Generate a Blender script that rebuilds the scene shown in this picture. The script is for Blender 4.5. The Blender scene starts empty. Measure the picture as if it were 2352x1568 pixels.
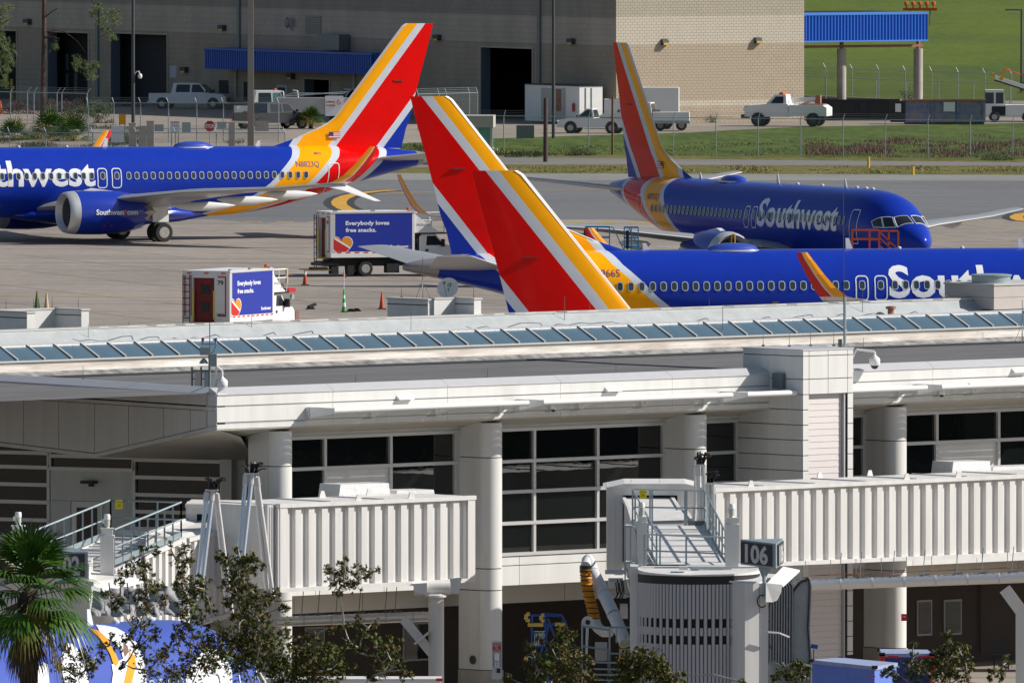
import bpy, bmesh, math, random
from mathutils import Matrix, Vector
from math import sin, cos, tan, atan, atan2, sqrt, pi, radians as R
random.seed(7)
S = bpy.context.scene
COL = S.collection
# ---------------- camera, world, sun, exposure ----------------
W_, H_, FP = 2352.0, 1568.0, 36587.0       # measuring grid of the photograph and focal length in its units
CAMH, YH = 28.6, -600.0
cam_d = bpy.data.cameras.new('camera'); cam = bpy.data.objects.new('camera', cam_d); COL.objects.link(cam)
cam_d.sensor_width = 36; cam_d.lens = FP / W_ * 36
cam_d.clip_start = 5; cam_d.clip_end = 20000
PITCH = atan((H_/2 - YH) / FP)
cam.location = (0, 0, CAMH); cam.rotation_euler = (pi/2 - PITCH, 0, 0)
S.camera = cam
world = bpy.data.worlds.new('World'); S.world = world; world.use_nodes = True
nt = world.node_tree
sky = nt.nodes.new('ShaderNodeTexSky'); sky.sky_type = 'NISHITA'; sky.sun_disc = False
SUN_AZ, SUN_EL = R(3), R(35)                # towards the sun: angle from +X towards +Y, height
sky.sun_elevation = SUN_EL; sky.sun_rotation = pi/2 - SUN_AZ
sky.air_density = 1.0; sky.dust_density = 1.0; sky.ozone_density = 1.0
nt.nodes['Background'].inputs[1].default_value = 0.05
nt.links.new(sky.outputs[0], nt.nodes['Background'].inputs[0])
sun_d = bpy.data.lights.new('sun', 'SUN'); sun = bpy.data.objects.new('sun', sun_d); COL.objects.link(sun)
sun_d.energy = 3.7; sun_d.angle = R(0.55); sun_d.color = (1, 0.945, 0.87)
sdir = Vector((cos(SUN_AZ)*cos(SUN_EL), sin(SUN_AZ)*cos(SUN_EL), sin(SUN_EL)))
sun.rotation_euler = sdir.to_track_quat('Z', 'Y').to_euler()
sun.location = (60, 500, 120)
S.view_settings.view_transform = 'Standard'; S.view_settings.look = 'None'
S.view_settings.exposure = 0.57; S.view_settings.gamma = 1.0
try: S.view_settings.use_curve_mapping = False
except Exception: pass
S.render.engine = 'CYCLES'
S.cycles.max_bounces = 6; S.cycles.transparent_max_bounces = 16

# ---------------- measuring helpers ----------------
def ray(px, py):
    dx = (px - W_/2)/FP; dy = -(py - H_/2)/FP
    return Vector((dx, cos(PITCH) + dy*sin(PITCH), -sin(PITCH) + dy*cos(PITCH)))
CAM = Vector((0, 0, CAMH))
def at(px, py, Y):
    d = ray(px, py); return CAM + d*(Y/d.y)
def gr(px, py, h=0.0):
    d = ray(px, py); return CAM + d*((h - CAMH)/d.z)
def sc_at(Y): return FP/Y
def V(*a): return Vector(a)

# ---------------- materials ----------------
MATS = {}
def mat(name, col, rough=0.6, metal=0.0, var=0.0, vscale=3.0, bump=0.0, bscale=20.0, spec=0.5, emit=None, coat=0.0, stretch=None, col2=None):
    if name in MATS: return MATS[name]
    m = bpy.data.materials.new(name); m.use_nodes = True; MATS[name] = m
    n = m.node_tree.nodes; l = m.node_tree.links; b = n['Principled BSDF']
    b.inputs['Base Color'].default_value = (*col, 1); b.inputs['Roughness'].default_value = rough
    b.inputs['Metallic'].default_value = metal; b.inputs['Specular IOR Level'].default_value = spec
    b.inputs['Coat Weight'].default_value = coat; b.inputs['Coat Roughness'].default_value = 0.08
    tc = None
    if var > 0 or bump > 0:
        tc = n.new('ShaderNodeTexCoord'); mp = n.new('ShaderNodeMapping')
        l.new(tc.outputs['Object'], mp.inputs[0])
        if stretch: mp.inputs['Scale'].default_value = stretch
    if var > 0:
        no = n.new('ShaderNodeTexNoise'); no.inputs['Scale'].default_value = vscale; no.inputs['Detail'].default_value = 6
        no.inputs['Roughness'].default_value = 0.62
        l.new(mp.outputs[0], no.inputs['Vector'])
        cr = n.new('ShaderNodeValToRGB'); l.new(no.outputs[0], cr.inputs[0])
        c2 = col2 or tuple(c*(1-var) for c in col)
        cr.color_ramp.elements[0].position = 0.3; cr.color_ramp.elements[1].position = 0.7
        cr.color_ramp.elements[0].color = (*c2, 1); cr.color_ramp.elements[1].color = (*[min(1, c*(1+var*0.35)) for c in col], 1)
        l.new(cr.outputs[0], b.inputs['Base Color'])
    if bump > 0:
        nb = n.new('ShaderNodeTexNoise'); nb.inputs['Scale'].default_value = bscale; nb.inputs['Detail'].default_value = 4
        l.new(mp.outputs[0], nb.inputs['Vector'])
        bn = n.new('ShaderNodeBump'); bn.inputs['Strength'].default_value = bump; bn.inputs['Distance'].default_value = 0.05
        l.new(nb.outputs[0], bn.inputs['Height']); l.new(bn.outputs[0], b.inputs['Normal'])
    if emit:
        b.inputs['Emission Color'].default_value = (*emit, 1); b.inputs['Emission Strength'].default_value = 1
    return m
def M(name): return MATS[name]

# ---------------- mesh builder ----------------
class MB:
    def __init__(s): s.v = []; s.f = []; s.m = []; s.mi = 0
    def add(s, vs, fs):
        b = len(s.v); s.v += [tuple(v) for v in vs]; s.f += [tuple(b+i for i in f) for f in fs]; s.m += [s.mi]*len(fs); return s
    def box(s, x0, y0, z0, x1, y1, z1):
        if x0 > x1: x0, x1 = x1, x0
        if y0 > y1: y0, y1 = y1, y0
        if z0 > z1: z0, z1 = z1, z0
        return s.add([(x0,y0,z0),(x1,y0,z0),(x1,y1,z0),(x0,y1,z0),(x0,y0,z1),(x1,y0,z1),(x1,y1,z1),(x0,y1,z1)],
              [(0,3,2,1),(4,5,6,7),(0,1,5,4),(1,2,6,5),(2,3,7,6),(3,0,4,7)])
    def cbox(s, cx, cy, cz, sx, sy, sz): return s.box(cx-sx/2, cy-sy/2, cz-sz/2, cx+sx/2, cy+sy/2, cz+sz/2)
    def quad(s, a, b, c, d): return s.add([a,b,c,d], [(0,1,2,3)])
    def prism(s, pts, d):
        """closed polygon pts (3D list) extruded by vector d"""
        n = len(pts); d = Vector(d); p = [Vector(q) for q in pts]; q = [a+d for a in p]
        return s.add(p+q, [tuple(range(n))[::-1], tuple(range(n, 2*n))] + [(i, (i+1)%n, n+(i+1)%n, n+i) for i in range(n)])
    def tube(s, a, b, r, n=8, r2=None, cap=True):
        a = Vector(a); b = Vector(b); r2 = r if r2 is None else r2; d = b-a
        if d.length < 1e-6: return s
        q = d.to_track_quat('Z', 'Y'); vs = []
        for p, rr in ((a, r), (b, r2)):
            for i in range(n):
                t = 2*pi*i/n; vs.append(p + q @ Vector((rr*cos(t), rr*sin(t), 0)))
        fs = [(i, (i+1)%n, n+(i+1)%n, n+i) for i in range(n)]
        if cap: fs += [tuple(range(n))[::-1], tuple(range(n, 2*n))]
        return s.add(vs, fs)
    def path(s, pts, r, n=6):
        for a, b in zip(pts[:-1], pts[1:]): s.tube(a, b, r, n)
        return s
    def bar(s, a, b, w, h):
        """rectangular bar from a to b, w sideways, h upwards"""
        a = Vector(a); b = Vector(b); d = (b-a).normalized(); up = Vector((0,0,1))
        if abs(d.z) > 0.95: up = Vector((0,1,0))
        sd = d.cross(up).normalized()*w/2; uu = sd.cross(d).normalized()*h/2
        return s.add([a-sd-uu,a+sd-uu,a+sd+uu,a-sd+uu,b-sd-uu,b+sd-uu,b+sd+uu,b-sd+uu],
            [(0,1,2,3),(7,6,5,4),(0,4,5,1),(1,5,6,2),(2,6,7,3),(3,7,4,0)])
    def lathe(s, prof, n=20, c=(0,0,0), axis='Z'):
        """prof list of (r, h)"""
        c = Vector(c); vs = []
        for r, h in prof:
            for i in range(n):
                t = 2*pi*i/n; x, y = r*cos(t), r*sin(t)
                vs.append(c + (Vector((x,y,h)) if axis == 'Z' else Vector((h,x,y)) if axis == 'X' else Vector((y,h,x))))
        fs = []
        for k in range(len(prof)-1):
            for i in range(n): fs.append((k*n+i, k*n+(i+1)%n, (k+1)*n+(i+1)%n, (k+1)*n+i))
        if prof[0][0] > 1e-4: fs.append(tuple(range(n))[::-1])
        if prof[-1][0] > 1e-4: fs.append(tuple((len(prof)-1)*n+i for i in range(n)))
        return s.add(vs, fs)
    def loft(s, rings, closed=True, caps=True):
        n = len(rings[0]); vs = [p for r in rings for p in r]; fs = []
        for k in range(len(rings)-1):
            for i in range(n if closed else n-1):
                fs.append((k*n+i, k*n+(i+1)%n, (k+1)*n+(i+1)%n, (k+1)*n+i))
        if caps and closed: fs += [tuple(range(n))[::-1], tuple((len(rings)-1)*n+i for i in range(n))]
        return s.add(vs, fs)
    def mesh(s, name, mats, smooth=False, fix=True):
        me = bpy.data.meshes.new(name); me.from_pydata(s.v, [], s.f)
        for mm in (mats if isinstance(mats, (list, tuple)) else [mats]): me.materials.append(MATS[mm] if isinstance(mm, str) else mm)
        me.polygons.foreach_set('material_index', s.m)
        if fix and len(s.f) < 60000:
            bm = bmesh.new(); bm.from_mesh(me); bmesh.ops.recalc_face_normals(bm, faces=bm.faces); bm.to_mesh(me); bm.free()
        if smooth:
            me.polygons.foreach_set('use_smooth', [True]*len(me.polygons))
            try: me.set_sharp_from_angle(angle=R(35 if smooth is True else smooth))
            except Exception: pass
        me.update(); return me
    def build(s, name, mats, parent=None, smooth=False, label=None, fix=True):
        o = bpy.data.objects.new(name, s.mesh(name, mats, smooth, fix)); COL.objects.link(o)
        if parent: o.parent = parent
        if label: o['label'] = label
        return o
def inst(name, me, parent=None, mw=None):
    o = bpy.data.objects.new(name, me); COL.objects.link(o)
    if parent: o.parent = parent
    if mw is not None: o.matrix_local = mw
    return o
def tag(o, label, cat, group=None, kind=None):
    if label: o['label'] = label
    if cat: o['category'] = cat
    if group: o['group'] = group
    if kind: o['kind'] = kind
    return o
def struct(o, label=None):
    o['kind'] = 'structure'
    if label: o['label'] = label
    return o
def stuff(o, label=None):
    o['kind'] = 'stuff'
    if label: o['label'] = label
    return o
def thing(name, label, cat, loc=(0,0,0), rz=0.0, group=None, mw=None):
    o = bpy.data.objects.new(name, None); COL.objects.link(o); o.empty_display_size = 0.3
    if mw is not None: o.matrix_world = mw
    else: o.location = loc; o.rotation_euler = (0, 0, rz)
    return tag(o, label, cat, group)
KIDS = {}
def copy_tree(o, parent=None):
    c = o.copy(); COL.objects.link(c)
    if parent: c.parent = parent
    kids = [k for k in ALLK.get(o.name, [])] if False else [k for k in list(COL.objects) if k.parent == o]
    for k in kids: copy_tree(k, c)
    return c
def dup(o, loc, rz, label, group=None):
    c = copy_tree(o); c.location = loc; c.rotation_euler = (0, 0, rz); c['label'] = label
    if group: c['group'] = group
    return c

# ---------------- flat text as mesh ----------------
def text_mb(txt, height=None, width=None, bold=0.03, shear=0.0, spacing=1.0, cuts=0.0, cap='H'):
    """returns verts (x right, y up, baseline 0) and faces"""
    def conv(t):
        c = bpy.data.curves.new('t', 'FONT'); c.body = t; c.offset = bold; c.resolution_u = 3; c.space_character = spacing; c.shear = shear
        o = bpy.data.objects.new('t', c); COL.objects.link(o)
        dg = bpy.context.evaluated_depsgraph_get(); me = bpy.data.meshes.new_from_object(o.evaluated_get(dg))
        bpy.data.objects.remove(o); bpy.data.curves.remove(c); return me
    mh = conv(cap); caph = max(v.co.y for v in mh.vertices); bpy.data.meshes.remove(mh)
    me = conv(txt); bm = bmesh.new(); bm.from_mesh(me); bpy.data.meshes.remove(me)
    x0 = min(v.co.x for v in bm.verts); x1 = max(v.co.x for v in bm.verts)
    sy = height/caph; sx = sy if width is None else width/(x1-x0)
    for v in bm.verts: v.co.x = (v.co.x-x0)*sx; v.co.y *= sy; v.co.z = 0
    if cuts > 0:
        ya = min(v.co.y for v in bm.verts); yb = max(v.co.y for v in bm.verts); y = ya+cuts
        while y < yb:
            bmesh.ops.bisect_plane(bm, geom=bm.verts[:]+bm.edges[:]+bm.faces[:], plane_co=(0,y,0), plane_no=(0,1,0)); y += cuts
    bm.verts.index_update()
    vs = [(v.co.x, v.co.y) for v in bm.verts]; fs = [tuple(v.index for v in f.verts) for f in bm.faces]
    w = max(v[0] for v in vs); bm.free(); return vs, fs, w
def text_on(txt, org, right, up, height, mname, parent, width=None, bold=0.03, name='lettering', center=False, shear=0.0, label=None):
    vs, fs, w = text_mb(txt, height, width, bold, shear)
    right = Vector(right).normalized(); up = Vector(up).normalized(); org = Vector(org)
    if center: org = org - right*w/2
    mb = MB(); mb.add([org + right*x + up*y for x, y in vs], fs)
    return mb.build(name, mname, parent, fix=False, label=label)

# ---------------- palette ----------------
mat('white_paint', (.80,.80,.79), .35, var=.05, vscale=1.5)
mat('bridge_white', (.70,.69,.67), .5, var=.13, vscale=1.6, bump=.1, bscale=3, stretch=(1.6,1.6,.16))
mat('panel_white', (.71,.71,.69), .42, var=.11, vscale=1.3, stretch=(1.5,1.5,.14))
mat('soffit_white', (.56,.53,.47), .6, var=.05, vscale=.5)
mat('louver_pink', (.66,.61,.60), .6, var=.03)
mat('grey_trim', (.45,.45,.45), .5)
mat('dark_gap', (.02,.02,.02), .8)
mat('frame_alu', (.62,.62,.62), .35, .3)
mat('galv', (.33,.40,.43), .45, .35, var=.12, vscale=4)
mat('galv_dark', (.16,.19,.20), .5, .4)
mat('silver_duct', (.80,.79,.77), .42, .85, bump=.15, bscale=6)
mat('black_rubber', (.012,.012,.013), .6, var=.2)
mat('black', (.01,.01,.012), .4)
mat('tyre', (.018,.018,.02), .75)
mat('rim_grey', (.42,.42,.40), .4, .4)
mat('chrome', (.75,.75,.76), .2, .9)
mat('wing_grey', (.40,.41,.42), .35, .25, var=.06, vscale=1)
mat('wing_white', (.72,.73,.74), .3, var=.04)
mat('av_blue', (.009,.036,.37), .2, coat=.35)
mat('av_yellow', (.9,.36,.005), .25, coat=.4)
mat('av_red', (.62,.005,.006), .25, coat=.4)
mat('av_white', (.78,.80,.82), .3)
mat('letter_white', (.8,.82,.85), .4)
mat('letter_dark', (.12,.05,.20), .5)
mat('red_paint', (.5,.02,.02), .5, var=.3)
mat('dark_red', (.22,.012,.014), .6, var=.3)
mat('orange_paint', (.75,.12,.02), .5, var=.25, vscale=8)
mat('cone_orange', (.55,.09,.035), .6, var=.3, vscale=8)
mat('cone_green', (.05,.42,.07), .6)
mat('cone_dkgreen', (.09,.17,.05), .6)
mat('cone_cream', (.55,.42,.22), .6)
mat('safety_yellow', (.75,.48,.04), .5, var=.2)
mat('sign_yellow', (.80,.66,.02), .5)
mat('sign_dark', (.03,.035,.04), .5)
mat('sign_orange', (.75,.32,.01), .5)
mat('stop_red', (.45,.01,.02), .4)
mat('sky_blue_paint', (.03,.26,.50), .5)
mat('lift_blue', (.015,.08,.35), .5)
mat('cart_blue', (.12,.20,.62), .5, var=.1)
mat('cart_navy', (.02,.04,.24), .5, var=.15)
mat('wood_pole', (.09,.06,.05), .9, var=.3, vscale=6)
mat('conc_pole', (.34,.29,.24), .8, var=.1)
mat('pole_dark', (.045,.055,.06), .6)
mat('concrete_col', (.42,.39,.35), .85, var=.2, vscale=2)
mat('canopy_blue', (.02,.11,.48), .45)
mat('steel_rust', (.36,.16,.10), .7, var=.3, vscale=3)
mat('opening_shade', (.012,.015,.02), .7)  # shade of the hangar openings put into the colour
mat('interior_grey', (.10,.10,.11), .9)
mat('dumpster_black', (.025,.028,.03), .7, var=.4, vscale=2)
mat('dumpster_blue', (.07,.13,.34), .7, var=.6, vscale=2.2, col2=(.36,.27,.21))
mat('skylight_glass', (.085,.145,.195), .3, var=.18, vscale=.8, spec=.5)
mat('membrane', (.40,.43,.44), .7, var=.15, vscale=2, bump=.3, bscale=3)
mat('membrane_white', (.82,.80,.76), .6, var=.3, vscale=1.2, col2=(.5,.42,.35), stretch=(.5,1,4))
mat('flat_roof', (.145,.143,.145), .85, var=.42, vscale=1.3, bump=.3, bscale=2, stretch=(.22,2.2,1))
mat('roof_gravel_dark', (.02,.02,.022), .8)
mat('glass_dark', (.006,.008,.008), .02, spec=.75, bump=.10, bscale=.45)
mat('pale_blue', (.06,.10,.42), .3)
mat('car_glass', (.02,.025,.03), .08, spec=.7)
mat('booth_glass', (.10,.30,.24), .15, spec=.6)
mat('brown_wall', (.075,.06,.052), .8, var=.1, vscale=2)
mat('tan_block', (.30,.24,.17), .8, var=.1)
mat('bellows_dark', (.035,.042,.055), .55, var=.3, vscale=5)
mat('bellows_grey', (.36,.38,.38), .5, var=.15, vscale=4, bump=.4, bscale=4)
mat('hose_yellow', (.62,.25,.01), .6, var=.2)
mat('cloth_grey', (.34,.34,.35), .8, var=.2, vscale=3, bump=.8, bscale=3)
mat('bark_light', (.46,.42,.37), .9, var=.35, vscale=9)
mat('bark_dark', (.07,.045,.035), .9, var=.4, vscale=5)
mat('leaf_a', (.050,.085,.012), .6, var=.5, vscale=2.5, col2=(.095,.055,.015), spec=.2)
mat('leaf_b', (.10,.14,.022), .6, var=.4, vscale=3, spec=.2)
mat('leaf_c', (.15,.07,.02), .6)
mat('palm_green', (.065,.15,.012), .4, var=.55, vscale=1.6, col2=(.02,.055,.008))
mat('palm_yellow', (.26,.20,.03), .5)
mat('palm_dead', (.17,.10,.05), .7, var=.3)
mat('pine_needle', (.075,.12,.018), .6, var=.4, vscale=1)
mat('grass_blade', (.09,.13,.015), .7, var=.5, vscale=.5, col2=(.16,.13,.04))
mat('weed_brown', (.19,.115,.08), .8, var=.5, vscale=.6)
mat('weed_green', (.045,.07,.018), .8, var=.5, vscale=.8)
mat('vine_red', (.045,.02,.012), .8, var=.5, vscale=2)
mat('dish_grey', (.68,.68,.66), .4)
mat('unit_beige', (.52,.47,.44), .6, var=.06)
mat('foil_white', (.70,.70,.70), .45, .15, bump=.4, bscale=6)
mat('slat_grey', (.46,.46,.48), .5)
mat('number_grey', (.55,.56,.56), .5)
mat('unit_white', (.66,.67,.66), .45)
mat('motor_grey', (.48,.50,.44), .5)
mat('duct_pale', (.75,.77,.80), .28, .8)
mat('sign_red', (.55,.02,.02), .5)
mat('foam_yellow', (.72,.50,.12), .8)
mat('cart_top', (.30,.36,.55), .6, var=.2, vscale=3)
def wheel(par, x, y, z, r, w, rim='rim_grey'):
    t = MB(); t.lathe([(r*.55,-w/2),(r*.9,-w/2),(r,-w*.3),(r,w*.3),(r*.9,w/2),(r*.55,w/2)], 24, (0,0,0), 'Y')
    o = t.build('wheel', 'tyre', par, smooth=50); o.location = (x,y,z)
    k = MB(); k.lathe([(.01,-w*.5),(r*.3,-w*.56),(r*.56,-w*.53),(r*.56,w*.53),(r*.3,w*.56),(r*.01,w*.5)], 16, (0,0,0), 'Y'); k.build('rim', rim, o, smooth=40)
    return o

mat('marking_yellow', (.62,.33,.03), .7, var=.2, vscale=1)
mat('marking_black', (.03,.03,.03), .8)
mat('joint_dark', (.07,.06,.055), .9)
mat('block_tan', (.47,.395,.30), .92, var=.10, vscale=.9); mat('block_light', (.58,.52,.43), .92, var=.06, vscale=.9); mat('block_upper', (.46,.41,.33), .92, var=.08, vscale=.9); mat('mortar', (.30,.255,.19), .95)
mat('jamb_blue', (.12,.15,.19), .7); mat('pane_grey', (.09,.10,.10), .5)
mat('sign_pale', (.42,.46,.50), .6)
mat('canopy_bright', (.02,.15,.62), .4); mat('canopy_light', (.08,.25,.75), .4)
mat('wood_tan', (.16,.10,.055), .9, var=.2)
mat('sign_green', (.0,.25,.2), .5); mat('sign_white', (.62,.68,.74), .5)
mat('booth_beige', (.42,.41,.36), .7); mat('bar_white_far', (.6,.6,.58), .6)
mat('car_dark', (.03,.035,.045), .25, coat=.6)
mat('window_rim', (.42,.45,.50), .4); mat('window_pane', (.03,.045,.06), .12, spec=.7)
mat('lip_metal', (.62,.63,.65), .4, .45); mat('fan_dark', (.03,.03,.035), .4, .5); mat('exhaust_metal', (.35,.33,.31), .4, .8)
mat('flag_blue', (.03,.04,.15), .4); mat('tail_grey', (.33,.31,.30), .4, .4); mat('dome_blue', (.03,.07,.40), .3, coat=.3)
mat('glass_bronze', (.016,.011,.008), .02, spec=.5, bump=.35, bscale=.55)
mat('membrane_old', (.33,.33,.32), .8, var=.55, vscale=2.2, col2=(.08,.08,.08))
mat('kerb_dull', (.50,.48,.45), .7, var=.3, vscale=2, stretch=(.4,1,4))
mat('coping_metal', (.60,.60,.61), .4, .2, var=.05)
mat('bar_white', (.52,.51,.49), .5)
mat('truck_blue', (.012,.03,.33), .4); mat('heart_red', (.55,.02,.02), .4); mat('heart_orange', (.75,.28,.02), .4)
mat('orange_flag', (.8,.16,.08), .6)
mat('pine_bark', (.11,.06,.05), .9, var=.45, vscale=5, stretch=(1,1,.35), col2=(.03,.02,.02))
mat('dry_grass', (.22,.18,.06), .8, var=.4, vscale=.4)
# ---------------- ground materials ----------------
def ground_mat(name, base, alt, alt2=None, sc=(.02,.02,.02), scale=1.0, fine=0.0, rough=.95, rand=0.0, streak=None, bump=0.0):
    m = bpy.data.materials.new(name); m.use_nodes = True; MATS[name] = m
    n = m.node_tree.nodes; l = m.node_tree.links; b = n['Principled BSDF']; b.inputs['Roughness'].default_value = rough
    b.inputs['Specular IOR Level'].default_value = .2
    tc = n.new('ShaderNodeTexCoord'); geo = n.new('ShaderNodeNewGeometry'); mp = n.new('ShaderNodeMapping'); mp.inputs['Scale'].default_value = sc
    l.new(geo.outputs['Position'], mp.inputs[0])
    no = n.new('ShaderNodeTexNoise'); no.inputs['Scale'].default_value = scale; no.inputs['Detail'].default_value = 8; no.inputs['Roughness'].default_value = .65
    l.new(mp.outputs[0], no.inputs['Vector'])
    cr = n.new('ShaderNodeValToRGB'); l.new(no.outputs[0], cr.inputs[0])
    e = cr.color_ramp.elements; e[0].position = .33; e[0].color = (*alt, 1); e[1].position = .62; e[1].color = (*base, 1)
    if alt2: k = e.new(.75); k.color = (*alt2, 1)
    out = cr.outputs[0]
    if fine > 0:
        mp2 = n.new('ShaderNodeMapping'); mp2.inputs['Scale'].default_value = (1.4, .35, 1); l.new(geo.outputs['Position'], mp2.inputs[0])
        n2 = n.new('ShaderNodeTexNoise'); n2.inputs['Scale'].default_value = 1.0; n2.inputs['Detail'].default_value = 6; l.new(mp2.outputs[0], n2.inputs['Vector'])
        mr = n.new('ShaderNodeMapRange'); mr.inputs[1].default_value = .3; mr.inputs[2].default_value = .7; mr.inputs[3].default_value = 1-fine; mr.inputs[4].default_value = 1+fine
        l.new(n2.outputs[0], mr.inputs[0]); mx = n.new('ShaderNodeVectorMath'); mx.operation = 'SCALE'
        l.new(out, mx.inputs[0]); l.new(mr.outputs[0], mx.inputs['Scale']); out = mx.outputs[0]
    if rand > 0:
        oi = n.new('ShaderNodeObjectInfo'); mr = n.new('ShaderNodeMapRange'); mr.inputs[3].default_value = 1-rand; mr.inputs[4].default_value = 1+rand
        l.new(oi.outputs['Random'], mr.inputs[0]); mx = n.new('ShaderNodeVectorMath'); mx.operation = 'SCALE'
        l.new(out, mx.inputs[0]); l.new(mr.outputs[0], mx.inputs['Scale']); out = mx.outputs[0]
    if streak:
        mp3 = n.new('ShaderNodeMapping'); mp3.inputs['Scale'].default_value = streak; mp3.inputs['Rotation'].default_value = (0, 0, R(-12)); l.new(geo.outputs['Position'], mp3.inputs[0])
        n3 = n.new('ShaderNodeTexNoise'); n3.inputs['Scale'].default_value = 1; n3.inputs['Detail'].default_value = 5; l.new(mp3.outputs[0], n3.inputs['Vector'])
        mr = n.new('ShaderNodeMapRange'); mr.inputs[1].default_value = .35; mr.inputs[2].default_value = .5; mr.inputs[3].default_value = .74; mr.inputs[4].default_value = 1.0
        l.new(n3.outputs[0], mr.inputs[0]); mx = n.new('ShaderNodeVectorMath'); mx.operation = 'SCALE'
        l.new(out, mx.inputs[0]); l.new(mr.outputs[0], mx.inputs['Scale']); out = mx.outputs[0]
    l.new(out, b.inputs['Base Color']); return m
ground_mat('apron_concrete', (.31,.275,.242), (.255,.225,.198), (.345,.31,.272), sc=(.05,.012,.05), scale=2, fine=.07, rand=.055, streak=(.05,.6,1))
ground_mat('taxi_asphalt', (.172,.178,.186), (.145,.15,.158), (.195,.20,.205), sc=(.03,.02,.05), scale=1, fine=.05, streak=(.03,.9,1))
ground_mat('shoulder_asphalt', (.25,.25,.24), (.21,.21,.205), None, sc=(.1,.1,.05), scale=1, fine=.06)
ground_mat('service_asphalt', (.20,.19,.185), (.17,.165,.16), (.24,.225,.21), sc=(.1,.1,.05), scale=1, fine=.06)
ground_mat('lot_asphalt', (.33,.285,.24), (.24,.21,.18), (.36,.32,.28), sc=(.08,.03,.05), scale=1, fine=.06)
ground_mat('verge_grass', (.15,.135,.04), (.09,.10,.022), (.24,.19,.075), sc=(.15,.05,.05), scale=1.2, fine=.3)
ground_mat('bank_grass', (.085,.125,.02), (.055,.09,.015), (.15,.12,.05), sc=(.12,.06,.05), scale=1.4, fine=.3)
ground_mat('field_grass', (.10,.14,.014), (.06,.095,.012), (.17,.155,.04), sc=(.018,.004,.05), scale=2.0, fine=.2)
ground_mat('near_ground_grey', (.09,.09,.08), (.05,.06,.03), None, sc=(.05,.05,.05), scale=1, fine=.1)

def xt(pts, xs):
    out = []
    for x in xs:
        if x <= pts[0][0]: a, b = pts[0], pts[1]
        elif x >= pts[-1][0]: a, b = pts[-2], pts[-1]
        else:
            for a, b in zip(pts[:-1], pts[1:]):
                if a[0] <= x <= b[0]: break
        out.append(a[1] + (b[1]-a[1])*(x-a[0])/(b[0]-a[0]))
    return out
XS = [-4500, -1500, -300, 300, 600, 820, 1000, 1137, 1300, 1451, 1567, 1847, 2100, 2351, 3000, 4500, 7000]
def pline(pts, h, xs=XS, flat=True):
    return [gr(x, y, h) for x, y in zip(xs, xt(pts, xs))]
def strip(name, a, b, mname, dz=0.0, sub=1):
    mb = MB(); n = len(a)
    mb.add([p + V(0,0,dz) for p in a] + [p + V(0,0,dz) for p in b], [(i, i+1, n+i+1, n+i) for i in range(n-1)])
    o = mb.build(name, mname); return struct(o)
HL = 0.6
T1 = pline([(0,532),(2352,535)], 0)
T2a = pline([(0,412),(2352,415)], 0)
T2 = pline([(0,397),(1140,398),(2352,402)], 0)
T3 = pline([(0,392),(1000,384),(1140,377.5),(2352,381)], 0)
T4 = pline([(0,388),(1000,374),(1140,360),(1567,365.5),(2352,373)], 0)
T5 = pline([(0,384),(600,384),(1000,366),(1140,353),(1567,356),(2352,366)], 0)
T6 = pline([(0,350),(600,346),(820,335),(1137,318),(1451,308),(1567,305),(1847,291),(2351,283)], HL)
T7 = pline([(0,150),(1400,190),(1847,224),(2351,232)], HL)
base = MB(); base.quad((-9000,-500,-1.2),(9000,-500,-1.2),(9000,14000,-1.2),(-9000,14000,-1.2)); struct(base.build('ground', 'field_grass'))
nearl = [V(-900,330,0), V(900,330,0)]
mb = MB(); mb.quad((-900,-100,0.0),(900,-100,0.0),(900,330,0.0),(-900,330,0.0)); struct(mb.build('road', 'near_ground_grey'))
ap = MB(); vs = [V(p.x, 330, 0) for p in T1]; vs[0].x = -900; vs[-1].x = 900
n = len(T1)
ap.add([p+V(0,0,-.012) for p in vs] + [p+V(0,0,-.012) for p in T1], [(i, i+1, n+i+1, n+i) for i in range(n-1)])
apron = struct(ap.build('apron', 'joint_dark'))
strip('taxiway', T1, T2a, 'taxi_asphalt'); strip('taxiway_shoulder', T2a, T2, 'shoulder_asphalt')
strip('grass_verge', T2, T3, 'verge_grass'); strip('service_road', T3, T4, 'service_asphalt', .0)
strip('grass_verge', T4, T5, 'verge_grass'); strip('grass_bank', T5, T6, 'bank_grass')
strip('parking_lot', T6, T7, 'lot_asphalt')
far = [V(p.x*9 if abs(p.x) > 60 else p.x*6, 12000, HL+4) for p in T7]
strip('grass_field', T7, far, 'field_grass')
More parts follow.
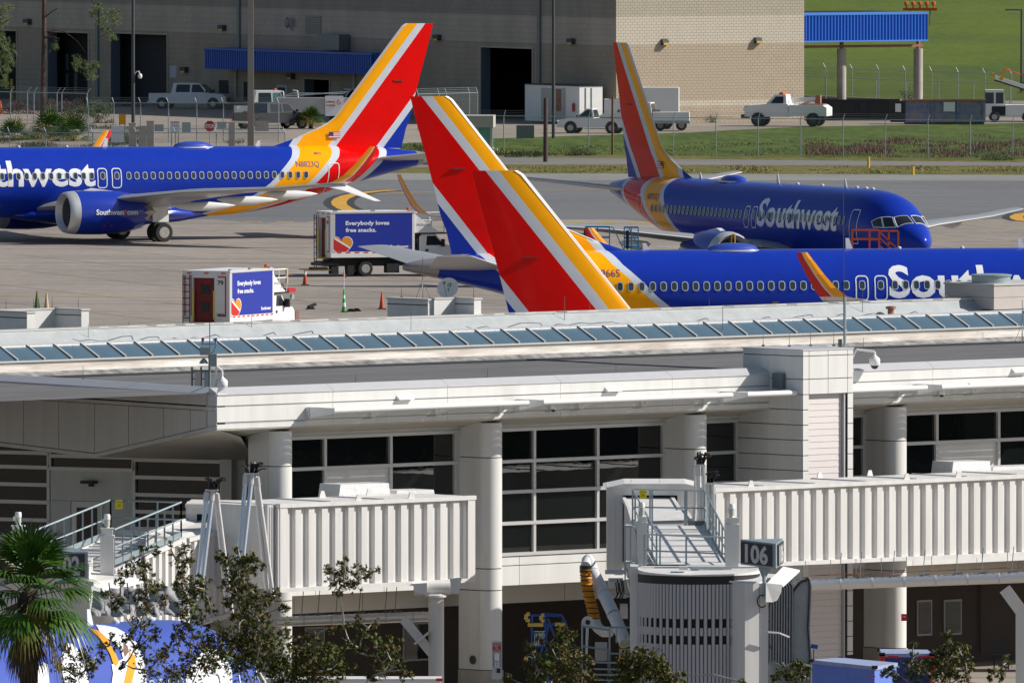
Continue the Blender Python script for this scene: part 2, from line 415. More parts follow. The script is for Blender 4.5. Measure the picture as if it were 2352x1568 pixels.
# concrete slabs, real pieces with recessed joints
SA = R(19); ex = V(cos(SA), sin(SA), 0); ey = V(-sin(SA), cos(SA), 0); SZ = 7.6
slab = MB(); slab.box(.04, .04, -.011, SZ-.04, SZ-.04, 0); slab_me = slab.mesh('slab', 'apron_concrete')
T1f = lambda x: T1[0].y + 0
import itertools
org = V(0, 850, 0); cnt = 0; rest = MB()
def inside(c):
    Yl = 330; 
    # far edge of the apron at this x
    for a, b in zip(T1[:-1], T1[1:]):
        if a.x <= c.x <= b.x: ye = a.y + (b.y-a.y)*(c.x-a.x)/(b.x-a.x); return c.y < ye-2, ye
    return False, 0
for i, j in itertools.product(range(-95, 95), range(-95, 45)):
    o0 = org + ex*i*SZ + ey*j*SZ; c = o0 + ex*SZ/2 + ey*SZ/2
    if c.y < 335 or abs(c.x) > 330: continue
    ok, ye = inside(c)
    if c.y > 945.5: continue
    inview = abs(c.x) < c.y*0.0335+2 and c.y > 765
    if inview and cnt < 290:
        cnt += 1; inst('slab', slab_me, apron, Matrix.Translation(o0+V(0,0,.004)) @ Matrix.Rotation(SA, 4, 'Z'))
    else:
        a = o0 + ex*.04 + ey*.04; w = SZ-.08
        rest.quad(a+V(0,0,.003), a+ex*w+V(0,0,.003), a+ex*w+ey*w+V(0,0,.003), a+ey*w+V(0,0,.003))
o = rest.build('slab_field', 'apron_concrete', apron, fix=False); stuff(o)
# painted lines
def line_on(name, pts, wpx, mname, dz=.012, h=0.0):
    """pts pixel polyline on the ground, width in metres"""
    P = [gr(x, y, h) for x, y in pts]; L = []; Rr = []
    for i, p in enumerate(P):
        d = (P[min(i+1, len(P)-1)] - P[max(i-1, 0)]).normalized(); nn = V(-d.y, d.x, 0)*wpx/2
        L.append(p+nn+V(0,0,dz)); Rr.append(p-nn+V(0,0,dz))
    mb = MB(); n = len(P); mb.add(L+Rr, [(i, i+1, n+i+1, n+i) for i in range(n-1)])
    return struct(mb.build(name, mname, fix=False))
cv = [(905,437),(860,440),(828,444),(800,450),(784,457),(778,464),(780,471),(792,479),(815,487),(850,494)]
line_on('taxiway_line', cv, 1.9, 'marking_black', .010); line_on('taxiway_line', cv, .95, 'marking_yellow', .014)
cv = [(2420,484),(2370,488),(2345,492),(2334,497),(2336,502),(2350,507),(2420,512)]
line_on('taxiway_line', cv, 1.7, 'marking_black', .010); line_on('taxiway_line', cv, .8, 'marking_yellow', .014)
for x in range(560, 2420, 74): line_on('taxiway_line', [(x,509.5+(x-560)*.0025),(x+42,509.6+(x-560)*.0025)], 1.0, 'marking_yellow', .012)
line_on('taxiway_line', [(860,446),(960,442),(1200,437),(1700,432)], .5, 'marking_yellow', .012)
line_on('taxiway_line', [(1100,423),(1700,420),(2352,424)], .3, 'marking_yellow', .012)
for a in ([(-40,680),(420,684),(700,688)], [(560,545),(700,543),(735,541)], [(860,571),(880,571)], [(540,745),(600,744)]):
    line_on('stand_line', a, .35, 'marking_yellow', .014)
# ---------------- hangar ----------------
HC = gr(1415, 285, HL); HA = R(31); HM = Matrix.Translation(HC) @ Matrix.Rotation(HA, 4, 'Z')
HX = V(cos(HA), sin(HA), 0); HY = V(-sin(HA), cos(HA), 0)
def hr(px, py, off=0.0):      # on the right face (local y = off): x, z
    d = ray(px, py); t = ((HC+HY*off)-CAM).dot(HY)/d.dot(HY); p = CAM+d*t-HC; return p.dot(HX), p.z
def hl(px, py, off=0.0):      # on the left face (local x = off): y, z
    d = ray(px, py); t = ((HC+HX*off)-CAM).dot(HX)/d.dot(HX); p = CAM+d*t-HC; return p.dot(HY), p.z
def block_mat(name, c, vert=False):
    m = bpy.data.materials.new(name); m.use_nodes = True; MATS[name] = m; n = m.node_tree.nodes; l = m.node_tree.links; b = n['Principled BSDF']; b.inputs['Roughness'].default_value = .9
    tc = n.new('ShaderNodeTexCoord'); sp = n.new('ShaderNodeSeparateXYZ'); cb = n.new('ShaderNodeCombineXYZ'); l.new(tc.outputs['Object'], sp.inputs[0]); l.new(sp.outputs[1], cb.inputs[0]); l.new(sp.outputs[2], cb.inputs[1])
    br = n.new('ShaderNodeTexBrick'); br.inputs['Scale'].default_value = 1; br.inputs['Brick Width'].default_value = .8; br.inputs['Row Height'].default_value = .4; br.inputs['Mortar Size'].default_value = .022
    br.inputs['Color1'].default_value = (*c, 1); br.inputs['Color2'].default_value = (*[x*.93 for x in c], 1); br.inputs['Mortar'].default_value = (*[x*.8 for x in c], 1); l.new(cb.outputs[0], br.inputs['Vector'])
    no = n.new('ShaderNodeTexNoise'); no.inputs['Scale'].default_value = .5; no.inputs['Detail'].default_value = 6; mp = n.new('ShaderNodeMapping'); mp.inputs['Scale'].default_value = (1,1,.25); l.new(tc.outputs['Object'], mp.inputs[0]); l.new(mp.outputs[0], no.inputs['Vector'])
    mr = n.new('ShaderNodeMapRange'); mr.inputs[1].default_value = .3; mr.inputs[2].default_value = .7; mr.inputs[3].default_value = .86; mr.inputs[4].default_value = 1.08; l.new(no.outputs[0], mr.inputs[0])
    sc = n.new('ShaderNodeVectorMath'); sc.operation = 'SCALE'; l.new(br.outputs[0], sc.inputs[0]); l.new(mr.outputs[0], sc.inputs['Scale']); l.new(sc.outputs[0], b.inputs['Base Color'])
block_mat('wall_tan', (.37,.31,.24)); block_mat('wall_light', (.47,.41,.34)); block_mat('wall_upper', (.31,.28,.245))
hg = thing('hangar_building', 'large beige block hangar with dark doorways across the top', 'hangar', mw=HM)
HTOP = 12.6; XR = hr(1847, 200)[0]; YLn = hl(-120, 100)[0]+30
# right face blocks
def zr(py): return hr(1415, py)[1]
bands = [(zr(284), zr(243), 'block_tan'), (zr(243), zr(236), 'block_light'), (zr(236), zr(105), 'block_tan'), (zr(105), zr(40), 'block_light'), (zr(40), HTOP, 'block_upper')]
core = MB(); core.box(.02, .012, 0, XR-.02, 7, HTOP); core.box(14, 6, 0, 15, YLn+40, HTOP); core.box(0, YLn+30, 0, 15, YLn+31, HTOP); core.build('wall_core', 'mortar', hg)
bw = XR/40; bh = .205; cnt = 0; bmes = {}; rest = {m: MB() for m in ('block_tan','block_light','block_upper')}
def block_me(m):
    if m not in bmes: mb = MB(); mb.box(.008, 0, .008, bw-.008, .02, bh-.008); bmes[m] = mb.mesh('block', m)
    return bmes[m]
r = 0; z = 0
while z < HTOP-.05:
    mid = z+bh/2; m = [b[2] for b in bands if b[0] <= mid < b[1]] or ['block_upper']; m = m[0]
    for k in range(40 if r % 2 == 0 else 39):
        x = k*bw + (0 if r % 2 == 0 else bw/2)
        if r % 2 and k == 0: rest[m].box(.0, -.002, z+.008, bw/2-.008, .02, z+bh-.008); rest[m].box(XR-bw/2+.008, -.002, z+.008, XR, .02, z+bh-.008)
        if 1.6 < z < 7 and cnt < 290 and k >= 13 and r % 1 == 0 and (k < 28): cnt += 1; inst('block', block_me(m), hg, Matrix.Translation((x, -random.uniform(0,.004), z)))
        else: rest[m].box(x+.012, -random.uniform(0,.004), z+.008, x+bw-.008, .02, z+bh-.008)
    z += bh; r += 1
for m, mb in rest.items(): stuff(mb.build('block_wall', m, hg, fix=False))
# left face with real openings
ops = sorted([(hl(38,72)[0], hl(-60,72)[0], hl(38,72)[1]), (hl(203,77)[0], hl(110,77)[0], hl(203,77)[1]), (hl(384,81)[0], hl(255,81)[0], hl(384,81)[1]), (hl(757,184)[0], hl(700,184)[0], hl(757,184)[1]), (hl(1223,113)[0], hl(1105,110)[0], hl(1223,113)[1])])
def lwall(z0, z1, m, off=0.0):
    segs = []; y = 0.0
    for a, b, zt in ops:
        if z0 < zt-.01:
            segs.append((y, a, z0, z1)); 
            if z1 > zt: segs.append((a, b, zt, z1))
            y = b
    segs.append((y, YLn, z0, z1))
    mb = MB()
    for a, b, q0, q1 in segs:
        if b > a: mb.quad((off, a, q0), (off, b, q0), (off, b, q1), (off, a, q1))
    return mb.build('wall', m, hg, fix=False)
zl1, zl2 = hl(1400, 105)[1], hl(1400, 42)[1]; zs = hl(1400, 236)[1]
lwall(0, zl1, 'wall_tan'); lwall(zl1, zl2, 'wall_light'); lwall(zl2, HTOP, 'wall_upper')
mb = MB(); mb.box(0, 0, HTOP, 40, YLn, HTOP+.3); mb.build('roof', 'galv_dark', hg)
for a, b, zt in ops:
    mb = MB(); mb.quad((0,a,0),(.8,a,0),(.8,a,zt),(0,a,zt)); mb.quad((0,b,0),(.8,b,0),(.8,b,zt),(0,b,zt)); mb.quad((0,a,zt),(0,b,zt),(.8,b,zt),(.8,a,zt)); mb.build('door_jamb', 'jamb_blue', hg, fix=False)
    mb = MB(); mb.box(1.62 if (b-a) > 4.5 and a > 55 else 9, a-2, 0, (1.66 if (b-a) > 4.5 and a > 55 else 9.1), b+14, zt+2); d = mb.build('door_interior', 'opening_shade', hg)  # near-black sheet paints the unlit inside of the doorway
    f = MB(); f.box(-.06, a-.14, 0, .02, a, zt+.12); f.box(-.06, b, 0, .02, b+.14, zt+.12); f.box(-.06, a, zt, .02, b, zt+.12); f.build('door_frame', 'wall_light', hg)
for k, x in enumerate((118, 136, 158, 178)):
    for yy, h in ((124, 38), (168, 44)):
        y0, z0 = hl(x, yy+h, 1.6); y1, z1 = hl(x-7, yy, 1.6); mb = MB(); mb.box(1.58, min(y0,y1), z0, 1.6, max(y0,y1), z1); mb.build('door_window', 'pane_grey', hg)
# fittings on the left face
def lbox(px0, py0, px1, py1, d0, d1, name, m, parent=None):
    a = hl(px0, py0, -d0 if 0 else 0); b = hl(px1, py1); mb = MB(); mb.box(-d1, min(a[0],b[0]), b[1], -d0, max(a[0],b[0]), a[1]); return mb.build(name, m, parent or hg)
for x, y in ((67,50),(514,64),(427,160),(672,175),(1008,86),(1316,95)):
    o = lbox(x-6, y-6, x+6, y+7, 0, .35, 'wall_lamp', 'pole_dark'); lbox(x-4, y+3, x+5, y+7, .35, .38, 'lamp_lens', 'safety_yellow', o)
for x, y in ((1525,97),(1739,93)):
    a = hr(x-7,y-7); b = hr(x+7,y+7); mb = MB(); mb.prism([(a[0],-.0,a[1]),(a[0],-.25,a[1]-.08),(a[0],-.33,b[1]),(a[0],0,b[1])], (b[0]-a[0],0,0)); o = mb.build('wall_lamp', 'pole_dark', hg); mb = MB(); mb.box(a[0]+.05,-.34,b[1]+.02,b[0]-.05,-.31,b[1]+.17); mb.build('lamp_lens', 'safety_yellow', o)
for x, y0, y1 in ((550,0,110),(225,0,222),(1240,0,200)): lbox(x-3, y0, x+3, y1, 0, .15, 'downspout', 'galv_dark')
for x, y0, y1 in ((543,156,255),(815,160,250)): lbox(x-3, y0, x+3, y1, 0, .15, 'downspout', 'wall_light')
lo = lbox(702, 36, 738, 80, 0, .03, 'vent', 'galv_dark')
for k in range(11): lbox(703, 38+k*3.9, 737, 40+k*3.9, .03, .08, 'louver', 'wall_light', lo)
lbox(755, 78, 805, 116, .1, 1.0, 'condenser', 'galv_dark')
o = lbox(391, 151, 406, 179, 0, .03, 'notice_board', 'sign_pale')
lbox(503, 184, 525, 222, 0, .02, 'window', 'opening_shade'); lbox(560, 188, 574, 232, 0, .02, 'window', 'opening_shade')
f = lbox(636, 195, 661, 240, 0, .05, 'door_frame', 'sign_pale'); lbox(640, 201, 656, 240, .05, .07, 'door', 'opening_shade', f)
mb = MB(); yy, zz = hl(672, 52); mb.lathe([(.01,0),(.3,.04),(.42,.12)], 16, (-.6, yy, zz), 'X'); mb.tube((-.5,yy,zz),(0,yy,zz-.6),.03,5); mb.build('wall_dish', 'galv_dark', hg)
def rib_fascia(parent, x0, y0, x1, y1, z0, z1, n, m, flip=1, name='fascia'):
    A = V(x0,y0,0); B = V(x1,y1,0); d = (B-A); L = d.length; d.normalize(); nn = V(d.y,-d.x,0)*flip; prof = []
    for k in range(n):
        for a, o in ((0,0),(.3,0),(.42,1),(.85,1)): prof.append(A+d*((k+a)/n*L)+nn*(.10*(1-o)))
    prof.append(B+nn*.10); mb = MB(); q = len(prof); mb.add([V(p.x,p.y,z0) for p in prof]+[V(p.x,p.y,z1) for p in prof], [(i,i+1,q+i+1,q+i) for i in range(q-1)])
    return mb.build(name, m, parent, fix=False)
ya, za = hl(912, 120); yb_, zb_2 = hl(526, 112); _, z0 = hl(600, 160)
cb_ = MB(); cb_.box(-2.0, ya, z0, -.05, yb_, z0+ (hl(600,115)[1]-z0)); can = cb_.build('awning', 'canopy_blue', hg)
rib_fascia(can, -2.03, yb_, -2.03, ya, z0, hl(600,116)[1], 74, 'canopy_blue', 1)
mb = MB(); mb.box(-2.2, ya, hl(600,116)[1], -.02, yb_, hl(600,112)[1]); mb.build('trim', 'canopy_blue', can)
BL = ['at the far left doorway edge', 'left of the tall pine trunk', 'just left of the third doorway', 'inside the view of the third doorway', 'by the steps left of the big doorway', 'at the left jamb of the big doorway', 'below the middle of the blue awning', 'right of the round palm near the leftmost jet']
# bollards at the doors
for k, x in enumerate((28,85,195,240,276,1028,590,840)):
    y = 222 if x < 300 else (240 if x < 600 else 262)
    p = gr(x, y+6, HL); mb = MB(); mb.lathe([(.13,0),(.13,1.5),(.10,1.58),(.01,1.6)], 10); t = mb.build('bollard', 'safety_yellow'); t.location = p; tag(t, 'yellow bollard ' + BL[k], 'bollard', 'yellow bollards by the hangar doors')
# blue canopy on columns at the right of the hangar
cn = thing('canopy', 'blue corrugated canopy on two round concrete columns', 'canopy', mw=HM)
x0, zt = hr(1847, 31, .8); x1, _ = hr(2129, 29, .8); zbm = hr(1847, 97, .8)[1]
rib_fascia(cn, XR+.02, .8, x1, .8, zbm+.05, zt-.1, 40, 'canopy_bright', 1)
mb = MB(); mb.box(XR+.02, .85, zbm, x1, 8, zt-.05); mb.build('roof', 'canopy_blue', cn)
mb = MB(); mb.box(XR+.02, .68, zt-.16, x1+.06, 8.05, zt); mb.build('top_trim', 'canopy_light', cn)
mb = MB(); mb.box(XR+.02, .68, zbm-.02, x1+.06, .9, zbm+.08); mb.build('bottom_trim', 'canopy_light', cn)
for xx in (1933, 2109):
    u, _ = hr(xx, 150, 2.2); mb = MB(); mb.tube((u, 2.2, 0), (u, 2.2, hr(xx,112,2.2)[1]), .34, 20); mb.build('column', 'concrete_col', cn, smooth=40)
    mb = MB(); mb.tube((u, 2.2, hr(xx,112,2.2)[1]), (u, 2.2, zbm), .15, 10); mb.build('post_head', 'steel_rust', cn)
zz = hr(1900, 107, 2.2)[1]; mb = MB(); mb.box(XR, 2.05, zz-.1, hr(2118,107,2.2)[0], 2.35, zz+.08); mb.build('beam', 'steel_rust', cn)
# ---------------- poles ----------------
def pole(name, label, cat, x, y0, y1, h, r, m, r2=None, square=False):
    p = gr(x, y1, h); s = sc_at(p.y); H = (y1-y0)/s; mb = MB()
    if square: mb.loft([[V(a*r,b*r,0) for a, b in ((-1,-1),(1,-1),(1,1),(-1,1))], [V(a*(r2 or r),b*(r2 or r),H) for a, b in ((-1,-1),(1,-1),(1,1),(-1,1))]])
    else: mb.tube((0,0,0),(0,0,H), r, 10, r2=r2)
    o = mb.build(name, m, smooth=40); o.location = p; tag(o, label, cat); return o, p, s
pole('light_pole', 'thick square tan pole rising behind the leftmost jet', 'pole', 576, -200, 395, 0, .22, 'conc_pole', .16, True)
o, p, s = pole('light_pole', 'dark round pole with a dome camera at the left', 'pole', 306, -200, 330, HL, .13, 'pole_dark', .09)
mb = MB(); H = (330-166)/s; mb.path([(0,0,H-.25),(.2,-.05,H+.0),(.38,-.05,H+.08),(.46,-.05,H-.1)], .04, 6); mb.lathe([(.02,H-.08),(.12,H-.14),(.15,H-.3),(.10,H-.42),(.01,H-.45)], 12, (.48,-.05,0)); mb.build('pole_camera', 'white_paint', o)
pole('light_pole', 'dark slim pole before the white storage container', 'pole', 1271, -200, 318, HL, .12, 'pole_dark', .09)
pole('wooden_post', 'short dark wooden post on the grass bank', 'post', 1253, 225, 372, 0, .16, 'wood_pole', .13)
pole('wooden_post', 'thin brown wooden post right of the dark pole', 'post', 1407, 222, 356, .2, .09, 'wood_tan', .08)
o, p, s = pole('street_lamp', 'dark street lamp on the far grass at the right edge', 'lamp', 2346, 23, 215, HL+1, .09, 'pole_dark', .07)
mb = MB(); H = (215-23)/s; mb.cbox(-.6,0,H,1.3,.3,.12); mb.build('lamp_head', 'galv_dark', o)
mb = MB(); p = gr(2113, 60, HL+1); s = sc_at(p.y); w = 78/s
mb.box(-w/2,0,0,w/2,.15,.25); t = thing('approach_lights', 'row of five red lights on an orange bar in the far field', 'light bar', p+V(0,0,(60-25)/s)); mb.build('bar', 'orange_paint', t)
for k in range(5): mb = MB(); x = -w/2+w*(k+.5)/5; mb.lathe([(.08,.25),(.08,.5),(.2,.55),(.2,.8),(.01,.9)], 8, (x,0,0)); mb.build('lamp', 'orange_paint', t)
for k in (-.3,.3): mb = MB(); mb.tube((w*k,.05,0),(w*k,.05,-(60-25)/s),.06,6); mb.build('leg', 'galv_dark', t)
# ---------------- fences ----------------
def mesh_mat():
    m = bpy.data.materials.new('chain_link'); m.use_nodes = True; MATS['chain_link'] = m; n = m.node_tree.nodes; l = m.node_tree.links
    b = n['Principled BSDF']; b.inputs['Base Color'].default_value = (.30,.33,.33,1); b.inputs['Metallic'].default_value = .3; b.inputs['Roughness'].default_value = .5
    b.inputs['Alpha'].default_value = .13
mesh_mat()
def fence(label, line, xs, hgt, h=0.0, arm=0, r=.035, m='galv', wires=True, mid=False):
    """line: two pixel base points; xs: post pixels"""
    (xa, ya), (xb, yb) = line; f = lambda x: ya+(yb-ya)*(x-xa)/(xb-xa)
    hh = h if callable(h) else (lambda x: h)
    P = [gr(x, f(x), hh(x)) for x in xs]; t = thing('chain_link_fence', label, 'fence', P[0]); o = P[0]
    for p in P:
        q = p-o; mb = MB(); mb.tube(q, q+V(0,0,hgt), r, 6)
        if arm: mb.tube(q+V(0,0,hgt), q+V(arm,-.05,hgt+.38), r*.8, 5)
        mb.build('post', m, t)
    for a, b in zip(P[:-1], P[1:]):
        a = a-o; b = b-o; mb = MB(); mb.tube(a+V(0,0,hgt), b+V(0,0,hgt), r*.7, 5); mb.build('top_rail', m, t)
        if mid: mb = MB(); mb.tube(a+V(0,0,hgt*.35), b+V(0,0,hgt*.35), r*.6, 5); mb.build('mid_rail', m, t)
        mb = MB(); mb.quad(a, b, b+V(0,0,hgt), a+V(0,0,hgt)); mb.build('mesh_panel', 'chain_link', t, fix=False)
        if arm and wires:
            for k in (.3,.65,1): mb = MB(); mb.tube(a+V(arm*k,0,hgt+.38*k), b+V(arm*k,0,hgt+.38*k), .008, 3); mb.build('barbed_wire', m, t)
    return t
fence('long chain link fence along the grass bank, right side', ((1137,353),(2352,366)), [1157+97.4*k for k in range(-1, 14)], 2.6, 0, .12)
fence('chain link fence just behind the leftmost jet', ((0,394),(660,394)), [-70,22,106,213,313,403,497,580,655], 2.55, 0, -.15)
fence('double gate fence behind the leftmost jet, middle', ((200,328),(660,328)), [203,262,323,387,452,513,582,640], 2.75, HL, -.15, mid=True)
fence('rear fence with angled arms behind the tall pine, left', ((0,282),(200,286)), [-30,24,63,78,131,142,200], 2.25, HL, .25)
fence('rear fence with angled arms before the blue canopy, further', ((1847,222),(2352,240)), [1835+61*k for k in range(0, 10)], 2.3, HL, -.2)
fence('rear fence with angled arms before the blue canopy, nearer', ((1847,236),(2352,256)), [1845,1897,2012,2082,2156,2236,2320,2400], 2.0, HL, .2)
fence('short fence left of the guard booth', ((960,300),(1100,296)), [960,1008,1025,1078,1097], 2.6, HL, -.12)
mb = MB(); a, b = gr(1700,226,HL), gr(2060,240,HL); mb.bar(a+V(0,0,.2), b+V(0,0,.2), .3, .45); o = mb.build('kerb_wall', 'concrete_col'); tag(o, 'low pale concrete barrier behind the dumpsters', 'barrier')
# gate pillars, boards and signs at left
def board(name, label, cat, px0, py0, px1, py1, m, base, h=HL, legs=True, depth=.05, texts=()):
    p = gr((px0+px1)/2, base, h); s = sc_at(p.y); t = thing(name, label, cat, p); Z = lambda y: (base-y)/s; X = lambda x: (x-(px0+px1)/2)/s
    mb = MB(); mb.box(X(px0), -depth/2, Z(py1), X(px1), depth/2, Z(py0)); mb.build('panel', m, t)
    if legs:
        for q in (.15,.85): mb = MB(); x = X(px0+(px1-px0)*q); mb.tube((x,.05,0),(x,.05,Z(py1)),.035,5); mb.build('post', 'galv_dark', t)
    for tx, y, hh, mm, ww in texts: text_on(tx, (0,-depth/2-.01,Z(y)), (1,0,0), (0,0,1), hh, mm, t, width=ww, center=True, bold=.02)
    return t, s
board('notice_sign', 'orange two-part sign above the white board', 'sign', 273, 263, 289, 286, 'sign_orange', 335)
board('white_board', 'large blank white board behind the leftmost jet', 'board', 255, 289, 285, 327, 'sign_white', 337, depth=.3)
board('notice_sign', 'white notice with a red heading left of the stop sign', 'sign', 391, 279, 413, 305, 'sign_white', 335, texts=(('NO ENTRY',283,.1,'sign_red',.55),('AUTHORIZED',290,.05,'sign_red',.5),('ONLY',297,.05,'sign_red',.3)))
for k, (a, b, c, d, lab) in enumerate(((354,286,376,302,'pale green panel on the gate left of the notice'),(418,281,438,304,'grey panel on the gate left of the stop sign'),(499,280,520,295,'grey panel on the gate right of the stop sign'),(586,278,617,301,'pale panel on the gate right of the thick pole'))): board('gate_board', lab, 'panel', a, b, c, d, 'galv' if k != 3 else 'concrete_col', 333, legs=False)
for x0, x1, y0, lab in ((337,354,280,'tall dark concrete gate pillar behind the leftmost jet'),(318,336,292,'pale low concrete gate pillar'),(296,312,285,'brown low gate pillar beside the dark pole'),(525,540,283,'concrete gate pillar right of the stop sign')):
    p = gr((x0+x1)/2, 345, HL*.6); s = sc_at(p.y); mb = MB(); w = (x1-x0)/s/2; mb.box(-w,-w,0,w,w,(345-y0)/s); mb.box(-w*1.1,-w*1.1,(345-y0)/s,w*1.1,w*1.1,(345-y0)/s+.08); o = mb.build('gate_pillar', 'concrete_col'); o.location = p; tag(o, lab, 'pillar')
p = gr(482, 335, HL); s = sc_at(p.y); t = thing('stop_sign', 'red octagonal STOP sign behind the leftmost jet', 'stop sign', p); Z = (335-290)/s
mb = MB(); mb.prism([(.41*cos(pi/8+k*pi/4), 0, Z+.41*sin(pi/8+k*pi/4)) for k in range(8)], (0,.02,0)); mb.build('rim', 'letter_white', t)
mb = MB(); mb.prism([(.38*cos(pi/8+k*pi/4), -.01, Z+.38*sin(pi/8+k*pi/4)) for k in range(8)], (0,.01,0)); mb.build('face', 'stop_red', t)
text_on('STOP', (0,-.02,Z-.12), (1,0,0), (0,0,1), .25, 'letter_white', t, width=.6, center=True, bold=.03); mb = MB(); mb.tube((0,.05,0),(0,.05,Z+.3),.035,6); mb.build('post', 'galv', t)
board('notice_sign', 'small green road sign by the yellow tail band', 'sign', 727, 302, 742, 316, 'sign_green', 345, legs=False)
# guard booth
t = thing('guard_booth', 'beige guard booth with green glass at the taxiway edge', 'booth', gr(1075, 378, 0), R(-3)); s = sc_at(gr(1075,378,0).y); Z = lambda y: (378-y)/s; X = lambda x: (x-1075)/s
mb = MB(); mb.box(X(995),0,Z(293),X(1133),3,Z(266)); mb.build('roof', 'booth_beige', t); mb = MB(); mb.box(X(995),.2,Z(378),X(1130),2.8,Z(341)); mb.build('base', 'booth_beige', t)
mb = MB(); mb.box(X(990),-.25,Z(346),X(1143),.1,Z(341)); mb.build('ledge', 'bar_white_far', t)
mb = MB(); mb.box(X(1000),.3,Z(341),X(1128),2.7,Z(293)); mb.build('glass', 'booth_glass', t)
for x in (1000,1030,1063,1096,1128): mb = MB(); mb.box(X(x)-.09,.18,Z(341),X(x)+.09,.35,Z(293)); mb.build('mullion', 'booth_beige', t)
# ---------------- vehicles in the lot ----------------
def vehicle_frame(name, label, cat, px, py, az, h=HL, group=None): return thing(name, label, cat, gr(px, py, h), az, group)
def pickup(label, px, py, az, col, L=5.6, Wd=1.95, H=1.85, crew=True, group='pickup trucks in the service lot', glass='car_glass', name='pickup_truck', bed='black', box=None):
    t = vehicle_frame(name, label, 'pickup truck', px, py, az, group=group); w = Wd/2; x0 = -L/2
    c0 = x0+(1.75 if crew else 2.35); c1 = x0+L-1.35
    prof = [(x0,.55),(x0+.02,1.12),(c0,1.14),(c1,1.16),(x0+L-.25,1.05),(x0+L,.9),(x0+L+.02,.5),(x0+L-.1,.42),(x0+.1,.45)]
    prof = [(a, b*H/1.85) for a, b in prof]
    mb = MB(); mb.prism([(a,-w,b) for a, b in prof], (0,Wd,0)); b_ = mb.build('body', col, t)
    mb = MB(); zb0 = 1.13*H/1.85; mb.loft([[V(c0,-w*.97,zb0),V(c1+.1,-w*.97,zb0),V(c1+.1,w*.97,zb0),V(c0,w*.97,zb0)],[V(c0+.15,-w*.78,H),V(c1-.75,-w*.78,H),V(c1-.75,w*.78,H),V(c0+.15,w*.78,H)]]); mb.build('cab', col, t)
    for s in (-1,1):
        y0, y1 = s*(w*.97+.004), s*(w*.80+.004); q = lambda x, f: V(x, y0+(y1-y0)*f, zb0+(H-zb0)*f)
        mids = [(.12,.50),(.55,.92)] if crew else [(.12,.92)]
        for a, b in mids:
            xa, xb = c0+(c1-c0)*a, c0+(c1-c0)*b; ta = xa+.08*(1-a); tb2 = min(xb, c1-.72+.0) if b > .6 else xb
            mb = MB(); mb.quad(q(xa,.1), q(xb,.1), q(tb2,.86), q(ta,.86)); mb.build('side_window', glass, t, fix=False)
    mb = MB(); a = V(c1+.115,-w*.85,zb0+.04); mb.quad(a, V(a.x,w*.85,a.z), V(c1-.70,w*.7,H-.05), V(c1-.70,-w*.7,H-.05)); mb.build('windscreen', glass, t, fix=False)
    mb = MB(); mb.quad((c0-.01,-w*.85,zb0+.06),(c0-.01,w*.85,zb0+.06),(c0+.12,w*.7,H-.08),(c0+.12,-w*.7,H-.08)); mb.build('rear_window', glass, t, fix=False)
    if bed: mb = MB(); mb.box(x0+.08,-w+.12,zb0+.005,c0-.06,w-.12,zb0+.02); mb.build('bed', bed, t)  # dark sheet on the closed body paints the shaded bed cavity
    for sx in (x0+1.05, x0+L-.95):
        for s in (-1,1):
            mb = MB(); mb.lathe([(.01,0),(.46,0),(.46,.02)], 18, (sx, s*(w+.002)-(.01 if s>0 else .01), .42), 'Y'); mb.build('wheel_arch', 'black', t); wheel(t, sx, s*(w-.08), .39, .39, .25)
    for s in (-1,1):
        mb = MB(); mb.box(x0-.03, s*w-s*.02, .75, x0+.05, s*(w-.2), 1.08); mb.build('tail_light', 'stop_red', t); mb = MB(); mb.box(x0+L-.02, s*w-s*.02, .75, x0+L+.03, s*(w-.3), .93); mb.build('headlight', 'letter_white', t)
    mb = MB(); mb.box(x0+L-.0,-w*.6,.55,x0+L+.04,w*.6,.9); mb.build('grille', 'black', t); mb = MB(); mb.box(x0-.1,-w,.45,x0,w,.6); mb.box(x0+L,-w,.42,x0+L+.1,w,.56); mb.build('bumpers', 'chrome', t)
    for s in (-1,1): mb = MB(); mb.cbox(c1-.1, s*(w+.1), zb0+.15, .1,.18,.18); mb.build('mirror', 'black', t)
    return t
pickup('white crew cab pickup parked before the dark hangar doorway, left', 437, 250, R(-14), 'white_paint', L=6.0, H=1.95, crew=True)
pickup('dark grey pickup seen from behind, beside the round palm', 625, 296, R(38), 'car_dark', L=5.8, H=1.9)
pickup('small white pickup facing left below the white container', 1366, 306, R(180-14), 'white_paint', L=5.0, H=1.75, Wd=1.8, crew=False)
pickup('white pickup half behind the right tail fin', 1470, 296, R(180-12), 'white_paint', L=5.6, H=1.9, crew=True)
pickup('white pickup half hidden behind the leftmost tail fin', 820, 262, R(200), 'white_paint', L=5.6, H=1.9)
t = vehicle_frame('cab_truck', 'white cab-over work truck behind the dark grey pickup', 'truck', 613, 282, R(10))
mb = MB(); mb.loft([[V(-1.1,-1,.7),V(1.1,-1,.7),V(1.1,1,.7),V(-1.1,1,.7)],[V(-1.1,-1,1.5),V(1.15,-1,1.5),V(1.15,1,1.5),V(-1.1,1,1.5)],[V(-.9,-.9,2.35),V(.85,-.9,2.35),V(.85,.9,2.35),V(-.9,.9,2.35)]]); mb.build('cab', 'white_paint', t)
mb = MB(); mb.quad((-.8,-1.0,1.5),(.2,-1.0,1.5),(.15,-.93,2.2),(-.75,-.93,2.2)); mb.build('side_window', 'car_glass', t, fix=False); mb = MB(); mb.quad((.3,-1.0,1.5),(1.0,-1.0,1.5),(.8,-.93,2.2),(.3,-.93,2.2)); mb.build('side_window', 'booth_glass', t, fix=False)
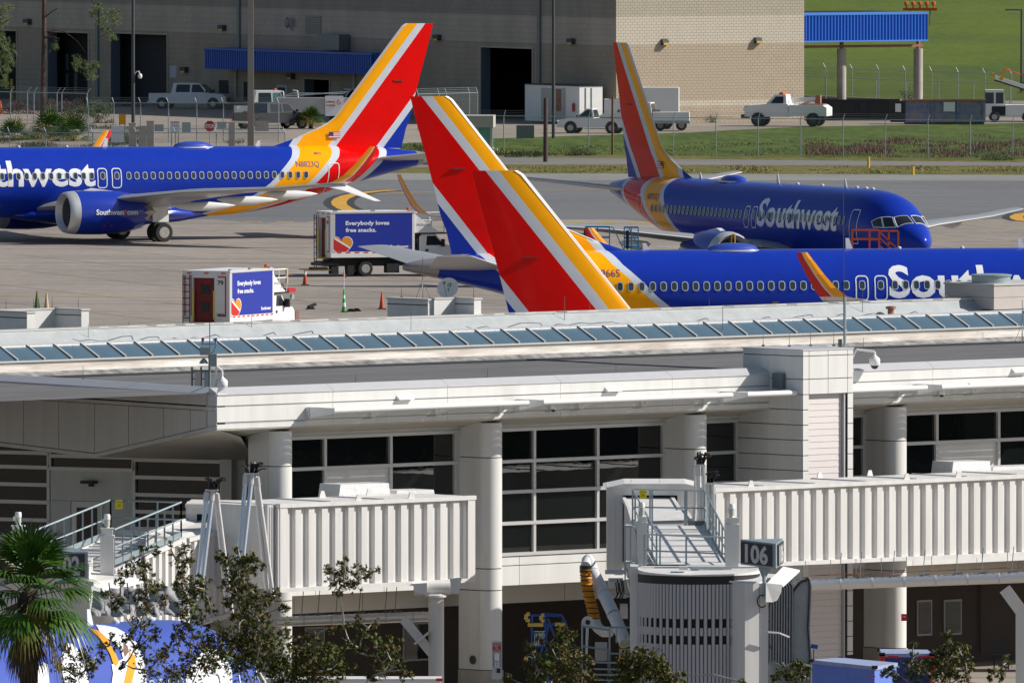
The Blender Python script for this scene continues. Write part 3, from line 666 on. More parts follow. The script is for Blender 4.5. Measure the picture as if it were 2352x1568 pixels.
mb = MB(); mb.box(-2.3,-.8,.6,-1.1,.8,1.25); mb.build('hood', 'white_paint', t); mb = MB(); mb.box(1.1,-1,.7,3.2,1,.85); mb.build('flat_bed', 'galv_dark', t)
for q in ((1.25,2.3),(2.3,2.35)): mb = MB(); mb.path([(q[0],-.95,.8),(q[0]-.2,-.95,q[1]),(q[0]-.2,.95,q[1])],.05,5); mb.build('roll_bar', 'white_paint', t)
mb = MB(); mb.lathe([(.12,2.35),(.12,2.45),(.02,2.5)],8,(.6,0,0)); mb.build('beacon', 'orange_paint', t)
for x in (-1.7,2.2):
    for s in (-1,1): wheel(t, x, s*.85, .42, .42, .25)
# utility tanker with white notices behind the palm
t = vehicle_frame('tank_trailer', 'white and grey tank trailer with red notices right of the round palm', 'trailer', 735, 288, R(5))
mb = MB(); mb.box(-3.2,-1,.8,2.0,1,2.0); mb.build('tank_body', 'wing_grey', t); mb = MB(); mb.box(.3,-1.1,.7,1.6,-1.0,2.15); pn_ = mb.build('notice_panel', 'letter_white', t)
text_on('FLAMMABLE', (.35,-1.11,1.65), (1,0,0), (0,0,1), .14, 'sign_red', pn_, width=.65); text_on('NO SMOKING', (.35,-1.11,1.4), (1,0,0), (0,0,1), .12, 'sign_red', pn_, width=.65)
mb = MB(); c = V(1.3,-1.115,1.7); mb.path([c+V(.16,0,0),c+V(0,0,.2),c+V(-.16,0,0),c+V(0,0,-.2),c+V(.16,0,0)],.02,4); mb.build('diamond', 'sign_red', pn_)
mb = MB(); mb.path([(-3,-.9,2.05),(-2,-.9,2.35),(1.6,-.9,2.3),(2,-.9,2.5)],.04,5); mb.path([(-3,.9,2.05),(2,.9,2.4)],.04,5); mb.build('top_rail', 'galv', t)
for x in (-2.2,1.2): wheel(t, x, -.9, .42, .42, .25); wheel(t, x, .9, .42, .42, .25)
# white storage container
p = gr(1331, 286, HL); t = thing('storage_container', 'white rusty storage container standing by the big doorway', 'container', p, HA); s = sc_at(p.y); Hh = (286-199)/s
Lw_ = (1331-1206)/s/sin(HA); Ww = (1384-1331)/s/cos(HA)
mb = MB(); mb.box(0,0,.12,Ww,Lw_,Hh); mb.build('body', 'white_paint', t); mb = MB(); mb.box(-.05,-.05,Hh,Ww+.05,Lw_+.05,Hh+.07); mb.build('roof', 'black', t)
f = lambda x: (1331-x)/s/sin(HA)
mb = MB(); mb.box(-.04,f(1292),.25,-.01,f(1244),Hh-.2); d = mb.build('door', 'wing_grey', t); mb = MB(); mb.box(-.06,f(1290),.9,-.045,f(1279),Hh-.25); mb.build('rust_patch', 'steel_rust', d)
mb = MB(); mb.box(-.05,f(1298)-.03,.2,-.01,f(1292),Hh-.15); mb.build('door_frame', 'wing_grey', t)
mb = MB(); mb.lathe([(.10,.9),(.10,1.45),(.04,1.55)],8,(-.12,f(1320),0)); mb.build('fire_extinguisher', 'stop_red', t)
for x in (.5, 1.0): mb = MB(); mb.box(x,-.05,.2,x+.05,-.01,Hh-.1); mb.build('lock_bar', 'galv', t)
# small barrier
t, s = board('traffic_barrier', 'grey low barrier at the grass edge below the container', 'barrier', 1186, 288, 1227, 318, 'galv_dark', 320, legs=False, depth=.3)
# box truck and dark rack truck at the right tail fin
t = vehicle_frame('box_truck', 'white box truck behind the right tail fin', 'truck', 1512, 288, R(178))
mb = MB(); mb.box(-1.5,-1.1,.9,2.4,1.1,2.75); mb.build('cargo_box', 'white_paint', t); mb = MB(); mb.box(2.4,-.95,.6,3.9,.95,1.9); mb.build('cab', 'white_paint', t); mb = MB(); mb.box(2.9,-.97,1.3,3.7,-.95,1.75); mb.build('side_window', 'car_glass', t)
for x in (-.6,3.1): wheel(t, x, -.95, .42, .42, .25); wheel(t, x, .95, .42, .42, .25)
t = vehicle_frame('flatbed_truck', 'pale stake bed truck at the right of the tail fin', 'truck', 1545, 301, R(178))
mb = MB(); mb.box(-1.2,-1,.75,1.4,1,1.35); mb.build('bed', 'white_paint', t); mb = MB(); mb.box(-1.25,-1.05,.55,1.45,1.05,.75); mb.build('frame', 'galv', t)
mb = MB(); mb.box(.9,-1.06,.6,1.5,-.9,1.5); mb.build('toolbox', 'galv_dark', t)
for x in (-.6,.9): wheel(t, x, -.9, .4, .4, .25)
# tow truck
t = vehicle_frame('tow_truck', 'white tow truck with orange light bar parked by the hangar corner', 'tow truck', 1802, 290, R(180-12))
w = 1.1
mb = MB(); mb.prism([(a,-w,b) for a, b in ((-3.3,.75),(-3.3,1.35),(-3.0,1.55),(-.5,1.55),(-.5,1.05),(-.4,.75))], (0,2*w,0)); mb.build('bed', 'white_paint', t)
mb = MB(); mb.prism([(a,-w*.95,b) for a, b in ((-.45,.7),(-.45,1.62),(1.0,1.62),(2.6,1.50),(2.75,1.3),(2.75,.7))], (0,2*w*.95,0)); mb.build('body', 'white_paint', t)
mb = MB(); mb.loft([[V(-.35,-w*.9,1.6),V(1.15,-w*.9,1.6),V(1.15,w*.9,1.6),V(-.35,w*.9,1.6)],[V(-.25,-w*.75,2.3),V(.55,-w*.75,2.3),V(.55,w*.75,2.3),V(-.25,w*.75,2.3)]]); mb.build('cab', 'white_paint', t)
for s_2 in (-1,1): mb = MB(); mb.quad((-.1,s_2*(w*.9+.0),1.68),(.85,s_2*(w*.9+.0),1.68),(.45,s_2*(w*.77),2.2),(-.1,s_2*(w*.77),2.2)); mb.build('side_window', 'car_glass', t, fix=False)
mb = MB(); mb.quad((1.16,-w*.8,1.66),(1.16,w*.8,1.66),(.6,w*.68,2.24),(.6,-w*.68,2.24)); mb.build('windscreen', 'car_glass', t, fix=False)
mb = MB(); mb.box(2.75,-w*.6,.95,2.82,w*.6,1.45); mb.build('grille', 'pole_dark', t); mb = MB(); mb.box(2.75,-w,.55,3.0,w,.85); mb.build('bumper', 'pole_dark', t)
for s_2 in (-1,1): mb = MB(); mb.box(2.76,s_2*w*.65,1.1,2.84,s_2*w*.9,1.35); mb.build('headlight', 'letter_white', t)
mb = MB(); mb.box(-.05,-.8,2.32,.25,.8,2.45); mb.build('light_bar', 'orange_paint', t)
mb = MB(); mb.bar((-.6,0,1.9),(-2.4,0,2.0),.3,.28); mb.bar((-1.2,0,1.5),(-2.2,0,2.0),.2,.2); mb.build('boom', 'white_paint', t); mb = MB(); mb.cbox(-2.5,0,1.95,.35,.5,.6); mb.build('winch_head', 'steel_rust', t)
mb = MB(); mb.tube((-2.6,0,1.9),(-2.7,0,1.5),.06,6); mb.build('chain', 'steel_rust', t)
mb = MB(); mb.box(-3.0,-.7,1.56,-1.2,.7,1.62); mb.build('deck', 'steel_rust', t)
for x in (-2.3,1.75):
    for s_2 in (-1,1): wheel(t, x, s_2*(w-.05), .5, .5, .32, 'pole_dark')
# dumpsters
def dumpster(label, px0, px1, y0, y1, m, az, n, gate=True):
    p = gr(px0, y1, HL); s = sc_at(p.y); L = (px1-px0)/s/cos(az); H = (y1-y0)/s; t = thing('dumpster', label, 'dumpster', p, az, 'open-top dumpsters by the blue canopy')
    mb = MB(); mb.box(0,0,.15,L,.08,H); mb.box(0,2.2,.15,L,2.28,H); mb.box(0,.08,.15,.08,2.2,H); mb.box(L-.08,.08,.15,L,2.2,H); mb.box(.08,.08,.15,L-.08,2.2,.25); mb.build('tub', m, t)
    for k in range(n+1): mb = MB(); x = .08+(L-.3)*k/n; mb.box(x,-.08,.12,x+.12,0,H-.02); mb.build('rib', m, t)
    mb = MB(); mb.box(-.04,-.1,H-.02,L+.04,.12,H+.07); mb.box(-.04,2.18,H-.02,L+.04,2.38,H+.07); mb.build('rim', 'steel_rust' if m != 'dumpster_black' else m, t)
    mb = MB(); mb.box(.1,-.06,.0,L-.1,2.3,.12); mb.build('skid', 'dumpster_black', t); return t, L, H
dumpster('long black open dumpster behind the tow truck', 1872, 2065, 231, 277, 'dumpster_black', R(-2), 6)
t, L, H = dumpster('blue peeling open dumpster at the right', 2078, 2264, 232, 286, 'dumpster_blue', R(2), 3)
mb = MB(); mb.box(-.06,-.1,.15,0,2.3,H); mb.build('end_gate', 'dumpster_black', t)
mb = MB(); mb.box(L*.48,-.1,H*.55,L*.62,-.085,H*.95); mb.build('notice', 'letter_white', t)
mb = MB(); mb.prism([(-.0,-.09,.15),(-1.0,.8,.15),(-1.0,.8,H),(0,-.09,H)], (0,.05,0)); mb.build('end_panel', 'dumpster_black', t); mb = MB(); mb.prism([(-.25,.1,.9),(-.65,.46,.9),(-.65,.46,1.5),(-.25,.1,1.5)], (-.01,-.03,0)); mb.build('notice', 'letter_white', t)
# tug and belt loader at the right edge
t = vehicle_frame('tow_tug', 'white airport tug with a boxy cab at the right edge', 'tug', 2318, 280, R(0))
mb = MB(); mb.box(-1.9,-.9,.35,2.4,.9,1.25); mb.build('chassis', 'white_paint', t); mb = MB(); mb.loft([[V(-1.85,-.85,1.2),V(-.3,-.85,1.2),V(-.3,.85,1.2),V(-1.85,.85,1.2)],[V(-1.75,-.8,2.35),V(-.4,-.8,2.35),V(-.4,.8,2.35),V(-1.75,.8,2.35)]]); mb.build('cab', 'white_paint', t)
for a, b in ((-1.78,-1.15),(-1.0,-.45)): mb = MB(); mb.quad((a,-.86,1.35),(b,-.86,1.35),(b,-.815,2.15),(a,-.815,2.15)); mb.build('side_window', 'car_glass', t, fix=False)
mb = MB(); mb.quad((-1.86,-.75,1.3),(-1.86,.75,1.3),(-1.77,.7,2.25),(-1.77,-.7,2.25)); mb.build('windscreen', 'car_glass', t, fix=False)
mb = MB(); mb.box(-1.3,-.93,.45,-.3,-.9,1.15); mb.build('step_recess', 'black', t)
for x in (-1.1,1.3): wheel(t, x, -.85, .38, .38, .3); wheel(t, x, .85, .38, .38, .3)
t = vehicle_frame('belt_loader', 'raised belt loader arm with yellow bumper above the tug', 'belt loader', 2345, 268, R(0))
s = sc_at(t.location.y); Q = lambda x, y: V((x-2345)/s, 0, (268-y)/s)
mb = MB(); mb.bar(Q(2285,178), Q(2400,215), .9, .28); mb.build('conveyor', 'white_paint', t); mb = MB(); mb.bar(Q(2283,184), Q(2400,221), .8, .1); mb.build('underside', 'black', t)
mb = MB(); mb.tube(Q(2281,173)+V(0,-.5,0), Q(2281,173)+V(0,.5,0), .16, 10); mb.tube(Q(2300,180)+V(0,-.5,0), Q(2300,180)+V(0,.5,0), .16, 10); mb.build('bumper_roll', 'safety_yellow', t)
mb = MB(); mb.path([Q(2300,175), Q(2308,158), Q(2345,172)], .05, 5); mb.build('rail', 'orange_paint', t); mb = MB(); mb.bar(Q(2370,210), Q(2370,268), .8, .3); mb.build('base', 'white_paint', t)
mb = MB(); a = gr(2400,234,HL); 
# edge markers on the verges
for x, y, h, lab in ((1995,385,.7,'yellow marker on the grass verge right of the service road'),(2097,402,.55,'small orange taxiway edge light')):
    p = gr(x, y, 0); mb = MB(); mb.tube((0,0,0),(0,0,h),.09,8); o = mb.build('edge_marker', 'safety_yellow'); o.location = p; tag(o, lab, 'marker')
p = gr(1, 262, HL); mb = MB(); mb.lathe([(.25,0),(.25,.05),(.18,.06),(.04,1.0)], 12); o = mb.build('traffic_cone', 'orange_paint'); o.location = p; tag(o, 'orange cone on the lot at the left picture edge', 'traffic cone')

# unseen building added at the right so the terminal windows have something to mirror
t = thing('added_reflection_building', 'unseen tan building with dark openings, added for the terminal windows to mirror', 'building', (128, 400, 0))
for k in range(16):
    y = k*10; mb = MB(); mb.box(0,y,0,12,y+2.6,15); mb.build('pier', 'tan_block', t)
for z0, z1 in ((0,1.2),(4.2,5.4),(8.6,9.8),(13.2,15.2)): mb = MB(); mb.box(.4,2.6,z0,12,160,z1); mb.build('floor_band', 'tan_block', t)
mb = MB(); mb.box(3,0,0,12,160,15); mb.build('core', 'interior_grey', t)
# ---------------- aircraft ----------------
FUS = [(0,2.80,2.62,.10),(.12,3.0,2.42,.30),(.35,3.22,2.24,.52),(.8,3.52,2.02,.82),(1.4,3.84,1.80,1.10),(2.0,4.18,1.64,1.34),(2.6,4.58,1.54,1.50),
 (3.2,4.92,1.47,1.62),(4.0,5.14,1.41,1.73),(5.0,5.28,1.37,1.82),(6.2,5.34,1.35,1.87),(7.5,5.36,1.35,1.88),(10,5.36,1.35,1.88),(13,5.36,1.35,1.88),(16,5.36,1.35,1.88),(19,5.36,1.35,1.88),
 (22,5.36,1.35,1.88),(24,5.36,1.37,1.88),(25.5,5.36,1.45,1.88),(27,5.36,1.64,1.87),(28.5,5.36,1.92,1.84),(30,5.36,2.28,1.78),(31.5,5.35,2.70,1.68),(33,5.32,3.12,1.52),(34.5,5.26,3.52,1.28),(36,5.16,3.88,.98),(37.1,5.04,4.14,.70),(37.8,4.95,4.30,.50),(38.3,4.85,4.42,.30),(38.6,4.75,4.50,.12)]
def fus(x):
    x = max(0, min(38.6, x))
    for a, b in zip(FUS[:-1], FUS[1:]):
        if a[0] <= x <= b[0]:
            t = (x-a[0])/(b[0]-a[0]); return [a[i]+(b[i]-a[i])*t for i in (1,2,3)]
def skin(x, z, side, off=.012):
    t, b, w = fus(x); zc = (t+b)/2; hh = (t-b)/2; e = max(-.995, min(.995, (z-zc)/hh))
    y = w*sqrt(1-e*e); nn = V(0, y/(w*w), (z-zc)/(hh*hh)).normalized()
    return V(x, side*(y + nn.y*off), z + nn.z*off)
GST = [(1.2,22.4),(1.35,22.9),(1.57,23.6),(1.72,24.1),(2.2,25.7),(2.7,26.6),(3.3,27.4),(4.05,28.15),(4.74,28.9),(5.1,29.15),(5.36,29.35),(12.4,29.35+.806*7.04)]
def livery():
    m = bpy.data.materials.new('livery'); m.use_nodes = True; MATS['livery'] = m
    n = m.node_tree.nodes; l = m.node_tree.links; b = n['Principled BSDF']; b.inputs['Roughness'].default_value = .22
    b.inputs['Coat Weight'].default_value = .12; b.inputs['Coat Roughness'].default_value = .05; b.inputs['Specular IOR Level'].default_value = .15
    tc = n.new('ShaderNodeTexCoord'); sp = n.new('ShaderNodeSeparateXYZ'); l.new(tc.outputs['Object'], sp.inputs[0])
    fc = n.new('ShaderNodeFloatCurve'); mz = n.new('ShaderNodeMapRange'); mz.inputs[1].default_value = 1; mz.inputs[2].default_value = 13
    l.new(sp.outputs[2], mz.inputs[0]); l.new(mz.outputs[0], fc.inputs['Value'])
    c = fc.mapping.curves[0]; pts = [((z-1)/12, (x-20)/20) for z, x in GST]
    c.points[0].location = pts[0]; c.points[1].location = pts[-1]
    for p in pts[1:-1]: c.points.new(*p)
    for p in c.points: p.handle_type = 'VECTOR'
    fc.mapping.update()
    mu = n.new('ShaderNodeMath'); mu.operation = 'MULTIPLY_ADD'; mu.inputs[1].default_value = 20; mu.inputs[2].default_value = 20; l.new(fc.outputs[0], mu.inputs[0])
    sb = n.new('ShaderNodeMath'); sb.operation = 'SUBTRACT'; l.new(sp.outputs[0], sb.inputs[0]); l.new(mu.outputs[0], sb.inputs[1])
    mr = n.new('ShaderNodeMapRange'); mr.inputs[1].default_value = -1; mr.inputs[2].default_value = 9; l.new(sb.outputs[0], mr.inputs[0])
    cr = n.new('ShaderNodeValToRGB'); cr.color_ramp.interpolation = 'CONSTANT'; e = cr.color_ramp.elements
    blue, white, yel, red = (.009,.036,.37,1), (.60,.65,.72,1), (1,.42,.001,1), (.74,.0005,.0008,1)
    st = [(-1,blue),(-.25,white),(.25,yel),(2.28,white),(2.78,red),(5.4,white),(5.9,blue)]
    e[0].position = 0; e[0].color = blue; e[1].position = .075; e[1].color = white
    for t, cc in st[2:]:
        k = e.new((t+1)/10); k.color = cc
    l.new(mr.outputs[0], cr.inputs[0])
    no = n.new('ShaderNodeTexNoise'); no.inputs['Scale'].default_value = 1.2; no.inputs['Detail'].default_value = 5; l.new(tc.outputs['Object'], no.inputs['Vector'])
    m2 = n.new('ShaderNodeMapRange'); m2.inputs[3].default_value = .88; m2.inputs[4].default_value = 1.1; l.new(no.outputs[0], m2.inputs[0])
    sc = n.new('ShaderNodeVectorMath'); sc.operation = 'SCALE'; l.new(cr.outputs[0], sc.inputs[0]); l.new(m2.outputs[0], sc.inputs['Scale'])
    l.new(sc.outputs[0], b.inputs['Base Color'])
    # faint skin panel waviness
    bn = n.new('ShaderNodeBump'); bn.inputs['Strength'].default_value = .12; bn.inputs['Distance'].default_value = .01
    n2 = n.new('ShaderNodeTexNoise'); n2.inputs['Scale'].default_value = 2.5; l.new(tc.outputs['Object'], n2.inputs['Vector']); l.new(n2.outputs[0], bn.inputs['Height']); l.new(bn.outputs[0], b.inputs['Normal'])
livery()
def fus_mesh():
    mb = MB(); rings = []; N = 40
    for x, t, b, w in FUS:
        zc = (t+b)/2; hh = (t-b)/2
        rings.append([V(x, w*cos(2*pi*i/N), zc+hh*sin(2*pi*i/N)) for i in range(N)])
    # finer stations in between for smooth stripes
    mb.loft(rings); return mb.mesh('fuselage', 'livery', smooth=60)
FUS_ME = fus_mesh()
def rr_ring(cx, cz, w, h, r, n=4):
    pts = []
    for k, (sx, sz) in enumerate(((1,1),(-1,1),(-1,-1),(1,-1))):
        for i in range(n+1):
            a = k*pi/2 + i*pi/2/n; pts.append((cx+sx*(w/2-r)+r*cos(a), cz+sz*(h/2-r)+r*sin(a)))
    return pts
def win_mesh():
    # centred at the origin, facing +Y, pane and rim
    mb = MB(); o = rr_ring(0,0,.31,.44,.13); i = rr_ring(0,0,.235,.36,.10); n = len(o)
    mb.add([(x,.012,z) for x,z in o]+[(x,.016,z) for x,z in i], [(k,(k+1)%n,n+(k+1)%n,n+k) for k in range(n)])
    mb.mi = 1; mb.add([(x,.006,z) for x,z in i], [tuple(range(n))]); return mb.mesh('window', ['window_rim', 'window_pane'])
WIN_ME = win_mesh()
def skin_outline(parent, side, x, z, w, h, r, t, mname, name='door_outline', off=.014, zcut=0):
    o = rr_ring(x, z, w, h, r, 5); i = rr_ring(x, z, w-2*t, h-2*t, max(.02, r-t), 5); n = len(o)
    # densify vertical sides
    def dens(a):
        out = []
        for k in range(len(a)):
            p, q = a[k], a[(k+1)%len(a)]; out.append(p); d = abs(q[1]-p[1])+abs(q[0]-p[0])
            m = 8 if d > .3 else 1
            for j in range(1, m): out.append((p[0]+(q[0]-p[0])*j/m, p[1]+(q[1]-p[1])*j/m))
        return out
    o, i = dens(o), dens(i)
    if len(o) != len(i): i = [(x+(a-x)*(w-2*t)/w, z+(b-z)*(h-2*t)/h) for a, b in o]
    n = len(o); mb = MB(); mb.add([skin(a,b,side,off) for a,b in o]+[skin(a,b,side,off) for a,b in i], [(k,(k+1)%n,n+(k+1)%n,n+k) for k in range(n)])
    return mb.build(name, mname, parent, fix=False)
def skin_text(parent, txt, side, x0, z0, width, height, mname, name='lettering', bold=.03, cuts=.12, direction=None, shear=0):
    """x0: position of the first letter's left edge as read; direction +1 if text runs towards the tail"""
    d = direction if direction else (1 if side < 0 else -1)
    vs, fs, w = text_mb(txt, height, width, bold, shear, cuts=cuts)
    mb = MB(); mb.add([skin(x0 + d*x, z0 + y, side, .013) for x, y in vs], fs)
    return mb.build(name, mname, parent, fix=False)
def section(xle, xte, y, z, th, tw=0.0):
    c = xte-xle; pr = [(0,0),(.03,.35),(.12,.75),(.35,1.0),(.65,.72),(1.0,.06),(1.0,-.06),(.65,-.42),(.35,-.62),(.12,-.5),(.03,-.28)]
    return [V(xle+a*c, y, z + b*th*c/2 - tw*a*c) for a, b in pr]
def wing_side(par, s, strake, tip=True, wdx=0.0):
    mb = MB()
    st = [(12.6,20.9,1.2,1.95,.13,.02),(14.1,20.9,2.6,2.15,.13,.02),(15.6,20.7,5.4,2.55,.12,.02),(18.0,22.0,9.6,3.05,.11,.015),(21.0,23.6,14.2,3.35,.10,.01),(22.9,24.75,16.9,3.65,.10,0)]
    st = [(a+wdx*y/17, b+wdx*y/17, y, z, t, w_) for a, b, y, z, t, w_ in st]
    mb.loft([section(a,b,s*y,z,t,tw) for a,b,y,z,t,tw in st]); w = mb.build('wing', 'wing_grey', par, smooth=40)
    # leading edge slat and flaps as own parts
    mb = MB(); mb.loft([section(a-.03,a+.09*(b-a),s*y,z+.005,t*3.2*0+ .9*t*2.2,tw) for a,b,y,z,t,tw in st[1:]]); mb.build('slat', 'wing_white', w, smooth=40)
    if not tip: return w
    # winglet
    wl = MB(); rows = [(22.9,24.75,16.9,3.65,.0),(23.7,25.0,17.35,3.8,.5),(24.3,25.35,17.62,4.2,.8),(24.9,25.75,17.8,4.8,1),(25.5,26.15,17.95,5.5,1),(25.75,26.25,18.0,5.8,1)]; rows = [(a+wdx, b+wdx, y, z, u) for a, b, y, z, u in rows]
    fr = [0,.25,.50,.57,.8,1.0]; thk = [.0,.9,1,.95,.6,.05]
    front = [[V(a+(b-a)*f, s*(y+.05*t), z + .02*(1-up)*t) for f, t in zip(fr, thk)] for a,b,y,z,up in rows]
    back = [[V(a+(b-a)*f, s*(y-.05*t), z - .06*(1-up)*t) for f, t in zip(fr, thk)] for a,b,y,z,up in rows]
    n = len(fr)
    for g in (front, back):
        for k in range(len(g)-1):
            for i in range(n-1):
                wl.mi = 2 if k == 0 else (0 if i < 2 else 2 if i == 2 else 1)
                wl.add([g[k][i], g[k][i+1], g[k+1][i+1], g[k+1][i]], [(0,1,2,3)])
    wl.mi = 0; wl.add(front[-1]+back[-1][::-1], [tuple(range(2*n))])
    wl.build('winglet', ['av_yellow', 'av_red', 'wing_white'], w, smooth=50, fix=False)
    if strake:
        sk = MB(); sk.loft([section(23.1,24.8,s*16.95,3.62,.08),section(24.2,25.2,s*17.6,3.35,.08),section(25.9,26.3,s*18.3,2.75,.08)]); sk.build('strake', 'wing_white', w, smooth=40)
    return w
def fairings(w, s):
    for y, xa, xb, z in ((6.9,18.6,22.6,2.45),(9.8,20.1,23.9,2.85),(12.7,21.7,25.0,3.25)):
        f = MB(); L = xb-xa; r = [(.02,0),(.16,.12),(.24,.35),(.24,.6),(.12,.88),(.015,1)]
        rings = [[V(xa+q*L, s*y+rr*.75*cos(2*pi*i/10), z-.22+.10*q-.14*(1 if q>.3 else q/.3)+ rr*1.1*sin(2*pi*i/10)) for i in range(10)] for rr, q in r]
        f.loft(rings); f.build('flap_fairing', 'wing_white', w, smooth=50)
def engine(par, s, com=False):
    e = MB(); cx, cz = s*4.83, 1.78
    e.lathe([(.86,.35),(.97,.10),(1.06,.0),(1.14,.10),(1.19,.32),(1.225,.62)], 32, (12.8,cx,cz), 'X'); ob = None
    en = MB(); en.lathe([(1.225,.62),(1.25,1.2),(1.26,2.2),(1.21,3.2),(1.09,4.1),(.95,4.65)], 32, (12.8,cx,cz), 'X')
    # drop end caps: open barrel
    en.f = [f for f in en.f if len(f) == 4]; en.m = en.m[:len(en.f)]
    ob = en.build('engine_nacelle', 'av_blue', par, smooth=60, fix=False)
    e.f = [f for f in e.f if len(f) == 4]; e.m = e.m[:len(e.f)]; e.build('inlet_lip', 'lip_metal', ob, smooth=60, fix=False)
    i = MB(); i.lathe([(.86,.35),(.80,1.1),(.78,1.3),(.25,1.28),(.12,1.0),(.01,.8)], 28, (12.8,cx,cz), 'X'); i.build('fan', 'fan_dark', ob, smooth=50)
    k = MB(); k.lathe([(.94,4.6),(.82,4.6),(.62,4.5),(.60,4.9),(.52,5.2),(.40,5.25),(.30,5.25),(.2,5.5),(.02,5.8)], 28, (12.8,cx,cz), 'X'); k.build('exhaust', 'exhaust_metal', ob, smooth=50)
    ch = MB()
    for j in range(18):
        a0, a1 = 2*pi*j/18, 2*pi*(j+1)/18; am = (a0+a1)/2; P = lambda a, r, x: V(12.8+x, cx+r*cos(a), cz+r*sin(a))
        ch.add([P(a0,.955,4.64),P(a1,.955,4.64),P(am,.89,4.95)], [(0,1,2)])
    ch.build('chevrons', 'av_blue', ob, fix=False)
    p = MB(); p.loft([[V(x, cx+dy, z) for x, z in pts] for dy, pts in ((-.14,[(13.6,2.9),(14.6,3.15),(17.6,2.75),(18.6,2.3),(16.6,2.2),(14.4,2.6)]),(.14,[(13.6,2.9),(14.6,3.15),(17.6,2.75),(18.6,2.3),(16.6,2.2),(14.4,2.6)]))]); p.build('pylon', 'wing_white', ob)
    if com:
        def wrap(vs, x0, z0):
            out = []
            for x, y in vs:
                xx = x0+x; t = (xx-12.8); rr = 1.26 if t < 2.3 else 1.26-(t-2.3)*.055-max(0,t-3.2)*.08
                dz = z0+y-cz; q = min(.97, abs(dz)/rr); out.append(V(xx, cx + s*rr*sqrt(1-q*q)+s*.03, cz+dz))
            return out
        d = 1 if s < 0 else -1
        vs, fs, w = text_mb('Southwest', .30, 1.78, .03, cuts=.1); mb = MB(); mb.add(wrap(vs, 14.3, 1.68), fs); mb.build('lettering', 'letter_white', ob, fix=False)
        vs, fs, w = text_mb('com', .30, .72, .03, cuts=.1); mb = MB(); mb.add(wrap(vs, 16.25, 1.68), fs); mb.build('lettering', 'letter_white', ob, fix=False)
        hp = heart_pts(.13); mb = MB(); mb.add(wrap(hp, 16.12, 1.86), [tuple(range(len(hp)))]); mb.build('heart_mark', 'av_red', ob, fix=False)
        for q in ((14.9,1.05),(15.35,1.05)):
            mb = MB(); hp = [(.06*cos(2*pi*i/10), .06*sin(2*pi*i/10)) for i in range(10)]; mb.add(wrap(hp, q[0], q[1]), [tuple(range(10))]); mb.build('warning_mark', 'av_red', ob, fix=False)
def heart_pts(r):
    return [(r*.0625*16*sin(t)**3, r*.0625*(13*cos(t)-5*cos(2*t)-2*cos(3*t)-cos(4*t))) for t in [2*pi*i/28 for i in range(28)]]
def fin(par):
    Z = [(5.2,27.4,36.35),(5.38,28.3,36.37),(5.8,29.6,36.48),(6.3,30.85,36.6),(6.65,31.6,36.75),(7.0,32.1,36.87),(8.2,33.07,37.17),(9.5,34.12,37.52),(11.0,35.33,37.95),(12.2,36.3,38.26),(12.36,36.55,38.3)]
    fr = [0,.02,.08,.25,.5,.75,1]; th = [.0,.35,.7,1,.9,.55,.08]
    mb = MB(); rings = []
    for z, a, b in Z:
        t = (.16 if z > 6.5 else .12)*min(1, (b-a)/5)
        rings.append([V(a+(b-a)*f, t*q, z) for f, q in zip(fr, th)] + [V(a+(b-a)*f, -t*q, z) for f, q in zip(fr[::-1][0:-1], th[::-1][0:-1])])
    mb.loft(rings); f = mb.build('tail_fin', 'livery', par, smooth=50)
    le = MB(); rings = []
    for z, a, b in Z[2:]:
        w = .13 if z > 6.6 else .09; t = .06
        rings.append([V(a-.02, 0, z), V(a+w, t, z), V(a+w, -t, z)])
    le.loft(rings); le.build('leading_edge', 'wing_white', f)
    ru = MB()
    for s in (-1, 1):
        for (xa, za, xb, zb) in ((35.75,9.05,36.35,9.05),):
            ru.box(xa, s*.08, za, xb, s*.15, za+.06)
    ru.build('hinge_fairing', 'dark_red', f)
    return f
def stab(par, s):
    mb = MB(); mb.loft([section(33.9,37.6,s*.6,4.55,.10),section(37.3,38.9,s*7.15,5.35,.09)]); h = mb.build('tailplane', 'wing_grey', par, smooth=40)
    mb = MB(); mb.loft([section(33.87,34.2,s*.8,4.575,.34),section(37.27,37.45,s*7.16,5.35,.34)]); mb.build('leading_edge', 'wing_white', h, smooth=40)
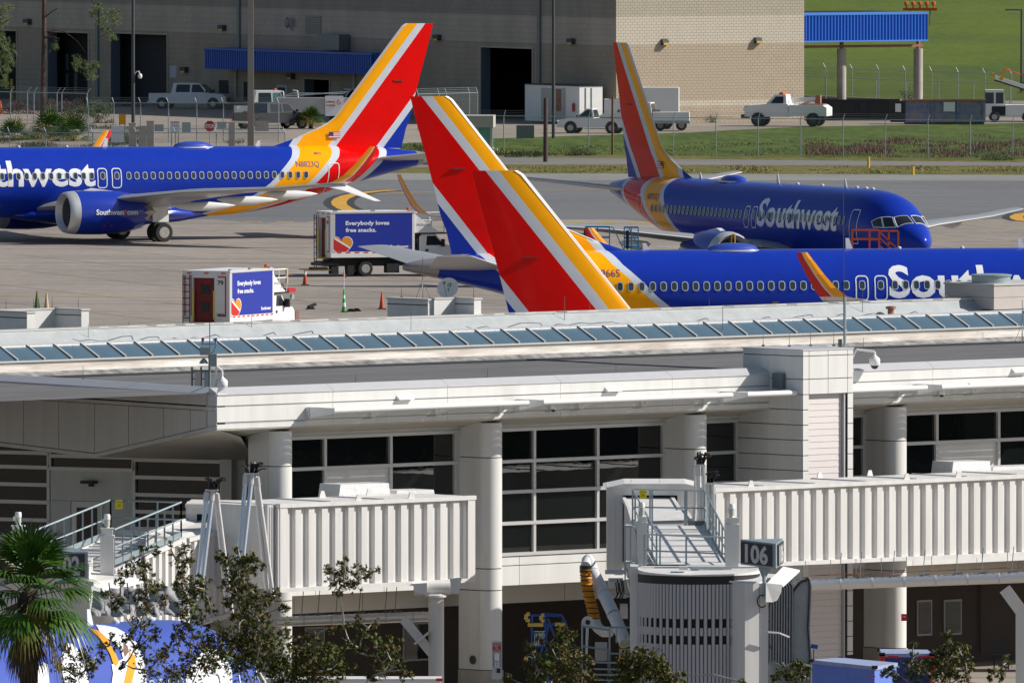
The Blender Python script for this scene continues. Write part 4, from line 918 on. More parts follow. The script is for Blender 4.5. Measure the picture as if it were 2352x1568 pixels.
def aircraft(label, az, anchor, px, py, tilt=0.0, side=-1, reg='', split=True, group='parked jets with blue red and yellow tails', detail=True, name='airliner', fleet='', com=False, art=False, text=True, wins=True, tips=(-1,1), fmat=None, wdx=0.0):
    P = gr(px, py, anchor[2]); 
    mw = Matrix.Translation(P) @ Matrix.Rotation(tilt, 4, 'Y') @ Matrix.Rotation(az, 4, 'Z') @ Matrix.Translation(-V(*anchor))
    t = thing(name, label, 'airliner', mw=mw, group=group)
    f = inst('fuselage', FUS_ME if not fmat else FUS_ME.copy(), t)
    if fmat: f.data.materials[0] = MATS[fmat]
    bf = MB(); N = 16; rings = []
    for x, w, h, zc in ((11.2,.3,.1,1.55),(12.5,1.5,.35,1.55),(14.5,2.15,.62,1.6),(17,2.3,.72,1.6),(20,2.25,.7,1.6),(22,1.6,.5,1.55),(24.0,.4,.15,1.5)):
        rings.append([V(x, w*cos(2*pi*i/N), zc+h*sin(2*pi*i/N)) for i in range(N)])
    bf.loft(rings); bf.build('belly_fairing', 'av_blue', t, smooth=60)
    for s in (-1, 1):
        fairings(wing_side(t, s, split, s in tips, wdx), s); engine(t, s, com and s == side); stab(t, s)
    fn = fin(t)
    # flags on the fin
    for s in (-1, 1):
        d = 1; x0, z0, w, h = 31.62, 6.03-.25, .72, .37
        # keep on the fin: the root rows are about 0.1 thick
        fl = MB(); yy = s*.19
        for i in range(7): fl.mi = 0 if i % 2 == 0 else 1; fl.quad((x0,yy,z0+h*i/7),(x0+w,yy,z0+h*i/7),(x0+w,yy,z0+h*(i+1)/7),(x0,yy,z0+h*(i+1)/7))
        fl.mi = 2; y2 = yy+s*.006; fl.quad((x0,y2,z0+h*.43),(x0+w*.4,y2,z0+h*.43),(x0+w*.4,y2,z0+h),(x0,y2,z0+h))
        fl.build('flag', ['av_red','av_white','flag_blue'], fn, fix=False)
    # tail cone tip
    tc = MB(); rings = []
    for x in (37.1,37.8,38.3,38.6,38.64):
        a, b, w = fus(min(x,38.6)); k = 1.03 if x < 38.62 else .3; zc = (a+b)/2; hh = (a-b)/2
        rings.append([V(x, w*k*cos(2*pi*i/20), zc+hh*k*sin(2*pi*i/20)) for i in range(20)])
    tc.loft(rings); tc.build('tail_cone', 'tail_grey', t, smooth=50)
    # satcom dome and blade antennas
    dm = MB(); N = 20; rings = []
    for q, k in ((0,1.04),(.06,1.02),(.07,1),(.16,.93),(.25,.78),(.31,.55),(.345,.28),(.35,.02)):
        rings.append([V(23.1+1.2*k*cos(2*pi*i/N), .55*k*sin(2*pi*i/N), 5.30+q) for i in range(N)])
    dm.loft(rings); dm.build('satellite_dome', 'dome_blue', t, smooth=60)
    db = MB(); rings = [[V(23.1+1.34*cos(2*pi*i/N), .66*sin(2*pi*i/N), z) for i in range(N)] for z in (5.27,5.335)]; db.loft(rings); db.build('dome_base', 'wing_white', t, smooth=40)
    for x, h in ((17.4,.48),(27.0,.30),(9.2,.42)):
        a = MB(); a.loft([[V(x,-.02,5.3),V(x,.02,5.3),V(x+.34,.02,5.3),V(x+.34,-.02,5.3)],[V(x+.2,-.015,5.36+h),V(x+.2,.015,5.36+h),V(x+.36,.015,5.36+h),V(x+.36,-.015,5.36+h)]]); a.build('antenna', 'wing_white', t)
    for x in (15.2,12.2,8.0,6.9,6.1):
        a = MB(); a.lathe([(.10,0),(.10,.05),(.05,.09),(.01,.10)], 10, (x,0,fus(x)[0]-.01)); a.build('beacon', 'wing_white', t)
    if wins:
        wxs = [17.5+.75+.508*k for k in range(23)] + [16.6-.66-.508*k for k in range(21)] + [17.5, 16.62]
        for k, x in enumerate(wxs):
            p = skin(x, 3.75, side, 0.012); tt, bb, w = fus(x); zc = (tt+bb)/2; hh = (tt-bb)/2
            nn = V(0, side*sqrt(max(0,1-((3.75-zc)/hh)**2))/w, (3.75-zc)/(hh*hh)).normalized()
            rot = V(0,1,0).rotation_difference(nn).to_matrix().to_4x4()
            inst('window', WIN_ME, t, Matrix.Translation(p) @ rot)
    for x in (17.5, 16.6): skin_outline(t, side, x, 3.62, .62, 1.14, .2, .055, 'av_white', 'exit_outline')
    skin_outline(t, side, 31.25, 3.55, .72, 1.75, .16, .05, 'av_white', 'door_outline')
    skin_outline(t, side, 4.75, 3.45, .80, 1.78, .16, .05, 'av_white', 'door_outline')
    if text:
        if side < 0: skin_text(t, 'Southwest', side, 6.5, 3.22, 9.66, 1.40, 'letter_white', bold=.026)
        else: skin_text(t, 'Southwest', side, 16.22, 3.22, 9.66, 1.40, 'letter_white', bold=.026)
    if reg: skin_text(t, reg, side, (28.85 if side < 0 else 30.35), 4.2, 1.47, .32, 'letter_dark', 'registration', bold=-.004)
    if fleet: skin_text(t, fleet, side, (30.2 if side < 0 else 30.65), 4.88, .42, .13, 'letter_dark', 'registration', bold=0)
    # cockpit glass
    cw = MB()
    def ang(x, z): tt, bb, w = fus(x); return math.acos(max(-1, min(1, (z-(tt+bb)/2)/((tt-bb)/2))))
    def sk2(x, a):   # angle from top
        tt, bb, w = fus(x); zc = (tt+bb)/2; hh = (tt-bb)/2; return V(x, w*1.012*sin(a), zc+hh*1.012*cos(a))
    A_ = lambda x, z: (x, ang(x, z))
    panes = [((1.12,.07),(1.78,.07),A_(2.02,3.98),A_(1.42,3.50)), (A_(1.47,3.49),A_(2.07,3.98),A_(2.55,3.98),A_(2.10,3.46)), (A_(2.16,3.46),A_(2.60,3.98),A_(3.10,3.76),A_(2.85,3.46))]
    for s in (-1, 1):
        for q in panes:
            k = MB(); G = 4
            pts = []
            for u in range(G+1):
                for v_ in range(G+1):
                    uu, vv = u/G, v_/G
                    x = (q[0][0]*(1-uu)+q[1][0]*uu)*(1-vv)+(q[3][0]*(1-uu)+q[2][0]*uu)*vv; a = (q[0][1]*(1-uu)+q[1][1]*uu)*(1-vv)+(q[3][1]*(1-uu)+q[2][1]*uu)*vv
                    pts.append(sk2(x, s*a))
            k.add(pts, [(u*(G+1)+v_, u*(G+1)+v_+1, (u+1)*(G+1)+v_+1, (u+1)*(G+1)+v_) for u in range(G) for v_ in range(G)])
            g = k.build('cockpit_window', 'car_glass', t, smooth=60)
            fr = MB(); ring = [pts[i] for i in list(range(0,G+1))+[ (u)*(G+1)+G for u in range(1,G+1)]+[G*(G+1)+v_ for v_ in range(G-1,-1,-1)]+[u*(G+1) for u in range(G-1,0,-1)]]
            for a, b in zip(ring, ring[1:]+ring[:1]): fr.tube(a, b, .022, 5)
            fr.build('frame', 'av_white', g)
    # landing gear
    for s in (-1, 1):
        g = MB(); g.tube((19.75, s*2.86, 2.1), (19.75, s*2.86, .56), .12, 10); g.tube((19.75, s*2.86, 1.3), (19.6, s*1.2, 1.9), .06, 8); g.tube((19.75,s*2.4,.57),(19.75,s*3.3,.57),.08,8)
        go = g.build('main_gear', 'wing_white', t)
        gd = MB(); gd.box(19.2, s*3.06, 1.15, 20.2, s*3.10, 2.1); gd.build('gear_door', 'av_white', go)
        for dy in (-.43, .43): wheel(go, 19.75, s*2.86+dy, .565, .565, .40)
    g = MB(); g.tube((4.9,0,1.6),(4.8,0,.35),.08,8); g.tube((4.8,-.3,.36),(4.8,.3,.36),.05,8); go = g.build('nose_gear', 'wing_white', t)
    for dy in (-.22,.22): wheel(go, 4.8, dy, .345, .345, .2)
    return t
if 1: jetA = aircraft('leftmost blue jet, registration N8823Q, engine and main wheels in full view', R(26), (17.5,-1.84,3.75), 268, 404, tilt=.0075, side=-1, reg='N8823Q', fleet='8823', com=True)
jetB = aircraft('blue jet behind the terminal roof, 8966S on its yellow tail band', R(195), (17.5,1.84,3.75), 1980, 655, tilt=.003, side=1, reg='N8966S', split=False, wdx=-1.0)
jetC = aircraft('blue jet at upper right, nose towards the camera, cockpit windows visible', R(114.3), (0,0,2.75), 2123, 557, side=1, reg='N8933Q', split=False, tips=(1,))
jetD = aircraft('nearest jet, only its red and yellow tail fin showing above the roof', R(191), (38.15,0,12.36), 1092, 392, side=1, split=False, wins=False, text=False)
# ---------------- terminal building frame ----------------
TH = R(42.7)
C2 = at(1121, 1541, 471.5); C2 = V(C2.x, C2.y, 0)
UX = V(cos(TH), sin(TH), 0); IN = V(-sin(TH), cos(TH), 0)       # along the facade, into the building
TM = Matrix.Translation(C2) @ Matrix.Rotation(TH, 4, 'Z')
def pl(px, py, y):
    """pixel -> (u, z) on the plane y (metres behind the column front centre line)"""
    d = ray(px, py); t = ((C2 + IN*y) - CAM).dot(IN)/d.dot(IN); p = CAM + d*t
    return (p - C2).dot(UX), p.z
def pu(px, py, u):
    """pixel -> (y, z) on the plane of given u"""
    d = ray(px, py); t = ((C2 + UX*u) - CAM).dot(UX)/d.dot(UX); p = CAM + d*t
    return (p - C2).dot(IN), p.z
def ph(px, py, z):
    p = gr(px, py, z) ; q = p - C2; return q.dot(UX), q.dot(IN)
def tw(u, y, z): return C2 + UX*u + IN*y + V(0,0,z)
term = thing('terminal_building', 'long white panelled airport terminal with sunshades and round-ended columns', 'terminal', mw=TM)
def tb(name, mb, m, parent=None, **k): return mb.build(name, m, parent or term, **k)
YF, YW = -.55, .9
ZTOP = pl(1100, 880, YF)[1]; ZB = pl(547, 984, YF)[1]
UK = pl(498, 940, YF)[0]; UEND = pl(2900, 940, YF)[0]; UEB = UEND+16; UP0 = pl(1797, 900, YF)[0]; UP1 = pl(1960, 900, -2.0)[0]; UPL = pl(1844, 900, -2.0)[0]
print('terminal', ZTOP, ZB, UK, UEND, UP0, UP1)
# fascia: coping, two bands, lower strip, with recessed grooves; panel lengths from the visible joints
hs = ZTOP-ZB
bands = [(0, .31), (.355, .80), (.865, 1.0)]
for a, b in ((UK, UP0), (UP1, UEND)):
    core = MB(); core.box(a+.02, YF+.03, ZB+.02, b-.02, YF+.5, ZTOP-.03); tb('fascia_core', core, 'grey_trim')
    cop = MB(); L = b-a; nn = max(1, int(L/4.3))
    for k in range(nn):
        u0, u1 = a+L*k/nn+.008, a+L*(k+1)/nn-.008
        mb = MB(); mb.prism([(u0,YF-.03,ZTOP-.03),(u0,YF+.30,ZTOP+.14),(u0,YF+.36,ZTOP+.14),(u0,YF+.36,ZTOP-.1),(u0,YF-.03,ZTOP-.07)], (u1-u0,0,0)); tb('coping', mb, 'coping_metal')
        for (p, q) in bands:
            mb = MB(); mb.box(u0, YF, ZTOP-.07-q*hs*.93, u1, YF+.025, ZTOP-.07-p*hs*.93); tb('fascia_panel', mb, 'panel_white')
# soffit sloping down inwards
sof = MB(); ZS1 = ZB - .28
for a, b in ((UK, UP0+.3), (UP1, UEND)):
    n = max(1, int((b-a)/2.8))
    for k in range(n):
        u0, u1 = a+(b-a)*k/n+.01, a+(b-a)*(k+1)/n-.01
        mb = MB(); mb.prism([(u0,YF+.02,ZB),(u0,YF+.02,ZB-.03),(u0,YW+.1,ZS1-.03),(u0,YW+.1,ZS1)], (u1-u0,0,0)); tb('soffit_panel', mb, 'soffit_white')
# columns with rounded front ends
ZL = [pl(1100, y, -.3)[1] for y in (1052, 1307, 1357, 1540)]
CR = .39
def stad(r, y1, n=14):
    pts = [(-r, y1)] + [(-r, 0)] + [(r*sin(t), -r*cos(t)) for t in [(-pi/2 + pi*i/n) for i in range(1, n)]] + [(r, 0), (r, y1)]
    return pts
def column(u, name='column'):
    ztops = [ZS1+.15] + ZL
    core = MB(); core.prism([(u+x, y, 0.0) for x, y in stad(CR-.03, YW-.02)], (0,0,ZB-.15)); c = tb('column', core, 'dark_gap')
    for k, (zt, zb) in enumerate(zip(ztops, ztops[1:]+[None])):
        if zb is None: break
        for part in (0, 1):
            mb = MB(); g = .014
            zt2 = ZB - .02 if k == 0 else zt
            if part == 0:
                pts = [(u-CR, YW), (u-CR, .015), (u-CR+.03, .015), (u-CR+.03, YW)]
                if k == 0:   # top cut along the sloping soffit
                    mb.add([(u-CR,YW,zb+g),(u-CR,.015,zb+g),(u-CR,.015,ZB-.12),(u-CR,YW,ZS1-.03),(u-CR+.03,YW,zb+g),(u-CR+.03,.015,zb+g),(u-CR+.03,.015,ZB-.12),(u-CR+.03,YW,ZS1-.03)],[(0,1,2,3),(7,6,5,4),(0,4,5,1),(1,5,6,2),(2,6,7,3)])
                else: mb.prism([(x,y,zb+g) for x,y in pts], (0,0,zt-zb-2*g))
            else:
                arc = stad(CR, .0)[1:-1]; q = [(u+x, y) for x, y in arc] + [(u+CR, YW)]
                mb.prism([(x,y,zb+g) for x,y in q] , (0,0,(ZB-.13 if k == 0 else zt)-zb-2*g))
            mb.build('column_panel', 'panel_white', c, smooth=30)
    pd = MB(); pd.prism([(u+x*1.08, y*1.0-(0.03 if y<0 else 0), 0) for x, y in stad(CR, YW)], (0,0,ZL[-1]-.01)); pd.build('pedestal', 'concrete_col', c, smooth=30)
    return c
CU = [pl(x-30, 1000, 0)[0] for x in (670, 1153, 1623, 2083)]; CU.append(CU[-1]+(CU[-1]-CU[-2])); CU.append(CU[-1]+(CU[-1]-CU[-2]))
print('cols', CU)
for u in CU: column(u)
# curtain wall
ZH = pl(1154, 987, YW)[1]; ZR = [pl(1200, y, YW)[1] for y in (1058, 1128, 1200, 1271)]
print('glaz', ZH, ZR)
def glazing(parent, u0, u1, us, zs, y, solid=(), gmat='glass_dark', fr='frame_alu', t=.05, lit=None, skip=()):
    us = [u0]+[u for u in us if u0+.1 < u < u1-.1]+[u1]
    for i in range(len(us)-1):
        for j in range(len(zs)-1):
            if (i, j) in skip: continue
            mb = MB(); mb.box(us[i]+t*.7, y+.03, zs[j+1]+t*.7, us[i+1]-t*.7, y+.06, zs[j]-t*.7)
            mb.build('infill_panel' if (i, j) in solid else 'window_pane', 'panel_white' if (i, j) in solid else gmat, parent)
    for u in us: mb = MB(); mb.box(u-t, y-.06, zs[-1]-t, u+t, y+.10, zs[0]+t); mb.build('mullion', fr, parent)
    for z in zs: mb = MB(); mb.box(u0, y-.085, z-t, u1, y+.095, z+t); mb.build('transom', fr, parent)
BAYM = [[pl(x, 1000, YW)[0] for x in (745, 896, 1044)], [pl(x, 1100, YW)[0] for x in (1225.5, 1371, 1516)], [pl(1690, 1050, YW)[0]], [pl(x, 1000, YW)[0] for x in (2150, 2292)]]
cw = MB(); cw.box(CU[0], YW+.02, ZR[-1]-.2, 40, YW+.03, ZR[-1]-.15)
curtain = tb('curtain_wall', cw, 'frame_alu')
step = CU[2]-CU[1]
zs = [ZH] + ZR
zs2 = [ZH, pl(900, 1068, YW)[1], pl(900, 1145, YW)[1], ZR[2], ZR[3]]
glazing(curtain, CU[0]+CR, CU[1]-CR-.05, BAYM[0], zs2, YW, solid={(1,1),(1,2)})
glazing(curtain, CU[1]+CR, CU[2]-CR-.05, BAYM[1], zs, YW)
glazing(curtain, CU[2]+CR, pl(1690,1050,YW)[0], [], zs, YW)
glazing(curtain, UP1-.3, CU[3]-CR-.05, [pl(1978,1050,YW)[0]-.0], zs, YW)
glazing(curtain, CU[3]+CR, CU[4]-CR-.05, BAYM[3], zs2, YW, solid={(1,1),(1,2)})
glazing(curtain, CU[4]+CR, CU[5]-CR-.05, [CU[4]+2.6, CU[4]+5.2], zs, YW)
# dim interior behind the glass
it = MB(); it.box(CU[1], YW+6, ZR[-1]-.3, UEND, YW+6.2, ZTOP-.3); it.box(CU[1]-2, YW+.3, ZR[-1]-.35, UEND, YW+6, ZR[-1]-.3); tb('interior_wall', it, 'interior_grey')
# lintel strip between head and soffit
lt = MB(); lt.box(CU[0]-.3, YW-.02, ZH+.05, UP0+.5, YW+.2, ZS1+.02); lt.box(UP1-.5, YW-.02, ZH+.05, UEND, YW+.2, ZS1+.02); tb('lintel', lt, 'panel_white')
# sill band below glazing: panels with joints, and deeper lower beam
ZA, ZBm, ZC, ZD = ZR[-1]-.06, pl(1200, 1297, YW-.05)[1], pl(1200, 1343, YW-.05)[1], pl(1200, 1383, YW+.9)[1]
core = MB(); core.box(CU[0]-.5, YW+.03, ZC+.03, UEND, YW+.9, ZA); tb('sill_core', core, 'dark_gap')
j = [CU[0]-.5]
u = CU[0]-.5
while u < UEND:
    u1 = u+2.72
    for za, zb in ((ZA, ZBm), (ZBm, ZC)):
        mb = MB(); mb.box(u+.012, YW-.05, zb+.012, u1-.012, YW+.03, za-.012); tb('sill_panel', mb, 'panel_white')
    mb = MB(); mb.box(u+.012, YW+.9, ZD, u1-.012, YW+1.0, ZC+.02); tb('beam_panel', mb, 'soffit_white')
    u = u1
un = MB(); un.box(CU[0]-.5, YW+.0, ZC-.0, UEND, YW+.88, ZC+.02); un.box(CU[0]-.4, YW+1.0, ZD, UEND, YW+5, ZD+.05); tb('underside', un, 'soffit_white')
# ground floor wall in the shade, windows in it
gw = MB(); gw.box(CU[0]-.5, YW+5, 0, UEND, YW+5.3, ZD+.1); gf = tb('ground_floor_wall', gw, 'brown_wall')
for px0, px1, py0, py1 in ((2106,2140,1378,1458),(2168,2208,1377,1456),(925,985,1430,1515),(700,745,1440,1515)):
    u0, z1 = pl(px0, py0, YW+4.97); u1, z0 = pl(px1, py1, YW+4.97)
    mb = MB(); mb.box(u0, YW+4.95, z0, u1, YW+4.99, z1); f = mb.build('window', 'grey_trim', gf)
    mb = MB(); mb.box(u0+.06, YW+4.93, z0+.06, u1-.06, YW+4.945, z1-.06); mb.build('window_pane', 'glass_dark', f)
cj = MB(); cj.tube(tuple([pl(2253,1360,YW+4.9)[0], YW+4.9, 0.3]), tuple([pl(2253,1360,YW+4.9)[0], YW+4.9, ZD]), .04, 6); cj.build('conduit', 'brown_wall', gf)
# projecting shaft with louvre door and roof housing
yP = -2.0; PZ = [pl(1900, y, yP)[1] for y in (802, 816, 869, 904)]
sh = MB(); sh.box(UPL+.03, yP+.03, PZ[3]+.02, UP1-.03, .6, PZ[0]-.02); sh.box(UPL+.03, yP+.03, 0, UPL+.26, YW, PZ[3]); sh.box(UP1-.26, yP+.03, 0, UP1-.03, YW, PZ[3])
sc = tb('stair_shaft', sh, 'dark_gap')
def fp(u0, z0, u1, z1, m='panel_white'):
    mb = MB(); mb.box(u0+.012, yP, z0+.012, u1-.012, yP+.03, z1-.012); mb.build('wall_panel', m, sc)
W2 = UP1-UPL; uu = [UPL, UPL+.26, UPL+W2*.5, UP1-.24, UP1]
for k in range(4):
    fp(uu[k], PZ[1], uu[k+1], PZ[0]) if k in (1,2) else fp(uu[k], PZ[1], uu[k+1], PZ[0])
    fp(uu[k], PZ[2], uu[k+1], PZ[1]); fp(uu[k], PZ[3], uu[k+1], PZ[2])
z = PZ[3]; h = pl(1850, 967, yP)[1]-pl(1850, 1002, yP)[1]
while z > 1.1:
    fp(uu[0], max(1.05, z-h), uu[1], z); fp(uu[3], max(1.05, z-h), uu[4], z)
    mb = MB(); mb.box(UPL-.01, yP+.04, max(1.05,z-h)+.012, UPL+.03, YW+.2, z-.012); mb.build('wall_panel', 'panel_white', sc)
    z -= h
for za, zb in ((PZ[1], PZ[0]), (PZ[2], PZ[1]), (PZ[3], PZ[2])):
    mb = MB(); mb.box(UPL, yP+.035, za+.012, UPL+.03, .6, zb-.012); mb.build('wall_panel', 'panel_white', sc)
    mb = MB(); mb.box(UP1-.03, yP+.035, za+.012, UP1, .6, zb-.012); mb.build('wall_panel', 'panel_white', sc)
cp = MB(); cp.box(UPL-.02, yP-.02, PZ[0]-.02, UP1+.02, .62, PZ[0]+.02); cp.build('roof_cap', 'coping_metal', sc)
for k in range(46):
    z1 = PZ[3]-.12-k*.19
    if z1 < .3: break
    mb = MB(); mb.prism([(uu[1]+.01,yP+.16,z1),(uu[1]+.01,yP+.148,z1-.182),(uu[1]+.01,yP+.16,z1-.186)], (uu[3]-uu[1]-.12,0,0)); mb.build('louver_slat', 'louver_pink', sc)
bk = MB(); bk.box(uu[1], yP+.17, 0, uu[3], yP+.2, PZ[3]); bk.build('door_back', 'louver_pink', sc)
tr = MB(); tr.box(uu[3]-.10, yP+.05, 0, uu[3]-.05, yP+.17, PZ[3]); tr.build('door_jamb', 'grey_trim', sc)
# small junction box on the shaft side
u0 = UPL-.03; ya, za = pu(1780, 856, u0); yb, zb = pu(1803, 892, u0)
mb = MB(); mb.box(u0-.12, min(ya,yb), zb, u0+.02, max(ya,yb), za); mb.build('junction_box', 'galv_dark', sc)
# roof
ZRF = ZTOP-.02
yC = ph(1176, 824, ZRF)[1]; 
rf = MB(); rf.quad((UK-11, YF+.3, ZRF),(UEB, YF+.3, ZRF),(UEB, yC+.2, ZRF),(UK-11, yC+.2, ZRF))
# part over the angled wing, filled later
roof = tb('flat_roof', rf, 'flat_roof')
zc1 = pl(1176, 802, yC)[1]; 
kb = MB(); kb.prism([(UK-24,yC,ZRF+.13),(UK-24,yC,zc1),(UK-24,yC+.3,zc1),(UK-24,yC+.3,ZRF)], (UEB-UK+24,0,0)); tb('roof_kerb', kb, 'membrane_white'); kb = MB(); kb.prism([(UK-24,yC-.4,ZRF),(UK-24,yC-.01,ZRF+.13),(UK-24,yC+.3,ZRF+.1),(UK-24,yC+.3,ZRF)], (UEB-UK+24,0,0)); tb('kerb_flashing', kb, 'membrane_old')
dk = MB(); dk.quad((UK-24,yC-1.6,ZRF+.012),(UEB,yC-1.6,ZRF+.012),(UEB,yC-.4,ZRF+.012),(UK-24,yC-.4,ZRF+.012)); tb('kerb_gravel', dk, 'roof_gravel_dark')
g0 = pl(1176, 788, yC+.1); zg0 = g0[1]; yg1 = yC+.1+.80; zg1 = pl(1176, 755, yg1)[1]
print('sky', yC, zc1, zg0, zg1, ZRF)
k2 = MB(); k2.box(UK-24, yC+.12, zc1-.02, UEB, yC+.4, zg0-.03); tb('skylight_kerb', k2, 'kerb_dull')
sky_ = MB(); sky_.box(UK-24, yC+.06, zg0-.06, UEB, yC+.14, zg0-.01); sk = tb('skylight', sky_, 'frame_alu')
rdg = MB(); rdg.box(UK-24, yg1, zg1-.3, UEB, yg1+.12, zg1+.05); rdg.build('ridge_flashing', 'frame_alu', sk)
# panes from the measured spacing
up = [ph(x, y, (zg0))[0] for x, y in ((100,823),)][0]
pn = pl(62, 788.5, yg1)[0]; p2 = pl(2290, 719.5, yg1)[0]; dpu = (p2-pn)/37.9
print('pane', dpu)
nsl = 0; u = pn - dpu*14
glm = MB(); dv = Vector((0, yg1-(yC+.1), zg1-zg0)).normalized()
nrm = Vector((0,-dv.z,dv.y))
glm.prism([(.02, yC+.12, zg0),(dpu-.02, yC+.12, zg0),(dpu-.02, yg1, zg1-.01),(.02, yg1, zg1-.01)], (0,.02,-.03)); gl_me = glm.mesh('glass_pane', 'skylight_glass')
brm = MB(); brm.bar((0, yC+.08, zg0+.01),(0, yg1+.02, zg1+.01), .05, .06); br_me = brm.mesh('glazing_bar', 'bar_white')
while u < UEB-1:
    inst('glass_pane', gl_me, sk, Matrix.Translation((u,0,0))); inst('glazing_bar', br_me, sk, Matrix.Translation((u,0,0))); u += dpu
# back roof strip and far parapet
zb = zg1-.03; yp = yg1+1.6; zp = pl(1176, 723, yp)[1]
br = MB(); br.prism([(UK-24,yg1+.12,zb-.3),(UK-24,yg1+.12,zb-.06),(UK-24,yp-.5,zb-.02),(UK-24,yp-.02,zp-.04),(UK-24,yp,zp),(UK-24,yp+.4,zp),(UK-24,yp+.4,zb-.6)], (UEB-UK+24,0,0)); tb('back_parapet', br, 'membrane')
ce = MB(); ce.box(UK-24, yp-.02, zp+.0, UEB, yp+.42, zp+.05); tb('parapet_cap', ce, 'bar_white')
# solid mass of the building behind
bm_ = MB(); bm_.box(CU[1], YW+6.3, 0, UEND, yC+.31, ZRF-.1); bm_.box(CU[2], yC+.31, 0, UEB, yp+.36, zb-.31); bm_.box(UK-24, yC+.31, ZRF-1.2, CU[2], yp+.36, zb-.31); tb('wall', bm_, 'panel_white')
print('back', yp, zp)
# sunshades: one per bay, three panels each
def sunshade(u0, u1, n=3, zt=None, first=True):
    mb = MB(); zt = zt
    pr = [(u0,YF-.03,zt-.35),(u0,YF-.03,zt),(u0,YF-1.16,zt),(u0,YF-1.25,zt-.04),(u0,YF-1.25,zt-.10),(u0,YF-1.15,zt-.16)]
    mb.prism(pr, (.03,0,0)); s = tb('sunshade', mb, 'white_paint')
    if True:
        pp = MB(); pp.box(u0-.02, YF-.16, zt-.36, u0+.05, YF, zt-.02); pp.build('mounting_plate', 'coping_metal', s)
    for k in range(1, n+1):
        ue = u0+(u1-u0)*k/n
        b = MB(); b.prism([(ue,YF-.03,zt-.34),(ue,YF-.03,zt-.06),(ue,YF-1.16,zt-.06),(ue,YF-1.18,zt-.10)], (.03,0,0)); b.box(ue-.05, YF-.14, zt-.36, ue+.08, YF, zt-.08); b.build('bracket', 'white_paint', s)
        ua = u0+(u1-u0)*(k-1)/n+.03
        for i in range(6):
            yy = YF-.12-.18*i; zz = zt-.03
            b = MB(); b.prism([(ua,yy+.02,zz-.06),(ua,yy-.185,zz-.01),(ua,yy-.19,zz+.01),(ua,yy+.015,zz-.04)], (ue-ua-.01,0,0)); b.build('slat', 'white_paint', s)
        b = MB(); b.tube((ua, YF-1.16, zt-.07),(ue+.03, YF-1.16, zt-.07), .085, 10); b.build('edge_tube', 'white_paint', s, smooth=40)
ZSH = pl(704, 934, YF)[1]
def us_(x): return pl(x, 925, YF)[0]
print('zsh', ZSH, ZTOP, ZB)
for a, b in ((703, 1149), (1184, 1617), (1652, 1796)):
    sunshade(us_(a), us_(b), 1 if a == 1652 else 3, ZSH)
for a, b, n in ((1962, 2064, 1), (2098, 2500, 3)): sunshade(us_(a) if a > 1990 else UP1+.05, us_(b), n, ZSH)
# wall vents on fascia
for x, y in ((928, 912), (1406, 893), (2340, 850)):
    u0, z0 = pl(x, y, YF); mb = MB(); mb.prism([(u0-.3,YF-.0,z0+.07),(u0-.3,YF-.13,z0-.03),(u0-.3,YF-.13,z0-.07),(u0-.3,YF,z0-.07)], (.6,0,0)); tb('vent_hood', mb, 'white_paint')
# ---------------- angled wing on the left ----------------
K = tw(UK, YF, 0); WA = R(50); WD = V(-cos(WA), sin(WA), 0); WN = V(-sin(WA), -cos(WA), 0)   # along the wing (left, away), outward normal
def wl_(px, py, off=0.0):
    d = ray(px, py); o = K + WN*off; t = (o-CAM).dot(WN)/d.dot(WN); p = CAM+d*t; return (p-o).dot(WD), p.z
WM = Matrix(((WD.x, -WN.x, 0, K.x), (WD.y, -WN.y, 0, K.y), (0,0,1,0), (0,0,0,1)))     # local x along the wing, y inwards
wing = thing('terminal_wing', 'angled grey-white end of the terminal with a pointed overhang', 'building', mw=WM)
LX = wl_(-250, 850)[0]
V1 = wl_(218, 1050); VB0 = wl_(-120, 1010)
_t0 = wl_(0, 874); _k = (_t0[1]-(ZTOP-.03))/_t0[0]
def zt_(x): return ZTOP + _k*x
def wz(x):    # lower edge
    return (ZB + (V1[1]-ZB)*x/V1[0]) if x < V1[0] else V1[1] + (VB0[1]-V1[1])*(x-V1[0])/(VB0[0]-V1[0])
dz_ = V(LX, 0, _k*LX)
cpw = MB(); cpw.prism([(0,-.03,ZTOP-.03),(0,.30,ZTOP+.14),(0,.36,ZTOP+.14),(0,.36,ZTOP-.1),(0,-.03,ZTOP-.07)], dz_); cpw.build('coping', 'coping_metal', wing)
B1, B2 = -.07-.31*hs*.93, -.07-.355*hs*.93
f = MB(); f.prism([(.03,0,ZTOP+B1),(.03,0,ZTOP-.07),(.03,.03,ZTOP-.07),(.03,.03,ZTOP+B1)], dz_); f.build('fascia_panel', 'panel_white', wing)
cr = MB(); cr.prism([(.03,.035,zt_(0)-.08)] + [(x,.035,wz(x)+.02) for x in (0.03, V1[0], LX)] + [(LX,.035,zt_(LX)-.08)], (0,.3,0)); cr.build('fascia_core', 'dark_gap', wing)
f = MB(); f.prism([(.03,-.01,ZTOP+B2-.1),(.03,-.01,ZTOP+B2),(.03,.03,ZTOP+B2),(.03,.03,ZTOP+B2-.1)], dz_); f.build('trim_band', 'panel_white', wing)
jx = [0.02] + [wl_(x, 950)[0] for x in (437, 376, 295, 217, 135, 54, -30, -110, -200)]
for a, b in zip(jx[:-1], jx[1:]):
    xs = [a+.015, b-.015]
    if a < V1[0]-.03 < b-.05: xs = [a+.015, V1[0], b-.015]
    mb = MB(); p = [(xs[0],0,zt_(xs[0])+B2-.12)] + [(x,0,wz(x)+.13) for x in xs] + [(xs[-1],0,zt_(xs[-1])+B2-.12)]; mb.prism(p, (0,.03,0)); mb.build('wall_panel', 'panel_white', wing)
